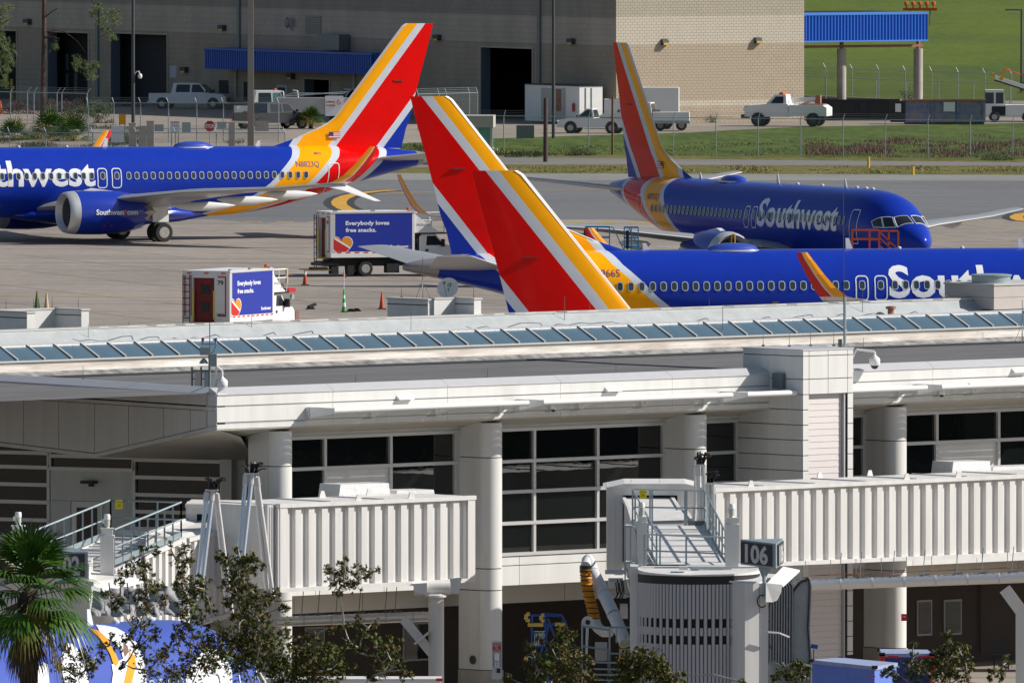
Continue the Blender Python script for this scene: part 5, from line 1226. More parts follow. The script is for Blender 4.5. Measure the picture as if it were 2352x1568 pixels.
for a, b in ((0.03, V1[0]), (V1[0], LX)):
    mb = MB(); mb.prism([(a,-.02,wz(a)),(b,-.02,wz(b)),(b,-.02,wz(b)+.11),(a,-.02,wz(a)+.11)], (0,.06,0)); mb.build('trim_band', 'panel_white', wing)
# wing roof
q = K + WD*LX
r2 = MB(); a = K+V(0,0,0); inv = TM.inverted()
P = [K - WN*.3, K + WD*LX - WN*.3 + V(0,0,_k*LX), K + WD*LX + IN*30 + V(0,0,_k*LX), K + IN*30]
loc = [inv @ V(p.x, p.y, p.z + ZRF-.006) for p in P]; r2.add(loc, [(0,1,2,3)])
# only as far as the kerb: clip the back by the kerb plane
bmz = bmesh.new(); vv = [bmz.verts.new(p) for p in loc]; bmz.faces.new(vv)
bmesh.ops.bisect_plane(bmz, geom=bmz.verts[:]+bmz.edges[:]+bmz.faces[:], plane_co=(0,yC+.2,0), plane_no=(0,1,0), clear_outer=True)
bmesh.ops.bisect_plane(bmz, geom=bmz.verts[:]+bmz.edges[:]+bmz.faces[:], plane_co=(UK-10.99,0,0), plane_no=(1,0,0), clear_inner=False)
r2 = MB(); bmz.verts.index_update(); r2.add([v.co.copy() for v in bmz.verts], [tuple(v.index for v in f.verts) for f in bmz.faces]); bmz.free(); tb('wing_roof', r2, 'flat_roof')
# soffit under the wing: from the lower edge back to the glass wall
WY = 3.2
sf = MB(); XS_ = [0.03, V1[0]*.5, V1[0], V1[0]+2, LX]
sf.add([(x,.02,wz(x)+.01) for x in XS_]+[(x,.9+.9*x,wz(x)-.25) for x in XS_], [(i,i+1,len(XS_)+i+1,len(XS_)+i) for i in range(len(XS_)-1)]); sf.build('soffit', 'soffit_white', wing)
# glass end wall below, receding left at 28 degrees
GA = R(28); GD = V(-cos(GA), sin(GA), 0); GN = V(-sin(GA), -cos(GA), 0)
_g = tw(pl(563, 1100, YW)[0], YW, 0); G0 = at(563, 1100, _g.y+5.2); G0.z = 0
GM = Matrix(((GD.x, -GN.x, 0, G0.x), (GD.y, -GN.y, 0, G0.y), (0,0,1,0), (0,0,0,1)))
def gl_(px, py, off=0.0):
    d = ray(px, py); o = G0 + GN*off; t = (o-CAM).dot(GN)/d.dot(GN); p = CAM+d*t; return (p-o).dot(GD), p.z
ge = thing('glass_end_wall', 'shaded end wall with banded windows and a white door bay', 'wall', mw=GM)
def gbox(px0, py0, px1, py1, y0, y1, name, m, parent=None):
    x0, z1 = gl_(px0, py0, -y0); x1, z0 = gl_(px1, py1, -y0); mb = MB(); mb.box(x0, y0, z0, x1, y1, z1); return mb.build(name, m, parent or ge)
zfl = gl_(300, 1235)[1]; ztt = gl_(300, 960)[1]
x_ = [gl_(x, 1100)[0] for x in (563, 511, 308, 113, -60)]
print('gl', x_, zfl, ztt)
mb = MB(); mb.box(x_[0]-.0, .0, 0, x_[1], .25, ZRF-.9); mb.build('pier', 'panel_white', ge)
mb = MB(); mb.box(x_[0]+.27, -.35, 0, x_[0]+.62, -.01, ZRF-.9); mb.build('pier', 'panel_white', ge)
zrow = [ztt+.6, ztt+.05] + [gl_(510, y)[1] for y in (1060, 1100, 1140, 1179, 1218)] ; zrow[1] = gl_(510, 1020)[1]
def bandwin(x0, x1, rows, mid=None):
    xs = [x0] + ([mid] if mid else []) + [x1]
    for zt_, zb_ in zip(rows[:-1], rows[1:]):
        for a, b in zip(xs[:-1], xs[1:]):
            mb = MB(); mb.box(a+.04, .06, zb_+.05, b-.04, .09, zt_-.05); mb.build('window_pane', 'glass_bronze', ge)
    for z in rows: mb = MB(); mb.box(x0, -.05, z-.055, x1, .12, z+.055); mb.build('transom', 'frame_alu', ge)
    for x in (x0, x1): mb = MB(); mb.box(x-.05, -.03, rows[-1], x+.05, .13, rows[0]); mb.build('mullion', 'frame_alu', ge)
bandwin(x_[1]+.02, x_[2], [z+.0 for z in zrow])
zl = [ztt+.7] + [gl_(100, y)[1] for y in (1040, 1073, 1113, 1153, 1194, 1236)]
bandwin(x_[3]+.02, x_[4]+0, zl)
zl2 = [ztt+.8, gl_(200, 1048)[1], gl_(200, 1077)[1]]
bandwin(x_[2]+.02, x_[3]-.02, zl2)
gbox(306, 1080, 116, 1148, -.02, .05, 'wall_panel', 'panel_white'); gbox(162, 1150, 116, 1250, -.02, .05, 'wall_panel', 'panel_white'); gbox(306, 1150, 236, 1250, -.02, .05, 'wall_panel', 'panel_white')
gbox(234, 1152, 164, 1250, -.06, .0, 'door', 'frame_alu'); gbox(222, 1166, 176, 1246, -.08, -.06, 'door_glass', 'glass_bronze')
d = gbox(212, 1104, 184, 1110, -.35, -.02, 'wall_lamp', 'black'); gbox(212, 1108, 203, 1117, -.12, -.02, 'lamp_base', 'black')
lo = MB(); lo.box(x_[0], .0, 0, x_[4]+5, .3, zfl+.0); lo.build('lower_wall', 'panel_white', ge)
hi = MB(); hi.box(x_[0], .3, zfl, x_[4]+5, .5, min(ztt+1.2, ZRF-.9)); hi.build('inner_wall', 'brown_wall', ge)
RL = ['at the far left end, on the left screen wall', 'on the left screen wall before the green cone', 'on the corner between the two left screen walls', 'at the right end of the left screen walls',
 'on the back parapet halfway between left screens and truck 79', 'in front of the skylight below the left screens', 'on the coping of the angled wing', 'on the back parapet below truck 79', 'on the white screens left of the dish',
 'on the white screens right of the dish', 'before the skylight below the satellite dish', 'on the back parapet in front of the red fin', 'on the back parapet at the foot of the orange stripe', 'on the front roof edge, middle',
 'on the front roof edge left of the stair shaft', 'on the front roof edge right of the equipment mast', 'on the parapet before the yellow tail band', 'on the parapet just right of the orange winglet', 'behind the skylight right of the tall whip antenna',
 'on the parapet left of the rooftop air unit', 'leftmost on the stair shaft roof', 'second from left on the stair shaft roof', 'third from left on the stair shaft roof', 'rightmost on the stair shaft roof', 'just right of the stair shaft top', 'at the far right edge of the roof']
# ---------------- things on the terminal roof ----------------
def roof_thing(name, label, cat, px, py, z, group=None, rz=None):
    u, y = ph(px, py, z); return thing(name, label, cat, tw(u, y, z), TH if rz is None else rz, group), u, y
# lightning rods
rods = [(14,715,686,1),(77,712,685,1),(120,712,681,1),(180,712,685,1),(296,757,738,0),(203,850,743,0),(191,873,840,0),(578,772,700,0),(922,685,655,1),(1088,687,655,1),(944,826,718,0),
 (1297,748,680,0),(1355,723,693,0),(1120,875,843,0),(1415,865,832,0),(817,887,855,0),(1629,716,685,0),(1895,707,679,0),(1981,725,660,0),(2157,700,669,0),(1753,796,765,2),(1813,797,765,2),(1862,796,760,2),(1915,795,763,2),(1983,808,775,0),(2370,780,680,0)]
for k, (x, yb, yt, w) in enumerate(rods):
    zz = {1: zg1+.55, 2: PZ[0]}.get(w, None)
    if zz is None: zz = ZRF if yb > 800 else zb
    u, y = ph(x, yb, zz); p = tw(u, y, zz); h = (yb-yt)/sc_at(p.y)
    mb = MB(); mb.tube((0,0,0),(0,0,h), .012, 5, r2=.006); mb.cbox(0,0,.03,.09,.09,.06)
    o = mb.build('lightning_rod', 'galv_dark'); o.location = p
    tag(o, 'thin lightning rod ' + RL[k], 'lightning rod', 'thin lightning rods along the terminal roof')
for k, (x, yb, yt, lab) in enumerate(((971,687,590,'tall braced antenna rod behind the satellite dish'),(1660,805,699,'tall braced antenna rod right of the skylight middle'),(2348,785,688,'tall braced antenna rod at the right end of the skylight'))):
    zz = ZRF if yb > 760 else zg1+.5
    u, y = ph(x, yb, zz); p = tw(u, y, zz); h = (yb-yt)/sc_at(p.y)
    mb = MB(); mb.tube((0,0,0),(0,0,h), .016, 6, r2=.008)
    for a in range(3): t = a*2*pi/3+.4; mb.tube((.28*cos(t),.28*sin(t),0),(0,0,h*.45), .008, 4)
    o = mb.build('antenna_rod', 'galv_dark'); o.location = p; tag(o, lab, 'antenna')
# whip antenna on the stair shaft
u, y = pl(1940, 805, -1.2)[0], -1.2; z0 = PZ[0]
t = thing('whip_antenna', 'tall dark whip antenna standing on the stair shaft roof', 'antenna', tw(u, y, z0))
s_ = sc_at(tw(u,y,z0).y); h1 = (805-690)/s_; h2 = (805-448)/s_
mb = MB(); mb.tube((0,0,0),(0,0,h1), .045, 8); mb.build('mast_tube', 'galv', t)
mb = MB(); mb.tube((-.03,0,h1-.2),(-.04,0,h2), .02, 6, r2=.012); mb.build('whip', 'pole_dark', t)
# white screen walls on the back roof
def screens(px0, pxc1, pxe1, pxi, pxc2, pxe2, ytop, ybot, label, vent=True):
    """two thin walls running back from lit ends, joined by a cross wall"""
    z = zb + .02
    t = thing('roof_screen', label, 'roof screen', mw=TM)
    s = None; H = None
    for k, (pc, pe, L, yb) in enumerate(((pxc1, pxe1, None, ybot[0]), (pxc2, pxe2, None, ybot[1]))):
        u, y = ph(pc, yb, z); p = tw(u, y, z); s = sc_at(p.y); H = (yb-ytop[k])/s
        w = (pe-pc)/s/cos(TH); L = (pc-(px0 if k == 0 else pxi))/s/sin(TH)
        mb = MB(); mb.box(u, y, z+.10, u+w, y+L, z+H); o = mb.build('screen_wall', 'panel_white', t)
        mb = MB(); mb.box(u-.03, y-.03, z+H, u+w+.03, y+L+.03, z+H+.05); mb.build('cap', 'bar_white', o)
        mb = MB(); mb.box(u-.01, y-.01, z-.05, u+w+.01, y+L, z+.10); mb.build('kerb', 'grey_trim', o)
        mb = MB(); mb.box(u-.012, y+.0, z+H-.16, u-.002, y+L, z+H-.135); mb.build('joint', 'dark_gap', o)
        if k == 0: u1, y1, L1, w1 = u, y, L, w
        else: u2, y2, L2, w2 = u, y, L, w
    yb_ = y2+L2-.2
    mb = MB(); mb.box(u1+w1*.5, yb_, z, u2+.2, yb_+.2, z+H); o = mb.build('screen_wall', 'panel_white', t)
    mb = MB(); mb.box(u1+w1*.5, yb_-.02, z+H, u2+.2, yb_+.22, z+H+.05); mb.build('cap', 'bar_white', o)
    if vent: mb = MB(); mb.box(u1-.06, y1+L1*.45, z, u1, y1+L1*.8, z+.3); mb.build('vent_box', 'bar_white', t)
screens(-60, 62, 80, 115, 187, 204, (719,713), (783,774), 'white L-shaped roof screen walls at the left end of the roof', False)
screens(889, 983, 1002, 1035, 1089, 1105, (690,688), (752,752), 'white L-shaped roof screen walls beside the satellite dish')
# cones standing behind the left screen are on the apron: see ground objects
# rooftop unit
u, y = ph(2283, 717, zb); w = thing('rooftop_unit', 'boxy rooftop air unit with dark left side at the right edge', 'air unit', mw=TM)
s_ = sc_at(tw(u,y,zb).y); H = (717-662)/s_; L = 110/s_/sin(TH)
for k in range(2):
    mb = MB(); mb.box(u, y, zb+.08+H*k/2+.005, u+3.2, y+L, zb+.08+H*(k+1)/2-.005); mb.build('casing', 'unit_beige', w)
mb = MB(); mb.box(u-.03, y-.03, zb+.08+H, u+3.25, y+L+.03, zb+.14+H); mb.build('lid', 'bar_white', w)
for a in (.1, L-.3): mb = MB(); mb.box(u+.1, y+a, zb-.1, u+3, y+a+.15, zb+.08); mb.build('foot', 'galv_dark', w)
mb = MB(); mb.lathe([(.62,0),(.62,.22),(.66,.22),(.66,.26),(.5,.28),(.02,.28)], 24, (u+.75, y+.9, zb+.14+H)); mb.build('fan_housing', 'galv', w, smooth=40)
# satellite dish
u, y = ph(1032, 748, zb); t = thing('satellite_dish', 'round grey satellite dish on a tripod beside the roof screens', 'satellite dish', tw(u, y, zb))
s_ = sc_at(tw(u,y,zb).y)
mb = MB()
for a in (-.35, .05, .42): mb.tube((a, -.2 if a == .05 else .15, 0), (0,0,.45), .025, 6)
mb.tube((0,0,0),(0,0,1.0), .035, 8); mb.build('tripod', 'galv', t)
mb = MB(); 
for a, b in ((-.55,-.2),(.1,.45),(.5,.9)): mb.box(a, -.2, 0, b, .15, .12)
mb.build('ballast_block', 'concrete_col', t)
dm = MB(); N = 26; rings = []
c = V(-.05,0,1.18); nrm_ = V(-.25,-.88,.40).normalized(); rt = nrm_.cross(V(0,0,1)).normalized(); up_ = rt.cross(nrm_)
for r, d in ((.0001,.0),(.12,.008),(.22,.03),(.30,.055),(.34,.075)): rings.append([c - nrm_*(.075-d)*1.0*1 + rt*(r*cos(2*pi*i/N)) + up_*(r*sin(2*pi*i/N)) for i in range(N)])
dm.loft(rings, caps=False); o = dm.build('dish', 'dish_grey', t, smooth=60, fix=False)
mb = MB(); mb.tube(c-up_*.30, c+nrm_*.42-up_*.05, .012, 5); mb.cbox(*(c+nrm_*.42), .09,.07,.07); mb.build('feed_arm', 'galv_dark', t)
text_on('D', c+rt*(-.10)+up_*.03+nrm_*.012, rt, up_, .12, 'sign_dark', t, bold=.02)
mb = MB(); mb.tube(tuple(V(0,0,.9)), tuple(c-nrm_*.08), .03, 6); mb.build('bracket', 'galv_dark', t)
mb = MB(); mb.tube((-.35,0,.12),(-.35,0,.55), .07, 10); mb.build('pipe_vent', 'pole_dark', t)
# equipment mast
z = ZRF; u, y = ph(468, 893, z); t = thing('equipment_mast', 'roof mast with beacon lights, grey boxes and steel frame', 'mast', tw(u, y, z)); s_ = sc_at(tw(u,y,z).y)
def q(x, yy): return ((x-468)/s_, (893-yy)/s_)
def mbx(x0, y0, x1, y1, dy0, dy1, name, m): a, b = q(x0, y1), q(x1, y0); mb = MB(); mb.box(a[0], dy0, a[1], b[0], dy1, b[1]); return mb.build(name, m, t)
def mtb(x0, y0, x1, y1, r, name, m, dy=0): a, b = q(x0, y0), q(x1, y1); mb = MB(); mb.tube((a[0],dy,a[1]),(b[0],dy,b[1]), r, 6); return mb.build(name, m, t)
for x in (441, 462, 481): mtb(x, 893, x, 842 if x != 481 else 800, .03, 'post', 'galv_dark')
mtb(440, 851, 480, 851, .025, 'crossbar', 'galv_dark'); mtb(440, 870, 480, 870, .02, 'crossbar', 'galv_dark'); mtb(440, 890, 480, 890, .03, 'crossbar', 'galv_dark')
mbx(447, 852, 461, 890, -.04, .06, 'cabinet', 'unit_beige'); mbx(469, 853, 479, 890, -.04, .06, 'perforated_panel', 'galv')
mbx(459, 797, 480, 815, -.12, .12, 'junction_box', 'galv'); mbx(481, 812, 498, 841, -.15, .15, 'junction_box', 'galv'); mtb(482, 893, 482, 740, .018, 'rod', 'galv')
mtb(462, 790, 497, 790, .02, 'crossbar', 'galv')
mtb(466, 792, 466, 783, .035, 'beacon_base', 'galv'); mtb(466, 783, 466, 775, .04, 'red_beacon', 'stop_red'); mtb(496, 790, 496, 782, .03, 'beacon_base', 'galv'); mtb(496, 783, 496, 776, .035, 'blue_beacon', 'lift_blue')
mb = MB(); a = q(468, 830); mb.lathe([(.14,-.06),(.10,.02),(.03,.10)], 14, (a[0],-.05,a[1])); mb.build('horn_speaker', 'galv', t)
mb = MB(); mb.path([(q(497,790)[0],0,q(497,790)[1]),(q(490,808)[0],0,q(490,808)[1]),(q(483,812)[0],0,q(483,812)[1])], .01); mb.build('cable', 'black', t)
# dome cameras
def dome_cam(label, px, py, z, arm, ucoord=None):
    u, y = (ph(px, py, z) if ucoord is None else ucoord); t = thing('dome_camera', label, 'security camera', tw(u, y, z), 0, 'white dome security cameras on the terminal')
    mb = MB(); mb.lathe([(.03,.34),(.05,.30),(.15,.22),(.165,.17),(.165,.03),(.14,.0)], 18); mb.build('housing', 'white_paint', t, smooth=50)
    mb = MB(); mb.lathe([(.12,.0),(.11,-.05),(.06,-.10),(.01,-.115)], 16); mb.build('lens_dome', 'black', t, smooth=50)
    mb = MB(); mb.path(arm, .035, 8); mb.build('arm', 'white_paint', t)
dome_cam('white dome camera on an arm at the roof corner', 510, 890, ZTOP+.12, [(0,0,.32),(0,0,.5),(-.16,0,.62),(-.2,0,.1),(-.2,0,-.1)])
uc = pl(2009, 842, -.9)
dome_cam('white dome camera on an arm right of the stair shaft', 2009, 842, uc[1]+.04, [(0,0,.3),(0,0,.42),(-.55,.05,.48),(-.8,.1,0)], (uc[0], -.9))
mb = MB(); mb.tube((0,0,-.15),(0,0,.85), .035, 6); mb.tube((.06,0,-.15),(.06,0,.85), .035, 6); o = mb.build('bracket_post', 'galv_dark'); a = tw(uc[0]-1.1, -.5, uc[1]); o.location = a; tag(o, 'grey perforated bracket posts beside the stair shaft top', 'bracket')
for x, yy, lab in ((1271, 940, 'small dome camera under the fascia by the second column'), (2163, 906, 'small dome camera under the fascia by the fourth column')):
    u, z = pl(x, yy, YF-.12); t = thing('dome_camera', lab, 'security camera', tw(u, YF-.12, z), 0, 'small dome cameras under the fascia')
    mb = MB(); mb.lathe([(.03,.1),(.09,.08),(.10,.0)], 12); mb.box(-.05,-.02,.0,.25,.06,.16); mb.build('housing', 'white_paint', t); mb = MB(); mb.lathe([(.07,0),(.06,-.05),(.01,-.08)], 12); mb.build('lens_dome', 'black', t)
# stack pipe, cables, small fixtures on the back parapet
u, y = ph(2046, 724, zb); p = tw(u, y, zb); mb = MB(); mb.lathe([(.10,0),(.10,.2),(.16,.2),(.16,.28),(.02,.3)], 12); o = mb.build('flue_pipe', 'steel_rust'); o.location = p; tag(o, 'short rusty flue pipe on the roof left of the air unit', 'pipe')
def cable(pts, z, label, r=.018, m='bar_white'):
    P = [tw(*ph(x, y, z), z+.03) for x, y in pts]; c = P[0]; mb = MB(); mb.path([p-c for p in P], r, 5); o = mb.build('roof_cable', m); o.location = c; return tag(o, label, 'cable')
random.seed(3)
cable([(x, 754.6-.0327*(x-200)+random.uniform(-.8,.8)) for x in range(205, 890, 22)], zp+.05, 'pale cable lying along the back parapet, left stretch')
cable([(x, 724.2-.0327*(x-1110)+random.uniform(-.8,.8)) for x in range(1110, 2170, 24)], zp+.05, 'pale cable lying along the back parapet, right stretch')
cable([(x, 838.5-.0327*(x-600)+random.uniform(-.7,.7)) for x in range(0, 2352, 26)], ZRF, 'long thin cable along the dark flat roof', .012)
cable([(1210,828),(1300,831),(1420,838),(1600,846),(1720,852)], ZRF, 'dark cable crossing the flat roof to the stair shaft', .02, 'black')
for x, y, lab in ((365,763,'small roof drain box near the left screen walls'),(541,766,'small scupper opening in the back parapet, left'),(1779,700,'small scupper opening in the back parapet, right')):
    u, yy = ph(x, y, zb+.1); p = tw(u, yy, zb+.1); mb = MB(); mb.cbox(0,0,.05,.28,.08,.10); o = mb.build('scupper', 'dark_gap'); o.location = p; o.rotation_euler.z = TH; tag(o, lab, 'scupper')
# ---------------- passenger boarding bridges ----------------
def corr(mb, A, B, ztA, zbA, ztB, zbB, per=.5, dep=.11, flip=1.0):
    """corrugated wall from A to B (local xy), top/bottom z given at both ends; ribs stand out to the -normal side"""
    A = Vector(A); B = Vector(B); d = (B-A); L = d.length; d.normalize(); n = V(d.y, -d.x, 0)*flip
    n_ = max(1, int(L/per)); per = L/n_; prof = []
    for k in range(n_):
        for a, o in ((0,0),(.44,0),(.52,1),(.92,1)): prof.append(((k+a)*per, o))
    prof.append((L, 0)); top = []; bot = []
    for s, o in prof:
        t = s/L; p = A + d*s + n*(-dep*o); top.append(V(p.x,p.y,ztA+(ztB-ztA)*t)); bot.append(V(p.x,p.y,zbA+(zbB-zbA)*t))
    m = len(prof); mb.add(bot+top, [(i,i+1,m+i+1,m+i) for i in range(m-1)]); return mb
def lug(parent, p, ax):
    mb = MB(); ax = Vector(ax).normalized(); w = ax*.13
    mb.prism([p-w, p+w, p+w*.45+V(0,0,.2), p-w*.45+V(0,0,.2)], ax.cross(V(0,0,1))*.03); mb.build('lifting_lug', 'bridge_white', parent)
def fixed_tunnel(label, px0, px1, tl, tr, bl, br_, y, depth, lugs, seam=None):
    t = thing('jet_bridge', label, 'jet bridge', mw=TM, group='white boarding bridges')
    u0, z0 = pl(px0, tl, y); u1, z1 = pl(px1, tr, y); zb0 = pl(px0, bl, y)[1]; zb1 = pl(px1, br_, y)[1]
    def zt(u): return z0+(z1-z0)*(u-u0)/(u1-u0)
    def zb_(u): return zb0+(zb1-zb0)*(u-u0)/(u1-u0)
    mb = corr(MB(), (u0+.12,y,0), (u1-.3,y,0), z0-.02, zb0+.02, z1-.02, zb1+.02); mb.build('side_wall', 'bridge_white', t, fix=False)
    mb = MB(); mb.prism([(u0,y+.12,zb0),(u0,y+.12,z0),(u1,y+.12,z1),(u1,y+.12,zb1)], (0,depth-.12,0)); mb.build('tunnel_body', 'bridge_white', t)
    mb = MB(); mb.prism([(u0-.03,y-.07,z0-.05),(u0-.03,y-.07,z0+.07),(u1+.03,y-.07,z1+.07),(u1+.03,y-.07,z1-.05)], (0,.2,0)); mb.build('roof_rail', 'bridge_white', t)
    mb = MB(); mb.prism([(u0-.03,y-.07,zb0-.10),(u0-.03,y-.07,zb0+.02),(u1+.03,y-.07,zb1+.02),(u1+.03,y-.07,zb1-.10)], (0,.2,0)); mb.build('floor_beam', 'bridge_white', t)
    mb = MB(); mb.prism([(u0-.02,y,z0),(u0-.02,y,z0+.05),(u1+.02,y,z1+.05),(u1+.02,y,z1)], (0,depth,0)); mb.build('roof', 'bridge_white', t)
    for x0 in (u0+.0, u1-.28): mb = MB(); mb.box(x0, y-.05, zb_(x0)+.0, x0+.28, y+.12, zt(x0)); mb.build('corner_plate', 'bridge_white', t)
    for k in range(1, int((u1-u0)/2.1)):
        uu = u0+k*2.1; mb = MB(); mb.prism([(uu,y+.1,zt(uu)+.05),(uu+.05,y+.1,zt(uu)+.05),(uu+.05,y+.1,zt(uu)+.085),(uu,y+.1,zt(uu)+.085)], (0,depth-.2,0)); mb.build('roof_seam', 'bridge_white', t)
    for px, back in lugs:
        uu = pl(px, tl, y)[0]; lug(t, V(uu, y+(depth-.3 if back else .0), zt(uu)+.05), (1,0,0))
    return t, zt, zb_, u0, u1
YB = -6.3
jbR, ztR, zbR, uR0, uR1 = fixed_tunnel('long corrugated white jet bridge tunnel on the right, gate 106', 1642, 2500, 1126, 1087, 1297, 1262, YB, 2.6, [(1724,0),(2005,1),(2082,0),(2120,1),(2200,0)])
jbL, ztL, zbL, uL0, uL1 = fixed_tunnel('short corrugated white jet bridge tunnel left of the second column', 641, 1089, 1162, 1143, 1352, 1328, YB, 2.6, [(823,0),(862,1),(944,0),(970,1)])
# bellows joint strips between tunnel and portal on the left bridge
mb = MB(); u0 = pl(612, 1165, YB)[0]; zt0, zb0 = pl(612,1163,YB)[1], pl(612,1352,YB)[1]; corr(mb, (u0,YB+.05,0), (uL0-.02,YB+.05,0), zt0, zb0, zt0-.02, zb0, per=.09, dep=.05); mb.build('bellows', 'frame_alu', jbL, fix=False)
mb = MB(); mb.box(u0-.02, YB+.1, zb0, uL0, YB+2.5, zt0+.02); mb.build('joint_housing', 'bridge_white', jbL)
for x in (612, 636): uu = pl(x,1165,YB)[0]; mb = MB(); mb.box(uu, YB-.04, zb0, uu+.06, YB+.1, zt0+.05); mb.build('hinge_post', 'frame_alu', jbL)
# insulated units behind the tunnels
for t_, pa, pb, ya, yb_ in ((jbL, 775, 895, 1112, 1142), (jbL, 905, 998, 1126, 1140), (jbR, 2183, 2275, 1060, 1090), (jbR, 2275, 2420, 1072, 1090)):
    ua, za = pl(pa, ya, YB+2.7); ub, zb2 = pl(pb, yb_, YB+2.7); mb = MB(); mb.prism([(ua,YB+2.65,zb2),(ua+.08,YB+2.65,za),(ub-.08,YB+2.65,za-.02),(ub,YB+2.65,zb2-.05)], (0,.9,0)); mb.build('roof_unit', 'foil_white', t_)
# ---- world-space helpers ----
def W(px, py, Y): return at(px, py, Y)
def wthing(name, label, cat, px, py, Y, group=None): p = W(px, py, Y); return thing(name, label, cat, (p.x, p.y, 0), 0, group), V(p.x, p.y, 0)
def qsec(parent, tops, h, name, ribs=True, left=True, right=True):
    """tops: LF, RF, RB, LB world points of a tunnel roof; walls hang h below"""
    LF, RF, RB, LB = tops; dn = V(0,0,-h); o = parent.matrix_world.inverted() if False else None
    mb = MB(); mb.prism([LF+V(0,0,0), RF, RB, LB], (0,0,-.08)); r = mb.build(name+'_roof', 'bridge_white', parent)
    mb = MB(); mb.add([LF,RF,RB,LB,LF+dn,RF+dn,RB+dn,LB+dn], [(0,1,5,4),(2,3,7,6),(4,5,6,7)]); mb.build(name+'_frame', 'bridge_white', parent)
    for a, b, fl in ((LF, LB, -1), (RF, RB, 1)):
        mb = MB(); corr(mb, (a.x,a.y,0), (b.x,b.y,0), a.z-.06, a.z-h, b.z-.06, b.z-h, per=.42, dep=.09, flip=fl); mb.build(name+'_wall', 'bridge_white', parent, fix=False)
        mb = MB(); mb.bar(a+V(0,0,-.02), b+V(0,0,-.02), .1, .12); mb.build(name+'_rail', 'bridge_white', parent)
        mb = MB(); mb.bar(a+V(0,0,-h), b+V(0,0,-h), .1, .14); mb.build(name+'_beam', 'bridge_white', parent)
def rail(parent, top, drop, posts, mid=.5, r=.03, name='railing', m='galv', kick=True):
    """top: list of world points of the handrail"""
    mb = MB()
    for a, b in zip(top[:-1], top[1:]): mb.tube(a, b, r, 6); mb.tube(a-V(0,0,drop*mid), b-V(0,0,drop*mid), r*.85, 6)
    o = mb.build(name, m, parent)
    if kick:
        for a, b in zip(top[:-1], top[1:]): mb = MB(); mb.bar(a-V(0,0,drop*.93), b-V(0,0,drop*.93), .02, .16); mb.build('kick_plate', m, o)
    for a, b, n in posts:
        for k in range(n): p = a+(b-a)*(k/max(1,n-1)); mb = MB(); mb.bar(p, p-V(0,0,drop), .05, .05); mb.build('post', m, o)
    return o
# ---- gate 106 moving part ----
YP, YC = 460.5, 447.0
g6 = thing('jet_bridge', 'telescoping jet bridge walkway and round cab at gate 106', 'jet bridge', group='white boarding bridges')
def yt(y): return YP + (YC-YP)*(y-1141)/(1305-1141)
s1 = [W(1445,1170,yt(1170)), W(1561,1170,yt(1170)), W(1543,1142,YP), W(1432,1141,YP)]
s2 = [W(1453,1197,yt(1197)), W(1589,1193,yt(1195)), W(1571,1169,yt(1168)), W(1444,1167,yt(1168))]
s3 = [W(1484,1306,YC), W(1667,1304,YC), W(1615,1204,yt(1203)), W(1456,1203,yt(1203))]
qsec(g6, s1, 1.9, 'inner_tunnel'); qsec(g6, s2, 2.1, 'middle_tunnel'); qsec(g6, s3, 2.4, 'outer_tunnel')
for k in range(1, 8):
    a = s3[0]+(s3[3]-s3[0])*k/8; b = s3[1]+(s3[2]-s3[1])*k/8; mb = MB(); mb.bar(a+V(0,0,.01), b+V(0,0,.01), .03, .03); mb.build('roof_seam', 'foil_white', g6)
# portal box
pa, pb = W(1394,1118,YP-.2), W(1606,1112,YP-.2); zt_p = pa.z; zb_p = W(1394,1312,YP-.2).z
def bx(px0, px1, z0, z1, y0, y1, name, m='bridge_white'):
    a, b = W(px0, 1150, y0).x, W(px1, 1150, y0).x; mb = MB(); mb.box(a, y0, z0, b, y1, z1); return mb.build(name, m, g6)
zh = W(1400,1140,YP).z+.05
bx(1394, 1412, zb_p, zt_p, YP-.2, YP+2.6, 'portal_jamb'); bx(1412, 1430, zb_p-.1, zt_p-.02, YP-.18, YP-.05, 'portal_jamb'); bx(1556, 1606, zb_p, zt_p, YP-.2, YP+2.6, 'portal_jamb'); bx(1412, 1556, zh, zt_p, YP-.2, YP+.1, 'portal_header')
bx(1412, 1556, zb_p+.1, zt_p-.05, YP+.2, YP+2.5, 'portal_shade', 'black')  # black block paints the dark inside of the portal
mb = MB(); mb.prism([V(pa.x-.1,YP-.3,zt_p-.03), V(pa.x+.5,YP-.3,zt_p+.10), V(pb.x-.4,YP-.3,zt_p+.10), V(pb.x+.15,YP-.3,zt_p-.03)], (0,3.2,0)); mb.build('portal_roof', 'bridge_white', g6)
for x in (1450, 1516): p = W(x,1112,YP); mb = MB(); mb.tube((p.x,YP,zt_p+.08),(p.x,YP,zt_p+.22),.015,5); mb.build('roof_pin', 'bridge_white', g6)
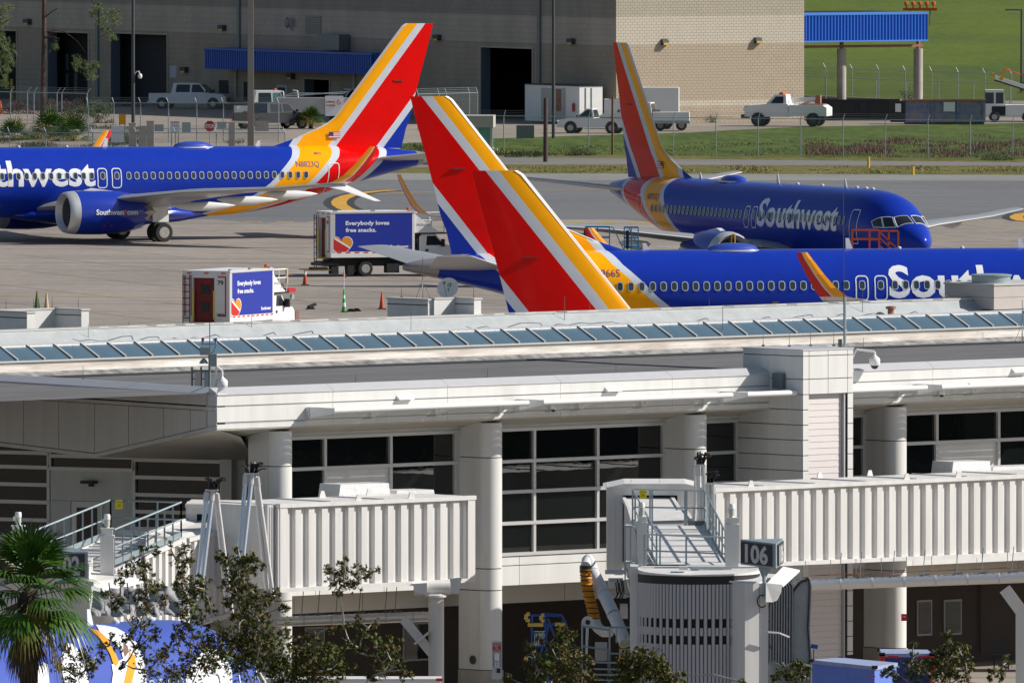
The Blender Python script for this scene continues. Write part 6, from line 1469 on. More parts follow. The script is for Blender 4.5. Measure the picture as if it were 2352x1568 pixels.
# roof railings
tb_ = lambda x, y, Y: W(x, y, Y)
yb = yt(1205)
rail(g6, [tb_(1453,1123,yb), tb_(1618,1126,yb)], 1.02, [(tb_(1453,1123,yb), tb_(1453,1123,yb), 1), (tb_(1493,1124,yb), tb_(1498,1124,yb), 2), (tb_(1573,1125,yb), tb_(1577,1125,yb), 2), (tb_(1618,1126,yb), tb_(1618,1126,yb), 1)], kick=False)
rail(g6, [tb_(1618,1126,yb), tb_(1673,1234,YC)], .95, [(tb_(1624,1139,yt(1216)), tb_(1673,1234,YC), 8)])
rail(g6, [tb_(1453,1123,yb), tb_(1510,1226,YC)], .95, [(tb_(1459,1133,yt(1213)), tb_(1508,1224,YC), 6)])
rail(g6, [tb_(1480,1226,YC-.2), tb_(1673,1234,YC-.2)], .92, [(tb_(1516,1229,YC-.2), tb_(1516,1229,YC-.2), 1), (tb_(1576,1232,YC-.2), tb_(1576,1232,YC-.2), 1), (tb_(1480,1226,YC-.2), tb_(1673,1234,YC-.2), 2)], kick=False)
mb = MB(); mb.bar(tb_(1484,1301,YC-.2), tb_(1574,1301,YC-.2), .03, .14); mb.build('kick_plate', 'galv_dark', g6)
mb = MB(); mb.bar(tb_(1580,1201,yb), tb_(1618,1201,yb), .03, .14); mb.build('kick_plate', 'galv_dark', g6)
p = tb_(1477,1134,yb-.05); mb = MB(); mb.cbox(p.x,p.y,p.z,.20,.02,.25); sg = mb.build('caution_sign', 'sign_yellow', g6)
text_on('CAUTION', (p.x,p.y-.014,p.z+.04), (1,0,0), (0,0,1), .035, 'black', sg, center=True, bold=0)
for k in range(4): mb = MB(); mb.cbox(p.x, p.y-.012, p.z-.01-k*.022, .12, .004, .005); mb.build('print_line', 'black', sg)
# ladder cage on the left
for yy in (1207, 1290, 1366):
    mb = MB(); c = W(1452, yy, YC+.6); ring = [c+V(.22*cos(a), .3*sin(a), 0) for a in [2*pi*i/12 for i in range(13)]]; mb.path(ring, .028, 5); mb.build('ladder_hoop', 'galv', g6)
for a in (0, .9, 1.8, 2.7, 3.6, 4.5): c1, c2 = W(1452,1207,YC+.6), W(1452,1370,YC+.6); o = V(.22*cos(a),.3*sin(a),0); mb = MB(); mb.bar(c1+o, c2+o, .035, .02); mb.build('ladder_bar', 'galv', g6)
for k in range(12): c = W(1474,1215+k*13,YC+.6); mb = MB(); mb.bar(c, c+V(.2,0,0), .02, .02); mb.build('ladder_rung', 'galv', g6)
# cab: drum with slats
DC = W(1605, 1400, YC-1.0); DR = 1.69; zt_c = 28.6-(1325+600)/sc_at(DC.y-DR); zb_c = 1.75
zr1, zr2 = [28.6-(y+600)/sc_at(DC.y-DR) for y in (1322, 1343)]
mb = MB(); mb.lathe([(DR-.06, zb_c-0.0),(DR-.06, zr2)], 40, (DC.x,DC.y,0)); mb.build('cab_drum', 'dark_gap', g6)
mb = MB(); mb.lathe([(DR+.02, zr2),(DR+.03, zr1)], 48, (DC.x,DC.y,0)); mb.build('rim_band', 'black_rubber', g6, smooth=40)
mb = MB(); N = 48; tilt = .055
r1 = [V(DC.x+(DR+.03)*cos(2*pi*i/N), DC.y+(DR+.03)*sin(2*pi*i/N), zr1+.01+tilt*((DR)*(sin(2*pi*i/N)+1))) for i in range(N)]
r0 = [V(p.x,p.y,zr1-.02) for p in r1]; mb.loft([r0, r1]); mb.build('cab_roof', 'bridge_white', g6, smooth=30)
NS = 96; rows = [[28.6-(y+600)/sc_at(DC.y-DR) for y in q] for q in ((1422,1443),(1461,1481))]
for k in range(NS):
    a = 2*pi*(k+.5)/NS
    if not (pi*0.93 < a < pi*2.02): continue
    w = 2*pi*DR/NS*.86; segs = [(zb_c, zr2)]
    if k % 2 == 0: segs = [(zb_c, rows[1][1]), (rows[1][0], rows[0][1]), (rows[0][0], zr2)]
    mb = MB(); R_ = DR-.0; t_ = V(-sin(a), cos(a), 0); n_ = V(cos(a), sin(a), 0); c = V(DC.x, DC.y, 0)+n_*R_
    for z0, z1 in segs: mb.add([c-t_*w/2+V(0,0,z0), c+t_*w/2+V(0,0,z0), c+t_*w/2+V(0,0,z1), c-t_*w/2+V(0,0,z1), c+n_*.035-t_*w/4+V(0,0,z0), c+n_*.035+t_*w/4+V(0,0,z0), c+n_*.035+t_*w/4+V(0,0,z1), c+n_*.035-t_*w/4+V(0,0,z1)], [(0,4,7,3),(4,5,6,7),(5,1,2,6),(0,1,5,4),(3,7,6,2)])
    mb.build('curtain_slat', 'slat_grey', g6, fix=False)
yc = DC.y-DR
def cbx(px0, px1, py0, py1, y0, y1, name, m='bridge_white', par=None):
    a = W(px0, py0, y0); b = W(px1, py1, y0); mb = MB(); mb.box(a.x, y0, b.z, b.x, y1, a.z); return mb.build(name, m, par or g6)
cbx(1667, 1673, 1340, 1600, yc+.25, yc+.7, 'edge_strip', 'black')
mb = MB(); P_ = [W(x,1500,y) for x, y in ((1673,yc+.35),(1711,yc-.15),(1744,yc+.0),(1744,yc+2.5),(1673,yc+2.5))]; z0, z1 = W(1673,1620,yc).z, W(1673,1338,yc).z; mb.prism([(p.x,p.y,z0) for p in P_], (0,0,z1-z0)); mb.build('cab_body', 'bridge_white', g6)
cbx(1745, 1764, 1339, 1620, yc+.02, yc+2.4, 'cab_front_post')
mb = MB(); mb.prism([W(1640,1330,yc+.3), W(1740,1338,yc), W(1790,1318,yc+2), W(1690,1312,yc+2.2)], (0,0,-.05)); mb.build('cab_front_roof', 'foil_white', g6)
mb = MB(); mb.prism([W(1762,1338,yc-.2), W(1799,1300,yc+1.2), W(1837,1308,yc+1.4), W(1799,1343,yc)], (0,0,-.05)); h_ = mb.build('hood', 'white_paint', g6)
mb = MB(); mb.prism([W(1759,1338,yc-.22), W(1797,1342,yc-.05), W(1794,1360,yc-.05), W(1785,1378,yc-.05), W(1775,1382,yc-.1), W(1759,1382,yc-.2)], (0,.25,0)); mb.build('hood_side', 'white_paint', g6)
# bellows canopy: accordion folds
for k in range(9):
    x0 = 1765+k*6.2; mb = MB(); top = 1362-k*3.2+ (0 if k < 7 else 2); bot = 1512+k*2.2
    P_ = [W(x0,bot,yc+.15+k*.12), W(x0+1,top,yc+.15+k*.12), W(x0+8,top-12,yc+.9+k*.12), W(x0+22,top-17,yc+2+k*.12)]
    pts = P_ + [q+V(.045,.0,-.06) for q in P_[::-1]]
    mb.prism(pts, (.035,.12,0)); mb.build('bellows_fold', 'bellows_dark', g6)
mb = MB(); P_ = [W(x,y,yc+1.3) for x, y in ((1816,1530),(1814,1400),(1820,1358),(1838,1336),(1858,1328),(1861,1342),(1857,1440),(1861,1500),(1860,1535),(1835,1545))]; mb.prism(P_, (.05,.5,0)); cu = mb.build('canopy_curtain', 'bellows_grey', g6)
mb = MB(); mb.path([q-V(0,.03,0) for q in P_[:9]], .045, 6); mb.build('canopy_frame', 'bellows_dark', g6)
mb = MB(); mb.path([W(1763,1451,yc-.1), W(1790,1453,yc+.0), W(1812,1462,yc+.3)], .03, 5); mb.build('strap', 'frame_alu', g6)
mb = MB(); P_ = [W(x,y,yc+.3) for x, y in ((1763,1512),(1800,1530),(1830,1522),(1862,1530),(1862,1568),(1763,1568))]; mb.prism(P_, (0,1.4,0)); mb.build('bumper', 'galv_dark', g6)
cbx(1560, 1580, 1300, 1308, yc+.6, yc+1.0, 'roof_bracket', 'foil_white')
for a, b in (((1585,1306),(1665,1322)), ((1585,1305),(1680,1306)), ((1590,1304),(1740,1302))): mb = MB(); mb.tube(W(*a,YC-1.5), W(*b,YC-1.2), .025, 5); mb.build('roof_rod', 'galv', g6)
# gate sign 106: three-sided box on a pole
def gate_sign(label, A, B, C, hp, txt, pole, par=None, right=None):
    t, o = wthing('gate_sign', label, 'gate sign', *B); L = lambda p: p-o
    A_, B_, C_ = [L(W(*q)) for q in (A, B, C)]; dn = V(0,0,-hp)
    # drop the sign so that edges follow the photographed corners
    mb = MB(); mb.prism([A_, B_, C_], dn); mb.build('sign_box', 'galv', t)
    for P0, P1, k in ((A_, B_, 0), (B_, C_, 1)):
        d = (P1-P0); n = V(d.y, -d.x, 0).normalized()
        if n.y > 0: n = -n
        a = P0+d*.02+n*.02; b = P1-d*(.10 if k == 0 else .06)+n*.02
        if k == 1: a = P0+d*.2+n*.02
        e = V(0,0,-.05); mb = MB(); mb.prism([a+e, b+e, b+dn-e, a+dn-e], n*.02); f = mb.build('sign_face', 'sign_dark', t)
        w = (b-a).length*.74; h = hp*.70; vs, fs, ww = text_mb(txt, h, w, .035); r = (b-a).normalized(); org = a+(b-a)*.14+V(0,0,-hp*.85)+n*.026
        # follow the slope of the face
        mb = MB(); mb.add([org+r*x+V(0,0,y) for x, y in vs], fs); mb.build('number', 'number_grey', f, fix=False)
    if pole:
        a, b = L(W(*pole[0])), L(W(*pole[1])); mb = MB(); mb.tube(a, b, .05, 8); mb.build('pole', 'galv', t)
        mb = MB(); mb.prism([a+V(-.2,0,.12), a+V(.25,0,.12), a+V(.05,0,-.25), a+V(-.05,0,-.25)], (0,.05,0)); mb.build('gusset', 'galv', t)
    return t
ys = yc-.4
gate_sign('three-sided gate sign reading 106', (1701,1238,ys+.5), (1782,1248,ys), (1798,1236,ys+.75), .70, '106', ((1755,1306,ys+.3),(1755,1370,ys+.3)))
mb = MB(); c = W(1750,1380,ys+.2); mb.path([c+V(.13*cos(a),0,.17*sin(a)) for a in [.6+5*i/12 for i in range(13)]], .02, 5); o = mb.build('cable_loop', 'black'); tag(o, 'black cable loop hanging under the 106 sign', 'cable')
# lift columns with motors
def lift(label, pxc, w, ym0, ym1, yb0, yb1, yp1, Y, group='white lift columns with motors'):
    t, o = wthing('lift_column', label, 'lift column', pxc, 1300, Y, group); s = sc_at(Y); z = lambda y: 28.6-(y+600)/s
    w /= s; mb = MB(); mb.box(-w/2, -w/2, z(yp1), w/2, w/2, z(yb1)); mb.build('post', 'bridge_white', t)
    mb = MB(); mb.box(-w*.55, -w*.55, z(yb1), w*.55, w*.55, z(yb1)+.08); mb.build('flange', 'bridge_white', t)
    mb = MB(); mb.box(-w*.42, -w*.42, z(yb1)+.08, w*.42, w*.42, z(yb0)); mb.box(-w*.5,-w*.5,z(yb0),w*.5,w*.5,z(yb0)+.03); mb.build('gearbox', 'unit_white', t)
    h = z(ym0)-z(ym1); r = w*.22
    mb = MB(); mb.lathe([(r*1.1,z(ym1)+.02),(r*.8,z(ym1)+.06),(r*.8,z(ym1)+h*.22),(r,z(ym1)+h*.25),(r,z(ym1)+h*.65)], 14); mb.build('motor', 'motor_grey', t, smooth=40)
    mb = MB(); mb.lathe([(r*1.08,z(ym1)+h*.65),(r*1.08,z(ym1)+h*.93),(r*.9,z(ym0)),(.01,z(ym0))], 14); mb.build('motor_cap', 'white_paint', t, smooth=40)
    mb = MB(); mb.cbox(-r*1.2, 0, z(ym1)+h*.55, r*.9, r, h*.3); mb.build('terminal_box', 'white_paint', t)
lift('lift column right of the gate 106 walkway', 1681, 30, 1157, 1190, 1191, 1210, 1330, YC-.6)
lift('lift column left of the gate 106 walkway, behind its railing', 1475, 24, 1154, 1188, 1189, 1206, 1300, YC+.5)
lift('lift column between the left bridge railings', 246, 31, 1181, 1216, 1215, 1236, 1345, 450)
lift('lift column behind the palm tree at far left', 42, 32, 1176, 1209, 1209, 1226, 1300, 452)
# ---- gate 102 moving part ----
g2 = thing('jet_bridge', 'telescoping jet bridge walkway at far left, gate 102', 'jet bridge', group='white boarding bridges')
def yl(x): return 452+(x-263)/(575-263)*9
m1 = [W(422,1232,yl(430)), W(432,1240,yl(430)), W(578,1198,461), W(470,1186,463)]
qsec(g2, [W(335,1226,yl(395)), W(432,1238,yl(430)), W(577,1200,461), W(455,1182,464)], 2.5, 'inner_tunnel')
qsec(g2, [W(82,1306,455.5), W(262,1309,452), W(424,1237,yl(424)), W(255,1232,460)], 2.55, 'outer_tunnel')
for k in range(1, 10):
    a = W(82,1306,455.5); b = W(262,1309,452); c = W(424,1237,yl(424)); d = W(255,1232,460); q1 = a+(d-a)*k/10; q2 = b+(c-b)*k/10; mb = MB(); mb.bar(q1+V(0,0,.01), q2+V(0,0,.01), .03, .03); mb.build('roof_seam', 'foil_white', g2)
YL = 462.0
def bx2(px0, px1, py0, py1, y0, y1, name, m='bridge_white'):
    a = W(px0, py0, y0); b = W(px1, py1, y0); mb = MB(); mb.box(a.x, y0, b.z, b.x, y1, a.z); return mb.build(name, m, g2)
bx2(427, 452, 1158, 1260, YL, YL+2, 'portal_jamb'); bx2(427, 612, 1156, 1180, YL-.05, YL+.2, 'portal_header'); bx2(582, 612, 1160, 1440, YL-.9, YL+1.6, 'portal_jamb'); bx2(452, 582, 1180, 1250, YL+.5, YL+1.9, 'portal_shade', 'black')  # the black block paints the shade inside this portal
mb = MB(); mb.prism([W(425,1157,YL-.1), W(612,1163,YL-.6), W(640,1150,YL+1.6), W(440,1146,YL+2)], (0,0,-.1)); mb.build('portal_roof', 'bridge_white', g2)
rail(g2, [W(82,1217,455.5), W(254,1148,460), W(416,1153,yl(424)), W(262,1216,452)], 1.0, [(W(82,1217,455.5), W(254,1148,460), 9), (W(254,1148,460), W(416,1153,yl(424)), 4), (W(416,1153,yl(424)), W(262,1216,452), 9)])
p = W(273,1158,459.2); mb = MB(); mb.cbox(p.x,p.y,p.z,.21,.02,.26); sg = mb.build('caution_sign', 'sign_yellow', g2); text_on('CAUTION', (p.x,p.y-.014,p.z+.05), (1,0,0), (0,0,1), .035, 'black', sg, center=True, bold=0)
for k in range(4): mb = MB(); mb.cbox(p.x, p.y-.012, p.z-k*.025, .12, .004, .006); mb.build('print_line', 'black', sg)
# cab of the left bridge behind the palm with draped canopy
cbx(-60, 205, 1296, 1420, 448, 452, 'cab', par=g2); 
mb = MB(); a = W(-60,1292,447.5); b = W(300,1332,447.5); mb.prism([W(-60,1296,447.6), W(215,1336,447.6), W(300,1322,450), W(60,1290,452)], (0,0,-.12)); mb.build('cab_roof', 'bridge_white', g2)
mb = MB(); mb.prism([W(210,1345,446.8), W(300,1325,449), W(330,1330,449.5), W(235,1352,447)], (0,0,-.1)); mb.build('canopy_hood', 'white_paint', g2)
mb = MB(); NX, NY = 36, 12; random.seed(5); vs = []
for j in range(NY+1):
    for i in range(NX+1):
        u, v = i/NX, j/NY; x = 215+u*215-8*v; y = 1352-14*u*(1-v)*.6+v*62 + 2.2*sin(u*31+v*5)+1.5*sin(u*17-v*9); vs.append(W(x, y, 447.4-1.0*v+.12*sin(u*21+4*v)+.06*sin(u*47-v*11)+.05*sin(v*19+u*7)))
mb.add(vs, [(j*(NX+1)+i, j*(NX+1)+i+1, (j+1)*(NX+1)+i+1, (j+1)*(NX+1)+i) for j in range(NY) for i in range(NX)]); mb.build('canopy_cloth', 'cloth_grey', g2, smooth=80, fix=False)
for k in range(5): mb = MB(); mb.path([W(250+k*42,1338,446.9), W(255+k*42,1375,446.5), W(258+k*40,1408,446.3)], .02, 5); mb.build('canopy_rib', 'bellows_dark', g2)
gate_sign('three-sided gate sign half hidden by the palm, reading 102', (122,1268,446.2), (202,1267,445.6), (160,1255,447), .74, '102', None)
# ---- cable towers ----
def cable_tower(label, topx, topy, legs, Y, n=9, seed=1):
    random.seed(seed); t, o = wthing('cable_tower', label, 'cable support', topx, topy, Y, 'silver cable support legs with black cables on top')
    for (x0, y0, x1, y1, m, r, dy) in legs:
        mb = MB(); mb.tube(W(x0,y0,Y)-o, W(x1,y1,Y+dy)-o, r, 10); l_ = mb.build('leg', m, t, smooth=40)
        a = W(x0,y0,Y)-o; d = ((W(x1,y1,Y+dy)-o)-a).normalized(); mb = MB(); mb.tube(a, a+d*.28, r*1.25, 10); mb.build('sleeve', 'frame_alu', l_)
    xs = [l[0] for l in legs]; y0 = min(l[1] for l in legs); mb = MB(); a = W(min(xs)-4,y0-1,Y)-o; b = W(max(xs)+4,y0-4,Y)-o; mb.box(a.x, -.14, a.z, b.x, .14, b.z); mb.build('top_plate', 'frame_alu', t)
    for k in range(n+6):
        x = min(xs)+ (max(xs)-min(xs))*random.random(); q = W(x, y0-4, Y)-o; sx = random.uniform(-.12,.25); h = random.uniform(.12,.36)
        mb = MB(); mb.path([q, q+V(sx*.3,0,h*.6), q+V(sx*.7,random.uniform(-.1,.1),h), q+V(sx*1.2,0,h*.9)], .026, 5); mb.build('cable', 'black', t)
M1, M2 = 'duct_pale', 'foil_white'
cable_tower('tallest silver cable legs left of the left tunnel', 573, 1085, [(565,1090,547,1290,M1,.065,-.5),(579,1090,558,1285,M1,.065,-.6),(585,1092,613,1362,M2,.06,.6),(590,1094,627,1368,M2,.06,.6)], 454, seed=2)
cable_tower('shorter silver cable legs over the left walkway', 482, 1125, [(475,1130,450,1378,M1,.065,-.5),(489,1128,463,1350,M1,.065,-.6),(494,1130,522,1402,M2,.055,.6),(498,1132,533,1406,M2,.055,.6)], 450, seed=3)
cable_tower('silver cable legs behind the gate 106 railing, the higher pair', 1607, 1066, [(1601,1070,1606,1198,M1,.07,0),(1616,1070,1618,1198,M1,.07,0),(1600,1078,1594,1196,M2,.06,.5)], 455.5, 11, seed=4)
cable_tower('silver cable legs right of the gate 106 railing, the lower pair', 1630, 1108, [(1625,1112,1628,1215,M1,.065,0),(1637,1112,1640,1235,M1,.065,0)], 454, 9, seed=6)
# ---- air hoses of gate 106 ----
t, o = wthing('air_duct', 'white air tube with yellow ribbed hose beside the gate 106 cab', 'air hose', 1380, 1400, 450)
pts = [W(*q)-o for q in ((1350,1284,451.5),(1363,1316,451),(1388,1366,450),(1410,1412,449.2),(1437,1476,448.5))]
for k, (a, b) in enumerate(zip(pts[:-1], pts[1:])): mb = MB(); mb.tube(a, b, .185, 16); mb.tube(b-(b-a).normalized()*.04, b, .20, 16); mb.build('tube_section', 'unit_white', t, smooth=40)
mb = MB(); mb.tube(pts[0], W(1345,1300,451)-o, .15, 12); mb.build('elbow', 'unit_white', t, smooth=40)
hp = [(1345,1306),(1346,1325),(1349,1348),(1355,1375),(1361,1400),(1366,1424)]; HP = [W(x,y,450.2)-o for x, y in hp]; rings = []
L = []; 
for a, b in zip(HP[:-1], HP[1:]):
    for k in range(10): L.append(a+(b-a)*k/10)
L.append(HP[-1])
rings = [[p+V((.16+.018*sin(i*1.9))*cos(q), (.16+.018*sin(i*1.9))*sin(q), 0) for q in [2*pi*j/16 for j in range(16)]] for i, p in enumerate(L)]
mb = MB(); mb.loft(rings); ho = mb.build('yellow_hose', 'hose_yellow', t, smooth=50)
for i in range(3, len(L), 5): mb = MB(); mb.lathe([(.17,-.012),(.185,0),(.17,.012)], 16, L[i]); mb.build('hose_ring', 'black', ho)
mb = MB(); mb.tube(HP[0]+V(0,0,.1), HP[0]-V(0,0,.05), .17, 14); mb.build('collar', 'black', t)
mb = MB(); mb.path([HP[-1], W(1372,1440,450)-o, W(1385,1450,449.8)-o, W(1402,1450,449.6)-o], .15, 14); mb.build('elbow', 'bridge_white', t, smooth=40)
mb = MB(); c = W(1350,1428,449.6)-o; mb.lathe([(.06,-.04),(.17,-.06),(.175,0),(.17,.06),(.06,.05)], 22, c, 'Y'); mb.build('hose_reel', 'bridge_white', t, smooth=30)
mb = MB(); mb.lathe([(.01,-.07),(.07,-.07),(.07,.0)], 14, c, 'Y'); mb.build('hub', 'black', t)
mb = MB(); mb.path([W(1345,1570,449.4)-o, W(1348,1470,449.4)-o, c], .04, 6); mb.build('support', 'unit_white', t)
# side equipment below the walkway
cbx(1390, 1436, 1312, 1318, 452, 453, 'side_arm', par=g6); cbx(1398, 1432, 1335, 1350, 452, 454, 'side_box', par=g6); cbx(1402, 1440, 1368, 1373, 452, 453, 'side_arm', par=g6); cbx(1425, 1442, 1392, 1420, 451.5, 453, 'side_box', par=g6)
for k in range(5): a = W(1414+k*4,1330+random.uniform(0,10),452); mb = MB(); mb.path([a, a+V(.05,0,-.35), a+V(-.03,0,-.5)], .02, 5); mb.build('cable', 'black', g6)
cbx(1448, 1466, 1300, 1600, yc+1.6, yc+3.6, 'cab_side', par=g6)
# service platform at the bottom
t, o = wthing('service_platform', 'grey railed service platform under the air tube', 'platform', 1395, 1500, 447.5)
Lp = lambda x, y, Y=447.5: W(x,y,Y)-o
for a, b in (((1337,1437),(1400,1446)), ((1337,1483),(1400,1492)), ((1400,1440),(1455,1440)), ((1400,1500),(1450,1500))): mb = MB(); mb.tube(Lp(*a), Lp(*b), .03, 6); mb.build('rail', 'galv', t)
for x, y0, y1 in ((1337,1430,1600),(1400,1440,1600),(1455,1440,1475),(1398,1490,1600),(1416,1440,1475),(1437,1445,1475)): mb = MB(); mb.bar(Lp(x,y0), Lp(x,y1), .05, .05); mb.build('post', 'galv', t)
for y in (1520, 1535, 1548, 1560): mb = MB(); mb.bar(Lp(1365,y), Lp(1420,y+1), .3, .03); mb.build('step', 'galv', t)
mb = MB(); a = Lp(1422,1490); b = Lp(1450,1512); mb.box(a.x, .0, b.z, b.x, .3, a.z); mb.build('guard', 'safety_yellow', t)
mb = MB(); a = Lp(1367,1478); b = Lp(1395,1520); mb.box(a.x, .6, b.z, b.x, 1.0, a.z); mb.build('cabinet', 'unit_beige', t)
for x in (1425, 1433, 1441): mb = MB(); mb.prism([Lp(x,1510)+V(0,-.02,0), Lp(x+4,1510)+V(0,-.02,0), Lp(x+9,1491)+V(0,-.02,0), Lp(x+5,1491)+V(0,-.02,0)], (0,.01,0)); mb.build('stripe', 'black', t)
# ---- supports below the left tunnel ----
t, o = wthing('bridge_support', 'round white support column with diagonal brace under the left tunnel', 'support column', 1002, 1500, 461)
Lq = lambda x, y, Y=461: W(x,y,Y)-o
mb = MB(); mb.tube(Lq(1002,1366), V(0,0,0), .225, 20); mb.build('column', 'bridge_white', t, smooth=40)
mb = MB(); mb.lathe([(.32,0),(.32,.06),(.26,.08),(.26,.1)], 20, Lq(1002,1370)); mb.build('flange', 'bridge_white', t)
mb = MB(); mb.tube(Lq(950,1352), Lq(1036,1350), .19, 18); mb.build('cross_tube', 'bridge_white', t, smooth=40)
mb = MB(); mb.prism([Lq(947,1340,460.5), Lq(981,1338,460.5), Lq(981,1366,460.5), Lq(955,1360,460.5)], (0,1.2,0)); mb.build('bracket', 'bridge_white', t)
mb = MB(); mb.prism([Lq(1033,1328,460.2), Lq(1061,1325,460.2), Lq(1053,1364,460.2), Lq(1038,1363,460.2)], (0,.15,0)); mb.prism([Lq(1040,1330,461), Lq(1058,1330,461), Lq(1050,1358,461), Lq(1042,1358,461)], (0,.1,0)); mb.build('bracket', 'bridge_white', t)
mb = MB(); mb.bar(Lq(926,1420), Lq(1002,1512), .26, .26); mb.build('brace', 'bridge_white', t)
mb = MB(); mb.bar(Lq(952,1478,460.8), Lq(984,1452,460.8), .34, .05); mb.build('gusset', 'bridge_white', t)
# ---- silver ducts ----
def duct(label, pts, Y, r, n, hang, par_t):
    t, o = wthing('silver_duct', label, 'air duct', *pts[0], Y, 'silver ducts under the jet bridges')
    P = [W(x, y, Y + (k*0))-o for k, (x, y) in enumerate(pts)]
    a, b = P[0], P[-1]
    for k in range(n): p0 = a+(b-a)*k/n; p1 = a+(b-a)*(k+1)/n-(b-a).normalized()*.01; mb = MB(); mb.tube(p0, p1, r, 20); mb.build('duct_section', 'silver_duct', t, smooth=40)
    mb = MB()
    for k in range(1, n): p0 = a+(b-a)*k/n; d = (b-a).normalized()*.03; mb.tube(p0-d, p0+d, r*1.05, 20)
    mb.build('clamp_rings', 'frame_alu', t)
    for h in hang:
        p = a+(b-a)*h; mb = MB(); mb.tube(p+V(0,0,r), p+V(.06,0,r+.75), .012, 4); mb.tube(p+V(-.1,0,r), p+V(.2,0,r+.05), .02, 4); mb.build('hanger', 'galv_dark', t)
    mb = MB()
    for k in range(n*4): p0 = a+(b-a)*(k+.5)/(n*4)+V(0,-r*.35,r*.93); mb.cbox(p0.x,p0.y,p0.z,.05,.05,.05)
    mb.build('bolts', 'frame_alu', t)
    c = MB(); c.lathe([(r,0),(r*.9,.05),(r*.5,.09),(.01,.10)], 18, b, 'X'); c.build('end_cap', 'silver_duct', t, smooth=60)
    return t
duct('silver duct ending at the support column, left', [(636,1427),(1012,1414)], 462.5, .145, 6, (.15,.25,.36,.5,.66,.72), None)
duct('long silver duct under the right tunnel', [(1858,1343),(2440,1322)], 459, .155, 8, (.12,.2,.33,.45,.58,.68,.8), None)
t, o = wthing('conduit_line', 'thin rusty conduit hanging above the right duct', 'conduit', 1870, 1321, 460)
mb = MB(); mb.path([W(x, 1321-(x-1870)*.04, 460)-o for x in range(1870, 2400, 60)], .015, 5); mb.build('pipe', 'steel_rust', t)
for k in range(9): p = W(1850+k*58, 1320-k*2.4, 460)-o; mb = MB(); mb.tube(p, p+V(0,0,.42), .01, 4); mb.build('hanger', 'galv_dark', t)
t, o = wthing('bridge_support', 'white diagonal support arm under the right tunnel at the picture edge', 'support column', 2345, 1500, 461)
mb = MB(); mb.bar(W(2308,1352,461)-o, W(2352,1412,461)-o, .35, .35); mb.build('brace', 'bridge_white', t); mb = MB(); mb.box(-.15,-.15,0,.5,.15,(W(2340,1405,461)-o).z); mb.build('column', 'bridge_white', t)
# small things on the facade and at the columns
def plate(name, label, cat, px0, py0, px1, py1, Y, m, txts=(), par=None):
    p = W((px0+px1)/2, (py0+py1)/2, Y); s = sc_at(Y); w, h = (px1-px0)/s, (py1-py0)/s; t = thing(name, label, cat, p) if not par else None
    mb = MB(); mb.cbox(0,0,0,w,.02,h); o = mb.build('plate', m, t)
    for tx, dz, hh, mm, ww in txts: text_on(tx, (0,-.014,dz), (1,0,0), (0,0,1), hh, mm, t, width=ww, center=True, bold=.01)
    return t
t = thing('fuel_shutoff_post', 'grey post with red EMERGENCY FUEL SHUT OFF sign before the second column', 'sign', W(1141,1500,455)*1.0); t.location.z = 0
s_ = sc_at(455); Z = lambda y: 28.6-(y+600)/s_; X_ = lambda x: (x-1141)/s_
mb = MB(); mb.box(X_(1131)-.0,-.02,Z(1600),X_(1136),.04,Z(1475)); mb.box(X_(1147),-.02,Z(1600),X_(1152),.04,Z(1475)); mb.build('post', 'galv', t)
mb = MB(); mb.box(X_(1130),-.05,Z(1501),X_(1152.5),-.02,Z(1473)); b_ = mb.build('sign_board', 'number_grey', t)
mb = MB(); mb.box(X_(1132.5),-.07,Z(1497),X_(1150),-.05,Z(1478)); mb.build('sign_face', 'sign_red', b_)
for k, (tx, w) in enumerate((('EMERGENCY',.19),('FUEL',.10),('SHUT OFF',.17))): text_on(tx, (0,-.075,Z(1484+k*6)), (1,0,0), (0,0,1), .05, 'letter_white', b_, width=w, center=True, bold=.02)
mb = MB(); mb.box(X_(1136.5),-.05,Z(1531),X_(1146.5),-.03,Z(1516)); b2 = mb.build('push_sign', 'letter_white', t); text_on('PUSH', (0,-.055,Z(1521)), (1,0,0), (0,0,1), .04, 'sign_red', b2, width=.1, center=True, bold=.02)
mb = MB(); mb.prism([(X_(1140),-.056,Z(1524)),(X_(1143),-.056,Z(1524)),(X_(1141.5),-.056,Z(1530))], (0,.005,0)); mb.build('arrow', 'sign_red', b2)
mb = MB(); mb.box(X_(1130),-.12,Z(1560),X_(1152),.0,Z(1532)); mb.build('switch_box', 'unit_white', t); mb = MB(); mb.box(X_(1141),-.16,Z(1545),X_(1149),-.12,Z(1535)); mb.build('push_button', 'black', t)
plate('warning_sign', 'small red and white notice on the louvred door', 'sign', 1875, 1433, 1889, 1448, tw(UPL+1,-2.05,0).y+.2, 'letter_white', (('FIRE',.02,.05,'sign_red',.12),))
plate('warning_sign', 'small red square notice on the fourth column', 'sign', 2070, 1409, 2084, 1425, tw(CU[3],-.5,0).y-.1, 'sign_red', (('FUEL',.0,.05,'letter_white',.12),))
u, z = pl(1087, 1518, -CR-.01); mb = MB(); mb.lathe([(.13,0),(.13,.02)], 18, (0,0,0), 'Y'); o = mb.build('access_cover', 'pole_dark'); o.matrix_world = TM @ Matrix.Translation((CU[1]-CR-.03, .25, z)) @ Matrix.Rotation(pi/2, 4, 'Z'); tag(o, 'round dark cover low on the second column', 'cover')
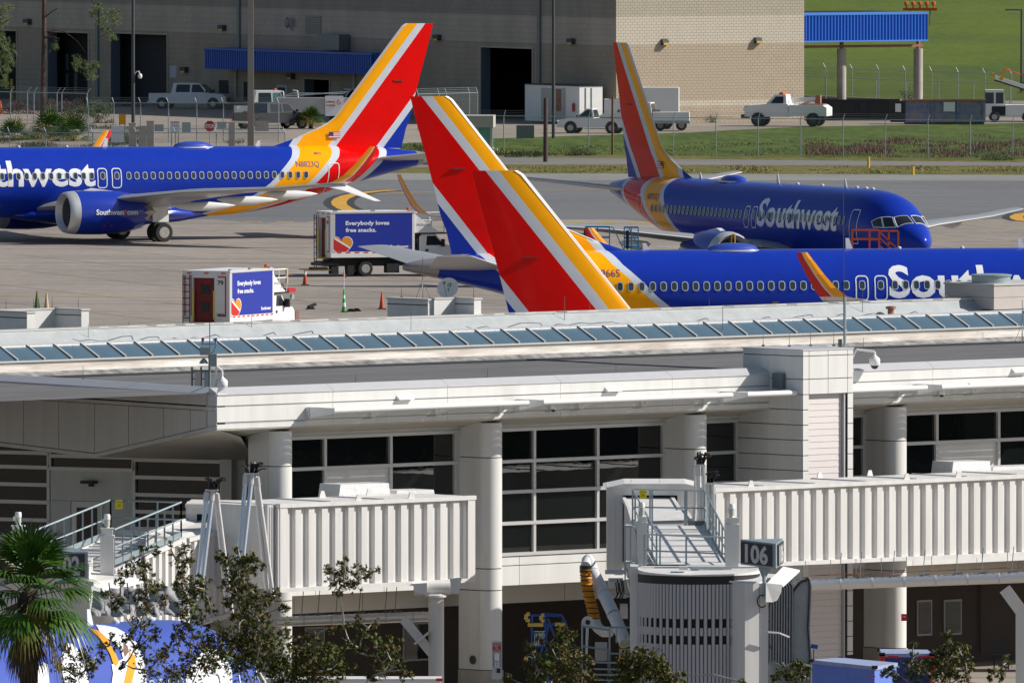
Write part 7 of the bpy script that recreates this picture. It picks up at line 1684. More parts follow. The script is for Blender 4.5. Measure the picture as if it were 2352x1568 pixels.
# blue work stand with yellow foam
t, o = wthing('work_stand', 'blue tubular work stand with yellow foam padding, behind the shrub', 'work stand', 1250, 1500, 458)
Lw = lambda x, y, Y=458: W(x,y,Y)-o
for a, b in (((1215,1412),(1285,1413)),((1248,1408),(1290,1412)),((1290,1412),(1300,1432)),((1222,1412),(1222,1600)),((1251,1412),(1262,1600)),((1258,1420),(1296,1520)),((1300,1432),(1310,1480)),((1222,1452),(1258,1452)),((1222,1483),(1260,1483)),((1255,1433),(1298,1433)),((1262,1430),(1230,1540))): mb = MB(); mb.tube(Lw(*a), Lw(*b), .035, 6); mb.build('tube', 'lift_blue', t)
for pts in (((1217,1409),(1209,1410),(1208,1422),(1217,1425)),((1250,1411),(1243,1413),(1243,1423),(1250,1426)),((1212,1434),(1248,1434)),((1275,1433),(1298,1433)),((1209,1507),(1208,1517))): mb = MB(); mb.path([Lw(*q) for q in pts], .055, 8); mb.build('foam_pad', 'foam_yellow', t)
mb = MB(); a, b = Lw(1227,1448), Lw(1256,1482); mb.box(a.x,-.02,b.z,b.x,.0,a.z); mb.build('panel', 'unit_white', t)
for k in range(6): x = 1230+k*4.4; mb = MB(); mb.bar(Lw(x,1450,457.9), Lw(x,1480,457.9), .02, .02); mb.build('bar', 'lift_blue', t)
# baggage carts at the bottom right
def cart(label, pts_top, hgt, mtop, mbody, Y, group='blue covered baggage carts'):
    t, o = wthing('baggage_cart', label, 'baggage cart', pts_top[0][0], pts_top[0][1], pts_top[0][2], group)
    P = [W(*q)-o for q in pts_top]; mb = MB(); mb.prism(P, (0,0,-.10)); mb.build('lid', mtop, t)
    c = sum(P, V(0,0,0))/4; Q = [c+(p-c)*.97-V(0,0,.1) for p in P]; mb = MB(); mb.prism(Q, (0,0,-hgt)); mb.build('body', mbody, t)
    for p in P[:2]+P[3:]:
        mb = MB(); q = c+(p-c)*.98; mb.cbox(q.x,q.y,q.z-.02,.16,.16,.09); mb.build('corner_bracket', 'black', t)
    for p in P[:3]:
        q = c+(p-c)*.9; q.z = .22; w_ = wheel(t, q.x, q.y, .22, .22, .12)
    return t, P, c
t1, P1, c1 = cart('pale blue covered baggage cart, lowest right', [(1862,1514,428),(2010,1530,426.5),(2062,1521,429.5),(1930,1509,431)], 1.3, 'cart_top', 'cart_blue', 428)
for a in (P1[1],): 
    for dx in (-.05,.07): mb = MB(); mb.tube(a+V(dx-.1,-.04,-.26), a+V(dx-.1,-.06,-.26), .03, 10); mb.build('reflector', 'sign_red', t1)
t2, P2, c2 = cart('navy covered baggage cart with red corner posts numbered 16480', [(2025,1500,437),(2142,1500,437),(2130,1491,440),(2020,1489,440)], 1.3, 'cart_top', 'cart_navy', 437)
for a in (0, .97): q = P2[0]+(P2[1]-P2[0])*a; mb = MB(); mb.box(q.x-.04, q.y-.05, .3, q.x+.10, q.y+.02, q.z-.02); mb.build('corner_post', 'sign_red', t2)
for a in (.12, .72): q = P2[0]+(P2[1]-P2[0])*a; mb = MB(); mb.box(q.x, q.y-.03, q.z-.12, q.x+.3, q.y+.0, q.z-.06); mb.build('latch', 'sign_red', t2)
text_on('16480', P2[0]+V(.75,-.035,-.42), (1,0,0), (0,0,1), .17, 'letter_white', t2, width=.5, bold=.01)
t, o = wthing('lamp_stand', 'small blue lamp head on a thin rod near the louvred door', 'lamp', 1868, 1520, 445)
mb = MB(); mb.tube(V(0,0,0)-V(0,0,-1.5), W(1869,1490,445)-o, .015, 5); mb.build('rod', 'wood_pole', t); c = W(1871,1484,445)-o; mb = MB(); mb.prism([c+V(-.12,0,-.04),c+V(.08,0,-.07),c+V(.10,0,.04),c+V(-.08,0,.08)], (0,.1,0)); mb.build('lamp_head', 'lift_blue', t)
t, o = wthing('office_chair', 'dark chair standing in the shade of the ground floor', 'chair', 2300, 1545, tw(CU[4]-4, YW+4, 0).y)
s0 = .0
mb = MB(); mb.box(-.25,-.25,.42,.25,.25,.47); mb.build('seat', 'black', t); mb = MB(); mb.prism([(-.24,.22,.5),(.24,.22,.5),(.22,.28,.95),(-.22,.28,.95)], (0,.04,0)); mb.build('backrest', 'black', t)
for sx in (-.22,.22):
    for sy in (-.22,.22): mb = MB(); mb.tube((sx,sy,0),(sx,sy,.42),.015,5); mb.build('leg', 'black', t)
# white vehicle roof sliver at the bottom
t, o = wthing('service_truck', 'white flat vehicle roof at the bottom edge beside the shrubs', 'truck', 800, 1560, 440)
a, b = W(575,1560,440)-o, W(1012,1562,440)-o; mb = MB(); mb.box(a.x, -.6, .4, b.x, .6, a.z); mb.build('body', 'white_paint', t); mb = MB(); mb.box(a.x-.03,-.65,a.z,b.x+.03,.65,a.z+.06); mb.build('roof', 'bridge_white', t)
mb = MB(); mb.box(b.x-.12,-.67,a.z+.0,b.x+.06,-.64,a.z+.08); mb.build('marker_light', 'sign_red', t)
for x in (-1.8, 1.8): wheel(t, x, -.45, .35, .35, .2); wheel(t, x, .45, .35, .35, .2)
# ---------------- catering trucks ----------------
def catering(label, px, py, az, num, full=True, side_sub=''):
    """anchor: lower near rear corner of the box at z=1.02"""
    p = gr(px, py, 1.02); mw = Matrix.Translation((p.x,p.y,0)) @ Matrix.Rotation(az, 4, 'Z') @ Matrix.Translation((0,1.22,0))
    t = thing('catering_truck', label, 'catering truck', mw=mw, group='airline catering trucks on the apron'); L, w, z0, z1 = 4.73, 1.22, 1.02, 3.42
    mb = MB(); mb.box(.25,-w,z0,L,w,z1); mb.build('cargo_box', 'white_paint', t)
    for s in (-1,1):
        mb = MB(); mb.box(.0,s*w-s*.02,z0,.26,s*w+s*.012,z1); mb.build('corner_post', 'frame_alu', t)
        mb = MB(); mb.box(0,s*w,z1-.06,L,s*(w+.03),z1+.03); mb.build('top_rail', 'frame_alu', t)
        mb = MB(); mb.box(.02,s*(w+.004),z0,L,s*(w+.02),z0+.22); mb.build('bottom_rail', 'white_paint', t)
    mb = MB(); mb.box(0,-w,z1,L,w,z1+.04); mb.build('roof', 'white_paint', t)
    y = -w-.006
    mb = MB(); mb.quad((.17,y,z0+.32),(L-.14,y,z0+.32),(L-.14,y,z1-.07),(.17,y,z1-.07)); pn_ = mb.build('side_panel', 'truck_blue', t, fix=False)
    y2 = y-.004
    text_on('Everybody loves', (.85,y2,2.75), (1,0,0), (0,0,1), .21, 'letter_white', pn_, width=2.45, bold=.03); text_on('free snacks.', (.85,y2,2.38), (1,0,0), (0,0,1), .21, 'letter_white', pn_, width=1.72, bold=.03)
    text_on('Southwest', (3.35,y2,1.52), (1,0,0), (0,0,1), .15, 'letter_white', pn_, width=1.02, bold=.03); hp = heart_pts(.05); mb = MB(); mb.add([(4.44+a,y2,1.6+b) for a, b in hp], [tuple(range(len(hp)))]); mb.build('heart_mark', 'av_red', pn_, fix=False)
    # big heart cut by the rear edge, with stripes
    hp = heart_pts(.62); cx, cz = .60, 1.66
    def half(pts, x=None, zmin=z0+.32):
        b = bmesh.new(); f = b.faces.new([b.verts.new((a,c,0)) for a, c in pts]); G = lambda: b.verts[:]+b.edges[:]+b.faces[:]
        bmesh.ops.bisect_plane(b, geom=G(), plane_co=(.17,0,0), plane_no=(-1,0,0), clear_outer=True); bmesh.ops.bisect_plane(b, geom=G(), plane_co=(0,zmin,0), plane_no=(0,-1,0), clear_outer=True)
        return b
    for k, (sc_, yy, m, lo, hi) in enumerate(((1.07, y2, 'letter_white', None, None), (1.0, y2-.003, 'heart_red', None, 0.10), (1.0, y2-.003, 'heart_orange', .20, None))):
        b = half([(cx+a*sc_, cz+c*sc_) for a, c in hp]); d = V(.5,.86,0)
        if hi is not None: bmesh.ops.bisect_plane(b, geom=b.verts[:]+b.edges[:]+b.faces[:], plane_co=(cx+d.x*hi,cz+d.y*hi,0), plane_no=d, clear_outer=True)
        if lo is not None: bmesh.ops.bisect_plane(b, geom=b.verts[:]+b.edges[:]+b.faces[:], plane_co=(cx+d.x*lo,cz+d.y*lo,0), plane_no=-d, clear_outer=True)
        b.verts.index_update(); mb = MB(); mb.add([(v.co.x,yy,v.co.y) for v in b.verts], [tuple(v.index for v in f.verts) for f in b.faces]); b.free(); mb.build('heart_emblem', m, pn_, fix=False)
    for k in range(9): x = .35+k*.5; mb = MB(); mb.quad((x,y2-.018,z0+.23),(x+.27,y2-.018,z0+.23),(x+.27,y2-.018,z0+.29),(x,y2-.018,z0+.29)); mb.build('reflective_strip', 'sign_red', t, fix=False)
    # rear end: recessed red door, ladder, number panel
    mb = MB(); mb.box(.0,-w+.02,z0,.22,-.42,z1); mb.build('rear_panel', 'white_paint', t)
    mb = MB(); mb.box(.0,.72,z0,.22,w-.02,z1); mb.build('rear_panel', 'white_paint', t); mb = MB(); mb.box(.0,-.42,z1-.3,.22,.72,z1); mb.build('rear_header', 'white_paint', t)
    mb = MB(); mb.box(.16,-.42,z0,.2,.72,z1-.3); d = mb.build('rear_door', 'dark_red', t)
    for zz in (2.55, 1.72): mb = MB(); mb.box(.14,-.08,zz-.2,.16,.36,zz+.25); mb.build('door_window', 'black', d)
    for yy in (-.42, .68): mb = MB(); mb.box(-.03,yy-.02,z0+.15,.0,yy+.05,z1-.9); mb.build('grab_rail', 'sign_yellow', t)
    mb = MB(); mb.box(-.02,-1.05,z0+.3,-.004,-.99,z1-.25); mb.box(-.02,-.62,z1-.28,-.004,-1.05,z1-.22); mb.box(-.02,-.62,z0+.28,-.004,-1.05,z0+.34); mb.build('red_border', 'sign_red', t)
    mb = MB(); mb.box(-.02,.78,z0+.3,-.004,.82,z1-.2); mb.box(-.02,1.1,z0+.3,-.004,1.16,z1-.2); mb.build('red_border', 'sign_red', t)
    text_on(num, (-.02,-.60,z1-.62), (0,-1,0), (0,0,1), .2, 'black', t, width=.3, bold=.02)
    if num == '79': text_on('28876', (-.02,-.55,z0+.32), (0,-1,0), (0,0,1), .1, 'black', t, width=.42, bold=.02)
    lad = MB()
    for yy in (.82, 1.18): lad.tube((-.12,yy,.35),(-.12,yy,z1-.15),.025,5)
    for k in range(9): lad.tube((-.12,.82,.6+k*.31),(-.12,1.18,.6+k*.31),.02,5)
    lad.build('ladder', 'black', t)
    mb = MB(); mb.box(-.15,-.5,z0-.1,.2,.8,z0); mb.build('sill', 'safety_yellow', t)
    for yy in (-.9,0,.9): mb = MB(); mb.cbox(-.02,yy,z1-.08,.04,.2,.06); mb.build('marker_lamp', 'orange_paint', t)
    for x in (.3, 2.4, 4.5): mb = MB(); mb.cbox(x,-w+.1,z1+.08,.22,.12,.08); mb.build('roof_lamp', 'galv', t)
    mb = MB(); mb.lathe([(.10,0),(.10,.14),(.02,.17)],10,(4.45,-.95,z1+.08)); mb.build('beacon', 'orange_paint', t)
    # scissor frame, chassis, tail platform
    mb = MB(); mb.box(-.2,-.85,.55,6.9,.85,.80); mb.build('chassis', 'black_rubber', t); mb = MB(); mb.box(.3,-1.0,.8,4.9,1.0,1.0); mb.build('lift_frame', 'black_rubber', t)
    for a, b in (((.5,.82),(4.2,1.0)),((.5,1.0),(4.2,.82))): mb = MB(); mb.bar((a[0],-.95,a[1]),(b[0],-.95,b[1]),.1,.1); mb.build('scissor_arm', 'black_rubber', t)
    for x0, x1, za, zb2 in ((-1.0,-.1,.38,.52),(-.9,.5,.62,.78),(.1,.5,.15,.55),(1.0,1.35,.1,.6),(3.2,3.9,.18,.7),(4.3,4.9,.3,.6)): mb = MB(); mb.box(x0,-1.1,za,x1,-.6,zb2); mb.build('side_box', 'black_rubber', t)
    mb = MB(); mb.box(-1.05,-1.0,.33,.2,1.0,.39); mb.build('tail_step', 'safety_yellow', t)
    for x in (2.0, 6.35):
        for s in (-1,1): wheel(t, x, s*1.02, .42, .42, .26)
    for s in (-1,1): wheel(t, 2.0, s*.72, .42, .42, .22)
    # cab
    pr = [(5.0,.6),(5.0,2.0),(5.2,2.22),(6.0,2.22),(6.45,1.68),(7.25,1.52),(7.42,1.35),(7.45,.65),(7.3,.55)]
    mb = MB(); mb.prism([(a,-.98,b) for a, b in pr], (0,1.96,0)); mb.build('cab', 'white_paint', t)
    for s in (-1,1):
        mb = MB(); ys = s*.985; mb.add([(5.45,ys,1.62),(6.35,ys,1.62),(6.35,ys,1.72),(5.98,ys,2.12),(5.5,ys,2.12)], [(0,1,2,3,4)]); mb.build('side_window', 'car_glass', t, fix=False)
        mb = MB(); mb.box(6.28,s*1.0,1.55,6.42,s*1.25,1.95); mb.build('mirror', 'black', t); mb = MB(); mb.box(5.42,s*.985,1.3,5.58,s*1.0,1.42); mb.build('door_handle', 'black', t)
    mb = MB(); mb.quad((6.47,-.85,1.69),(6.47,.85,1.69),(6.03,.8,2.19),(6.03,-.8,2.19)); mb.build('windscreen', 'car_glass', t, fix=False)
    mb = MB(); mb.box(5.0,-.99,.55,5.06,.99,2.5); mb.build('bulkhead', 'black', t); mb = MB(); mb.box(7.42,-1.0,.5,7.6,1.0,.75); mb.build('bumper', 'frame_alu', t)
    # front platform with railings above the cab
    mb = MB(); mb.prism([(L+.02,-1.1,z0+1.28),(L+.02,-1.1,z1-.1),(L+.9,-1.1,z1-.75),(L+1.5,-1.1,z0+1.28)], (0,.05,0)); mb.build('platform_side', 'white_paint', t)
    text_on('Mallaghan', (L+.15,-1.106,z0+1.65), (1,0,0), (0,0,1), .13, 'grey_trim', t, width=.8)
    if num == '79': text_on('79', (L+.95,-1.106,z0+1.42), (1,0,0), (0,0,1), .28, 'black', t, width=.35, bold=.02)
    mb = MB(); mb.box(L,-1.1,z0+1.2,L+1.9,1.1,z0+1.28); mb.build('platform', 'black', t)
    for yy in (-1.05, 1.05): mb = MB(); mb.path([(L,yy,z1-.05),(L+1.7,yy,z1-.05),(L+1.7,yy,z0+1.28)],.035,5); mb.tube((L,yy,z1-.45),(L+1.7,yy,z1-.45),.03,5); mb.tube((L+.9,yy,z1-.05),(L+.9,yy,z0+1.28),.03,5); mb.build('railing', 'white_paint', t)
    mb = MB(); mb.box(L+1.68,-1.1,z1-.75,L+1.76,-1.0,z1); mb.build('grab_post', 'safety_yellow', t)
    if num == '79': mb = MB(); mb.box(L+1.8,-1.1,z0+1.22,L+2.6,1.1,z0+1.42); mb.build('bumper_pad', 'stop_red', t); mb = MB(); mb.tube((L+2.3,-1.1,z0+1.0),(L+2.3,-1.0,z0+1.0),.14,12); mb.build('roller', 'galv', t)
    return t
catering('white and blue catering truck parked left of the rear tail fins', 759, 592, R(19), '40')
catering('nearer catering truck numbered 79, red rear door, above the roof edge', 527, 741, R(64.5), '79')
# ---------------- cones, chocks, stands ----------------
def cone(label, px, py, H, m, band=None, fat=1.0, base='black_rubber', group='traffic cones standing on the apron'):
    p = gr(px, py, 0); t = thing('traffic_cone', label, 'traffic cone', p, 0, group); mb = MB(); mb.box(-.2*fat,-.2*fat,0,.2*fat,.2*fat,.05); mb.build('base', base, t)
    mb = MB(); mb.lathe([(.14*fat,.05),(.03,H),(.01,H+.01)], 14); b = mb.build('cone_body', m, t, smooth=40)
    for a, c, mm in band or (): r = lambda h: .14*fat+( .03-.14*fat)*(h-.05)/(H-.05)+.004; k = MB(); k.lathe([(r(a*H),a*H),(r(c*H),c*H)], 14); k.build('band', mm, b, smooth=40)
    return t
cone('orange cone behind the step of the rear catering truck', 701, 655, .84, 'cone_orange', ((.66,.84,'letter_white'),))
cone('orange cone between the rear truck and the white roof screens', 877, 710, .86, 'cone_orange')
cone('tall dark green cone behind the left roof screens', 85, 714, 1.0, 'cone_dkgreen', fat=1.15)
cone('tall cream cone behind the left roof screens', 107, 714, .92, 'cone_cream')
t = cone('bright green and white marker cone with a flag pole', 790, 717, 1.15, 'cone_green', ((.25,.42,'letter_white'),(.6,.75,'letter_white')), fat=.8)
mb = MB(); mb.tube((0,0,1.1),(.02,0,2.15),.012,4); mb.build('flag_pole', 'letter_white', t); mb = MB(); mb.prism([(0,0,2.15),(.14,.02,1.75),(.1,.05,1.7),(-.06,.02,1.8)], (0,.01,0)); mb.build('flag', 'orange_flag', t)
for x, y, lab in ((713,710,'black wheel chocks right of truck 79'),(819,715,'small black chock right of the green marker'),(806,716,'black chock beside the green marker base')):
    p = gr(x, y, 0); mb = MB(); mb.prism([(-.25,-.15,0),(.25,-.15,0),(.1,-.15,.16),(-.1,-.15,.16)], (0,.3,0)); 
    if x == 713: mb.bar((-.1,-.3,.12),(.25,.1,.25),.15,.12)
    o = mb.build('wheel_chock', 'black'); o.location = p; tag(o, lab, 'wheel chock')
p = gr(681, 742, 0); t = thing('marker_sticks', 'two thin orange marker sticks in front of truck 79', 'marker', p)
for dx in (-.03,.08): mb = MB(); mb.tube((dx,0,0),(dx,0,.62),.025,5); mb.build('stick', 'orange_flag', t)
# blue work stands behind the jet with 8966S
def stand(label, px0, px1, ytop, ybase, diag, dk):
    p = gr((px0+px1)/2, ybase+125, 0); s = sc_at(p.y); t = thing('work_stand', label, 'work stand', p, 0, 'light blue work stands behind the jet'); X = lambda x: (x-(px0+px1)/2)/s; Z = lambda y: (ybase+125-y)/s
    for x in (px0, (px0+px1)/2, px1):
        for yy in (0, 1.4): mb = MB(); mb.bar((X(x),yy,0),(X(x),yy,Z(ytop)),.045,.045); mb.build('upright', 'sky_blue_paint', t)
    for y in (ytop, ytop+24, ybase):
        for yy in (0, 1.4): mb = MB(); mb.bar((X(px0),yy,Z(y)),(X(px1),yy,Z(y)),.045,.045); mb.build('rail', 'sky_blue_paint', t)
    mb = MB(); mb.box(X(px0),0,Z(ybase),X(px1),1.4,Z(ybase)+.05); mb.build('deck', 'sky_blue_paint', t)
    for (a, b, c, d) in diag: mb = MB(); mb.bar((X(a),0,Z(b)),(X(c),0,Z(d)),.05,.05); mb.build('brace', 'sky_blue_paint', t)
    mb = MB(); mb.bar((X(dk),-.1,Z(ybase+4)),(X(dk),-.1,Z(ytop+6)),.16,.12); mb.build('ladder_post', 'black', t)
stand('light blue work stand left of the far orange winglet', 1345, 1400, 522, 565, ((1408,522,1432,572),(1400,522,1408,522)), 1344)
stand('light blue work stand right of the far orange winglet', 1434, 1466, 523, 567, ((1444,523,1466,565),(1448,580,1436,567),(1466,573,1454,590)), 1441)
# red stairs by the right jet's nose
p = gr(2010, 700, 0); s = sc_at(p.y); t = thing('red_stairs', 'red orange stair platform under the nose of the right jet', 'stairs', p); X = lambda x: (x-2010)/s; Z = lambda y: (700-y)/s
for x in (1958, 1998, 2020): 
    for yy in (0,1.2): mb = MB(); mb.bar((X(x),yy,0),(X(x),yy,Z(529)),.07,.07); mb.build('upright', 'orange_paint', t)
for y in (529, 550, 574):
    for yy in (0,1.2): mb = MB(); mb.bar((X(1958),yy,Z(y)),(X(2020),yy,Z(y)),.06,.06); mb.build('rail', 'orange_paint', t)
for yy in (0,1.2):
    for a, b in (((2020,531),(2064,531)),((2064,531),(2064,575)),((2022,548),(2070,592)),((2020,532),(2064,575)),((2042,531),(2042,575)),((2022,566),(2060,600))): mb = MB(); mb.bar((X(a[0]),yy,Z(a[1])),(X(b[0]),yy,Z(b[1])),.06,.06); mb.build('stair_rail', 'orange_paint', t)
mb = MB(); mb.box(X(1958),0,Z(577),X(2020),1.2,Z(574)); mb.build('deck', 'orange_paint', t)
p = gr(1680, 700, 0); s = sc_at(p.y); t = thing('yellow_post', 'yellow and black guard post before the right jet engine', 'post', p); mb = MB(); mb.path([(0,0,0),(0,0,(700-538)/s),(.18,0,(700-538)/s),(.18,0,(700-560)/s)],.035,5); mb.build('post', 'safety_yellow', t); mb = MB(); mb.bar((-.08,0,(700-566)/s),(-.08,0,(700-540)/s),.07,.07); mb.build('dark_post', 'black', t)
# ---------------- special livery jet at lower left ----------------
jetE = aircraft('jet at bottom left, blue with white bird shapes, behind the trees', R(242), (6.5,0,5.34), 330, 1424, side=1, split=False, name='airliner', text=False, wins=True, tips=(), fmat='pale_blue')
EM = jetE.matrix_world.copy() if False else (Matrix.Translation(gr(330,1424,5.34)) @ Matrix.Rotation(R(242), 4, 'Z') @ Matrix.Translation((-6.5,0,-5.34)))
EI = EM.inverted()
def pskin(px, py, off=.02):
    o = EI @ CAM; d = (EI.to_3x3() @ ray(px, py)); a, b, zc = 1.88+off, 2.005+off, 3.355
    A = (d.y/a)**2+(d.z/b)**2; B = 2*(o.y*d.y/a**2+(o.z-zc)*d.z/b**2); C = (o.y/a)**2+((o.z-zc)/b)**2-1; D = B*B-4*A*C
    t = (-B-sqrt(max(D,0)))/(2*A); p = o+d*t
    if p.x < 6.0:   # follow the nose
        q = p; 
        for k in range(3):
            tt, bb, w = fus(max(.3,q.x)); a, b, zc = w+off, (tt-bb)/2+off, (tt+bb)/2; A = (d.y/a)**2+(d.z/b)**2; B = 2*(o.y*d.y/a**2+(o.z-zc)*d.z/b**2); C = (o.y/a)**2+((o.z-zc)/b)**2-1; D = B*B-4*A*C; q = o+d*((-B-sqrt(max(D,0)))/(2*A))
        p = q
    return p
def decal(pts, m, off):
    b = bmesh.new(); b.faces.new([b.verts.new((x,y,0)) for x, y in pts]); bmesh.ops.triangulate(b, faces=b.faces[:])
    for ax in (0,1):
        lo = min(v.co[ax] for v in b.verts); hi = max(v.co[ax] for v in b.verts); q = lo+9
        while q < hi: co = [0,0,0]; no = [0,0,0]; co[ax] = q; no[ax] = 1; bmesh.ops.bisect_plane(b, geom=b.verts[:]+b.edges[:]+b.faces[:], plane_co=co, plane_no=no); q += 9
    b.verts.index_update(); mb = MB(); mb.add([pskin(v.co.x,v.co.y,off) for v in b.verts], [tuple(v.index for v in f.verts) for f in b.faces]); b.free(); mb.build('painted_shape', m, jetE, fix=False)
zz = lambda pts: [(x/3, 1045+y/3) for x, y in pts]
decal(zz([(660,1165),(720,1170),(800,1185),(880,1230),(940,1290),(990,1400),(1010,1500),(1010,1640),(760,1640),(780,1500),(770,1440),(850,1400),(830,1330),(790,1290),(740,1260),(690,1215)]), 'letter_white', .022)
decal(zz([(450,1290),(510,1300),(560,1370),(600,1470),(620,1640),(470,1640),(430,1500),(420,1400)]), 'letter_white', .022)
decal(zz([(290,1420),(330,1440),(340,1560),(330,1640),(225,1640),(240,1500)]), 'letter_white', .022)
decal(zz([(620,1190),(680,1205),(740,1260),(770,1320),(800,1370),(820,1420),(800,1455),(780,1430),(760,1370),(720,1300),(670,1240)]), 'av_yellow', .030)
decal(zz([(890,1350),(930,1380),(940,1440),(920,1520),(890,1640),(840,1640),(860,1540),(880,1450)]), 'av_yellow', .030)
decal(zz([(850,1290),(880,1310),(890,1350),(860,1390),(850,1350)]), 'weed_brown', .026)
decal(zz([(1420,1330),(1500,1340),(1560,1400),(1600,1480),(1600,1640),(1260,1640),(1290,1500),(1350,1400)]), 'letter_white', .022)
# ---------------- trees in the foreground ----------------
def mkleaf(mb, p, size, rnd):
    n = V(rnd.gauss(0,1), rnd.gauss(0,1), rnd.gauss(.4,1)).normalized(); a = n.orthogonal().normalized(); a = (Matrix.Rotation(rnd.uniform(0,2*pi), 3, n) @ a); b = n.cross(a); s = size
    # five-pointed leaf outline, slightly folded
    mb.add([p, p+a*s*.9+b*s*.25, p+a*s*.35+b*s*.28, p+a*s*.55+b*s*.85, p+b*s*.35, p-a*s*.5+b*s*.8, p-a*s*.3+b*s*.2+n*s*.12, p-a*s*.85+b*s*.1, p-a*s*.2-b*s*.3, p+a*s*.3-b*s*.3+n*s*.1],
           [(0,1,2),(0,2,3,4),(0,4,5,6),(0,6,7,8),(0,9,1)])
def leaf_tree(label, base, Y, clusters, seed, leaf=.058, dens=.021, twig='bark_light', trunks=2, name='leafy_tree'):
    rnd = random.Random(seed); B = at(base[0], base[1], Y); s = sc_at(Y); t = thing(name, label, 'tree', (B.x, B.y, 0)); o = V(B.x, B.y, 0)
    lf = [MB(), MB(), MB()]; br = MB(); cs = []
    for (x, y, r) in clusters: cs.append((at(x, y, Y+rnd.uniform(-.5,.5))-o, r/s))
    cs_sorted = sorted(cs, key=lambda c: c[0].z); nodes = [V(0,0,max(0, B.z-.6)), V(0,0,B.z)]
    br.tube((0,0,0), (0,0,B.z), .10, 8, r2=.06)
    for c, r in cs_sorted:
        # attach each clump to the nearest lower node
        cand = sorted(nodes, key=lambda n: (n-c).length + (3 if n.z > c.z-.05 else 0))[0]
        L = (c-cand).length; mid = (cand+c)/2+V(rnd.uniform(-.08,.08)*L, rnd.uniform(-.08,.08)*L, rnd.uniform(-.02,.1)*L); rr = .017+.009*min(2, L)+ .016*max(0, 1-c.z/6)
        br.tube(cand, mid, rr*1.1, 5, r2=rr*.8); br.tube(mid, c+V(0,0,r*.4), rr*.8, 5, r2=.005); nodes.append(mid); nodes.append(c)
        for k in range(int(3+r*12)):
            e = c+V(rnd.gauss(0,1), rnd.gauss(0,1), rnd.gauss(.2,.9)).normalized()*r*rnd.uniform(.7,1.15); br.tube(c+(e-c)*.15, e, .008, 3, r2=.004)
            for q in range(4): mkleaf(lf[rnd.choice((0,0,1,2)) if rnd.random() < .6 else 0], e+V(rnd.gauss(0,.03),rnd.gauss(0,.03),rnd.gauss(0,.03)), leaf*rnd.uniform(.7,1.3), rnd)
        n = int(dens*(r*s*3)**2); sub = [c+V(rnd.gauss(0,.5),rnd.gauss(0,.5),rnd.gauss(0,.45))*r for _ in range(max(2,n//9))]
        for k in range(n):
            p = rnd.choice(sub)+V(rnd.gauss(0,1),rnd.gauss(0,1),rnd.gauss(0,1))*r*.2; u = rnd.random(); mkleaf(lf[0 if u < .62 else 1 if u < .9 else 2], p, leaf*rnd.uniform(.6,1.25), rnd)
    br.build('branches', twig, t, fix=False); stuff(t.children[0]) if False else None
    for mb, m in zip(lf, ('leaf_a','leaf_b','leaf_c')):
        if mb.f: stuff(mb.build('foliage', m, t, fix=False))
    return t
z3 = lambda L: [(x/3, 1045+y/3, r/3) for x, y, r in L]; z4 = lambda L: [(784+x/3, 1045+y/3, r/3) for x, y, r in L]; z5 = lambda L: [(1567+x/3, 1045+y/3, r/3) for x, y, r in L]
leaf_tree('thin tree with sparse brownish leaves before the draped canopy', (385,1640), 330, z3([(985,650,34),(1060,670,30),(930,740,52),(1000,800,60),(900,790,34),(1010,930,75),(960,1000,50),(1080,900,50),(820,830,38),(835,875,26),(730,960,42),(830,1010,50),(790,1050,34),(1010,1080,60),(970,1180,70),(890,1250,50),(1100,1000,50),(940,1330,70),(1060,1250,60),(1080,1400,85),(1180,1500,75),(1010,1480,70),(850,1450,40)]), 1)
leaf_tree('low leafy branches between the palm and the thin tree', (215,1660), 328, z3([(700,1330,50),(800,1310,42),(560,1400,80),(600,1480,60),(450,1330,50),(490,1215,32),(640,1430,50),(520,1520,80),(420,1450,60),(760,1250,24)]), 2)
leaf_tree('tree with brown-green leaves before the cable legs', (455,1640), 332, z3([(1170,610,22),(1270,650,44),(1210,710,42),(1290,720,50),(1250,800,52),(1340,850,52),(1220,880,52),(1290,930,80),(1420,890,38),(1400,960,50),(1310,1010,80),(1450,1050,42),(1260,1080,60),(1330,1130,80),(1230,1180,50),(1320,1250,70),(1210,1250,42),(1380,1320,80),(1300,1380,80),(1150,1340,50),(1440,1400,95),(1250,1500,75),(1380,1480,80)]), 3)
leaf_tree('taller dense tree below the left jet bridge portal', (570,1640), 331, z3([(1510,690,34),(1560,730,52),(1640,640,30),(1660,730,70),(1740,720,52),(1620,800,80),(1700,800,62),(1790,770,34),(1600,900,72),(1680,880,62),(1650,970,80),(1580,1010,44),(1760,960,52),(1720,1050,80),(1830,1000,60),(1800,1090,70),(1900,950,34),(1650,1100,60),(1960,1050,42),(1850,1150,44),(1720,1180,60),(1500,1250,90),(1600,1280,95),(1700,1300,110),(1800,1280,100),(1550,1380,100),(1650,1420,120),(1780,1420,120)]), 4, dens=.026)
leaf_tree('wide dense shrub at the bottom below the left duct', (700,1650), 329, z3([(1900,1300,100),(1900,1440,110),(2000,1400,100),(2100,1350,80),(2200,1400,100),(2300,1350,72),(2250,1480,100),(2050,1500,100),(2150,1250,34),(2280,1210,34),(1960,1230,50),(2330,1460,90),(1950,1530,100),(2150,1540,100)]), 5, dens=.027)
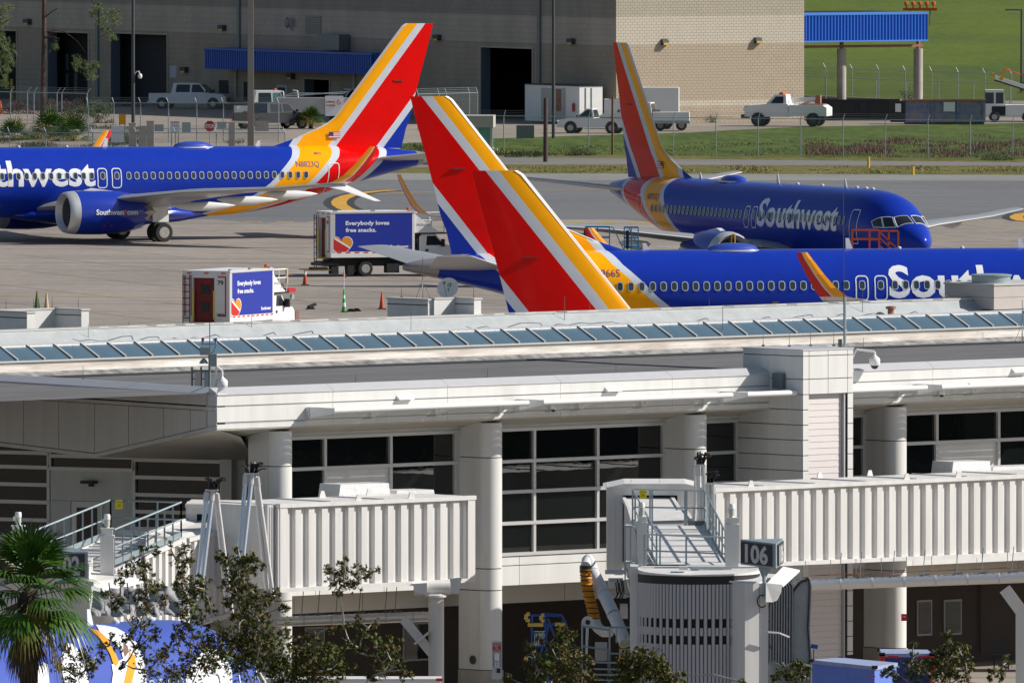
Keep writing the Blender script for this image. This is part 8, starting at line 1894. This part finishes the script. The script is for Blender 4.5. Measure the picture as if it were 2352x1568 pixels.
leaf_tree('slender tree with two leaf tufts before the left tunnel', (800,1640), 333, z3([(2330,800,50),(2300,860,50),(2262,790,34),(2335,950,40)])+z4([(20,740,34),(60,800,52),(130,800,52),(180,830,34),(10,870,52),(80,900,42),(250,800,16),(100,1150,42),(220,1160,34),(20,1180,34),(150,1240,52),(240,1280,52),(60,1300,42),(130,1330,52),(350,1290,50),(300,1330,60),(380,1350,34),(250,1400,62),(300,1480,70),(400,1430,52),(450,1500,52),(200,1530,44),(30,1330,34)]), 6)
leaf_tree('round leafy tree in front of the blue work stand', (1285,1640), 336, z4([(1500,1190,24),(1530,1210,44),(1580,1240,44),(1490,1250,44),(1300,1310,34),(1380,1260,34),(1430,1300,34),(1540,1320,72),(1480,1400,82),(1330,1400,62),(1290,1450,52),(1400,1450,82),(1550,1430,82),(1620,1380,52),(1690,1420,52),(1600,1500,82),(1700,1500,52),(1480,1530,82),(1340,1530,62),(1150,1545,40)]), 7, dens=.028)
leaf_tree('dense green bush left of the gate 106 cab drum', (1480,1640), 338, z4([(2000,1400,62),(2080,1370,62),(2160,1390,52),(2200,1450,62),(2250,1500,52),(1950,1450,52),(1930,1520,52),(2050,1470,82),(2130,1500,82),(2290,1550,52),(2010,1530,80),(2200,1550,70)]), 8, dens=.045)
leaf_tree('small bush below the grey canopy curtain', (1830,1650), 338, z5([(790,1430,34),(770,1470,52),(840,1470,44),(700,1500,52),(650,1520,44),(850,1530,52),(760,1540,60),(420,1562,24),(10,1530,34)]), 9, dens=.034)
leaf_tree('tallest leafy tree before the baggage carts', (2175,1650), 337, z5([(1830,1240,34),(1850,1290,44),(1820,1330,52),(1900,1330,44),(1960,1330,34),(1780,1350,52),(1860,1400,70),(1940,1400,52),(1980,1470,44),(1780,1450,62),(1700,1430,52),(1600,1300,24),(1590,1400,44),(1640,1460,62),(1560,1450,44),(1730,1520,72),(1850,1500,80),(1950,1530,52),(1600,1530,62),(1430,1480,34),(1400,1500,34),(1480,1520,44)]), 10, dens=.027)
leaf_tree('thin twiggy bush near the dark chair', (2300,1650), 339, z5([(2220,1400,24),(2200,1470,34),(2240,1430,24),(2150,1500,34),(2110,1540,24),(2210,1530,34)]), 11)
# ---------------- fan palms ----------------
def frond(mb, o, az, el, pet, rad, nb, rnd, droop=.5, spread=2.3, wd0=.022):
    d = V(cos(az)*cos(el), sin(az)*cos(el), sin(el)); up = V(0,0,1); side = d.cross(up).normalized(); nrm = side.cross(d).normalized(); tip = o+d*pet
    mb.tube(o, tip, .014, 4, r2=.008)
    for k in range(nb):
        a = (k/(nb-1)-.5)*spread; L = rad*(1-.28*(abs(a)/(spread/2))**2)*rnd.uniform(.9,1.06); v = d*cos(a)+side*sin(a); w = wd0; q = tip; pts = []; dr = 0
        for j in range(5):
            f = j/4; pts.append(tip+v*L*f+nrm*.06*L*sin(f*pi)*(1 if k%2 else .4) - up*(droop*L*f**2.2)); 
        wd = v.cross(nrm).normalized()*w
        vs = []; ws = (.5,1.0,.85,.5,.05)
        for p, ww in zip(pts, ws): vs += [p-wd*ww, p+wd*ww]
        mb.add(vs, [(2*i,2*i+1,2*i+3,2*i+2) for i in range(4)])
def fan_palm(label, p, H, n, pet, rad, seed, nb=26, trunk=.16, dead=6, elmin=-.9):
    rnd = random.Random(seed); t = thing('fan_palm', label, 'palm tree', p)
    if H > 0:
        mb = MB(); mb.lathe([(trunk*1.15,0),(trunk,H*.4),(trunk*.95,H*.85),(trunk*1.3,H),(trunk*.5,H+.2)], 12)
        for k in range(40): z = rnd.uniform(H*.5,H); a = rnd.uniform(0,2*pi); mb.tube((trunk*.9*cos(a),trunk*.9*sin(a),z),(trunk*1.5*cos(a),trunk*1.5*sin(a),z+.16),.03,4,r2=.01)
        mb.build('trunk', 'bark_dark', t)
    for k in range(n):
        f = k/n; el = elmin+(1.45-elmin)*(f**.8)+rnd.uniform(-.22,.22); az = k*2.399+rnd.uniform(-.2,.2); mb = MB(); frond(mb, V(0,0,H+.1*f), az, el, pet*rnd.uniform(.85,1.1), rad*rnd.uniform(.85,1.1), nb, rnd, droop=.12+.5*(1-f)**1.3+rnd.uniform(0,.12), spread=2.6, wd0=.032 if rad > .95 else .022)
        mb.build('frond', 'palm_green' if (k > n*.12 and rnd.random() > .1) else 'palm_yellow', t, fix=False)
    for k in range(dead): mb = MB(); frond(mb, V(0,0,H-.1), rnd.uniform(0,6.28), -1.3, pet*.7, rad*.9, 16, rnd, droop=.3, spread=1.2); mb.build('dead_frond', 'palm_dead', t, fix=False)
    return t
Yp = 300; c = at(66, 1374, Yp); fan_palm('large fan palm with drooping fronds in the left foreground', V(c.x, c.y, 0), c.z, 34, .66, .98, 21, nb=26, trunk=.17, dead=6)
c = gr(714, 296, HL); fan_palm('round low fan palm by the gate behind the leftmost jet', c, .55, 34, .45, .95, 22, nb=18, trunk=.14, dead=0, elmin=-.2)
c = gr(2370, 262, HL); fan_palm('dark palm fronds at the right picture edge above the tug', c, 2.2, 26, .5, .9, 25, nb=18, trunk=.14, dead=2)
for k, (x, y, sc_, lab) in enumerate(((115,330,2.2,'large saw palmetto clump under the pine'),(168,334,1.9,'saw palmetto clump right of the pine trunk'),(32,332,1.6,'small saw palmetto clump at the far left'))):
    c = gr(x, y, HL*.5); fan_palm(lab, c, .15*sc_, 34, .5*sc_, .75*sc_, 30+k, nb=14, trunk=.1, dead=0, elmin=.0)
# ---------------- pines ----------------
def pine(label, px, ybase, h, top_y, blobs, limbs, seed, r0=.21):
    rnd = random.Random(seed); p = gr(px, ybase, h); s = sc_at(p.y); t = thing('pine_tree', label, 'pine tree', p); Q = lambda x, y, d=0: V((x-px)/s, d, (ybase-y)/s)
    if r0: 
        mb = MB(); pts = [Q(px,ybase), Q(px+1,ybase-90), Q(px+3,ybase-180), Q(px+5,top_y)]; 
        for i, (a, b) in enumerate(zip(pts[:-1], pts[1:])): mb.tube(a, b, r0*(1-.1*i), 10, r2=r0*(1-.1*(i+1)))
        mb.build('trunk', 'pine_bark', t, smooth=40)
    for l in limbs: mb = MB(); P_ = [Q(x, y, rnd.uniform(-.3,.3)) for x, y in l]; [mb.tube(a, b, .055-.012*i, 5, r2=.045-.012*i) for i, (a, b) in enumerate(zip(P_[:-1], P_[1:]))]; mb.build('branch', 'bark_dark', t)
    mb = MB()
    for (x, y, r) in blobs:
        c = Q(x, y, rnd.uniform(-.6,.6)); R_ = r/s
        for k in range(int(6+r*1.5)):
            q = c+V(rnd.gauss(0,.5),rnd.gauss(0,.5),rnd.gauss(0,.42))*R_
            for j in range(26):
                d = V(rnd.gauss(0,1),rnd.gauss(0,1),rnd.gauss(.35,1)).normalized()*rnd.uniform(.16,.28); w = d.orthogonal().normalized()*.009; mb.add([q-w, q+w, q+d], [(0,1,2)])
    stuff(mb.build('needles', 'pine_needle', t, fix=False)); return t
pine('tall bare pine trunk with a few needle clumps at the left', 98, 276, HL, -220, [(255,30,16),(240,50,18),(262,45,14),(248,75,16),(215,35,12),(258,85,10),(228,18,14),(125,108,12),(180,140,14),(205,155,16),(210,175,16),(175,150,12),(220,150,10)], [[(104,40),(118,28),(132,20)],[(100,75),(128,70),(150,74),(178,95),(195,118),(200,150),(203,168)],[(104,88),(120,84),(136,90)],[(200,-30),(210,0),(225,20),(240,40)],[(105,-40),(150,-50),(200,-30)],[(104,85),(118,78),(126,72)]], 41)
pine('pine boughs hanging in at the left picture edge', -40, 300, HL, -220, [(8,25,18),(15,45,16),(6,90,22),(15,110,20),(12,135,22),(18,150,14),(5,165,20),(6,190,14),(2,60,14),(20,18,8)], [[(-40,60),(-10,50),(10,40)],[(-40,120),(-10,120),(12,118)],[(-40,160),(-8,160),(6,165)]], 42)
# ---------------- ground cover ----------------
from mathutils import noise as mnoise
def tufts(name, m, pts, n, hgt, seed, h=0.0, w=.02, lean=.5, label=None):
    """pts: pixel polygon strip [(x0,x1,y0,y1)...] on the ground"""
    rnd = random.Random(seed); mb = MB()
    for (x0, x1, y0, y1, hh, wt) in pts:
        for k in range(int(n*wt)):
            p = gr(rnd.uniform(x0,x1), rnd.uniform(y0,y1), hh); nz = mnoise.noise(V(p.x*.35,p.y*.12,seed))
            if nz < -.05: continue
            H = hgt*rnd.uniform(.3,1.0)*(.5+1.6*max(0,nz)); a = rnd.uniform(0,pi); d = V(cos(a),sin(a),0)*w; t = V(rnd.gauss(0,lean)*H*.5, rnd.gauss(0,lean)*H*.5, H); mb.add([p-d, p+d, p+t], [(0,1,2)])
    o = mb.build(name, m, fix=False); return tag(o, label, 'ground cover', kind='stuff')
tufts('weeds', 'weed_green', [(-20,345,296,350,.5,2.4),(520,560,322,345,.35,.15),(800,1000,325,352,.3,.4),(1137,1250,352,362,0,.1)], 9000, .42, 51, w=.03, label='green weeds along the fence behind the leftmost jet')
tufts('dry_weeds', 'dry_grass', [(-20,345,305,350,.5,1.5),(660,1000,330,352,.35,.3),(1130,2400,383,399,0,.9)], 7000, .17, 52, w=.03, label='dry yellow grass tufts on the verges')
tufts('bank_grass_tufts', 'grass_blade', [(1137,1500,314,352,.3,.8),(1500,1900,302,356,.3,1),(1900,2400,288,362,.3,1)], 7000, .13, 53, w=.035, label='short green grass on the bank')
tufts('brown_brush', 'weed_brown', [(1850,2030,333,358,.15,.45),(2020,2400,312,362,.2,1.6),(1960,2060,325,350,.25,.2)], 9000, .40, 54, w=.03, label='brown dry brush on the bank at the right')
tufts('dark_hedge_weeds', 'weed_green', [(1137,2400,350,358,.0,1)], 4000, .24, 55, w=.04, label='dark weeds along the foot of the bank fence')
def bush(name, label, px, py, w, h_, m, seed, n=2500, hh=HL, cat='bush', kind=None):
    rnd = random.Random(seed); p = gr(px, py, hh); s = sc_at(p.y); t = thing(name, label, cat, p); mb = MB(); W_2, H_2 = w/s/2, h_/s
    sub = [V(rnd.uniform(-1,1)*W_2, rnd.gauss(0,.5), (1-rnd.random()**1.4)*H_2*.9) for _ in range(24)]
    for k in range(n):
        c = rnd.choice(sub)+V(rnd.gauss(0,.16),rnd.gauss(0,.2),rnd.gauss(0,.14)); c.z = max(.02,c.z); d = V(rnd.gauss(0,1),rnd.gauss(0,1),rnd.gauss(0,1)).normalized()*.09; e = d.orthogonal().normalized()*.04; mb.add([c-e,c+e,c+d], [(0,1,2)])
    stuff(mb.build('foliage', m, t, fix=False))
    br = MB()
    for c in sub[:14]: br.tube((rnd.uniform(-.2,.2)*W_2*2,0,0), c, .015, 4, r2=.005)
    br.build('stems', 'bark_dark', t, fix=False)
bush('bush', 'dark climbing bush on the gate fence behind the leftmost jet', 232, 283, 60, 50, 'weed_green', 61)
bush('bush', 'leafy vine heap between the pine and the gate fence', 178, 290, 70, 45, 'weed_green', 62, 2600)
bush('vine', 'reddish vine along the rear fence, left of the pine', 60, 262, 130, 26, 'vine_red', 63, 2600)
bush('vine', 'reddish vine along the rear fence, right of the pine', 175, 258, 110, 26, 'vine_red', 64, 2200)
bush('vine', 'reddish vine on the gate fence beside the dark pole', 285, 245, 80, 16, 'vine_red', 65, 1400)
bush('bush', 'small dark bush at the foot of the bank fence', 1335, 357, 40, 16, 'weed_green', 66, 900, 0)
bush('bush', 'grey-green shrub behind the blue dumpster', 2085, 240, 26, 32, 'weed_green', 67, 500)
bush('bush', 'dark green shrub at the bank foot, far right', 2290, 368, 70, 14, 'weed_green', 68, 900, 0)
bush('bush', 'small weed at the hangar wall foot', 1637, 282, 10, 14, 'weed_green', 69, 150)
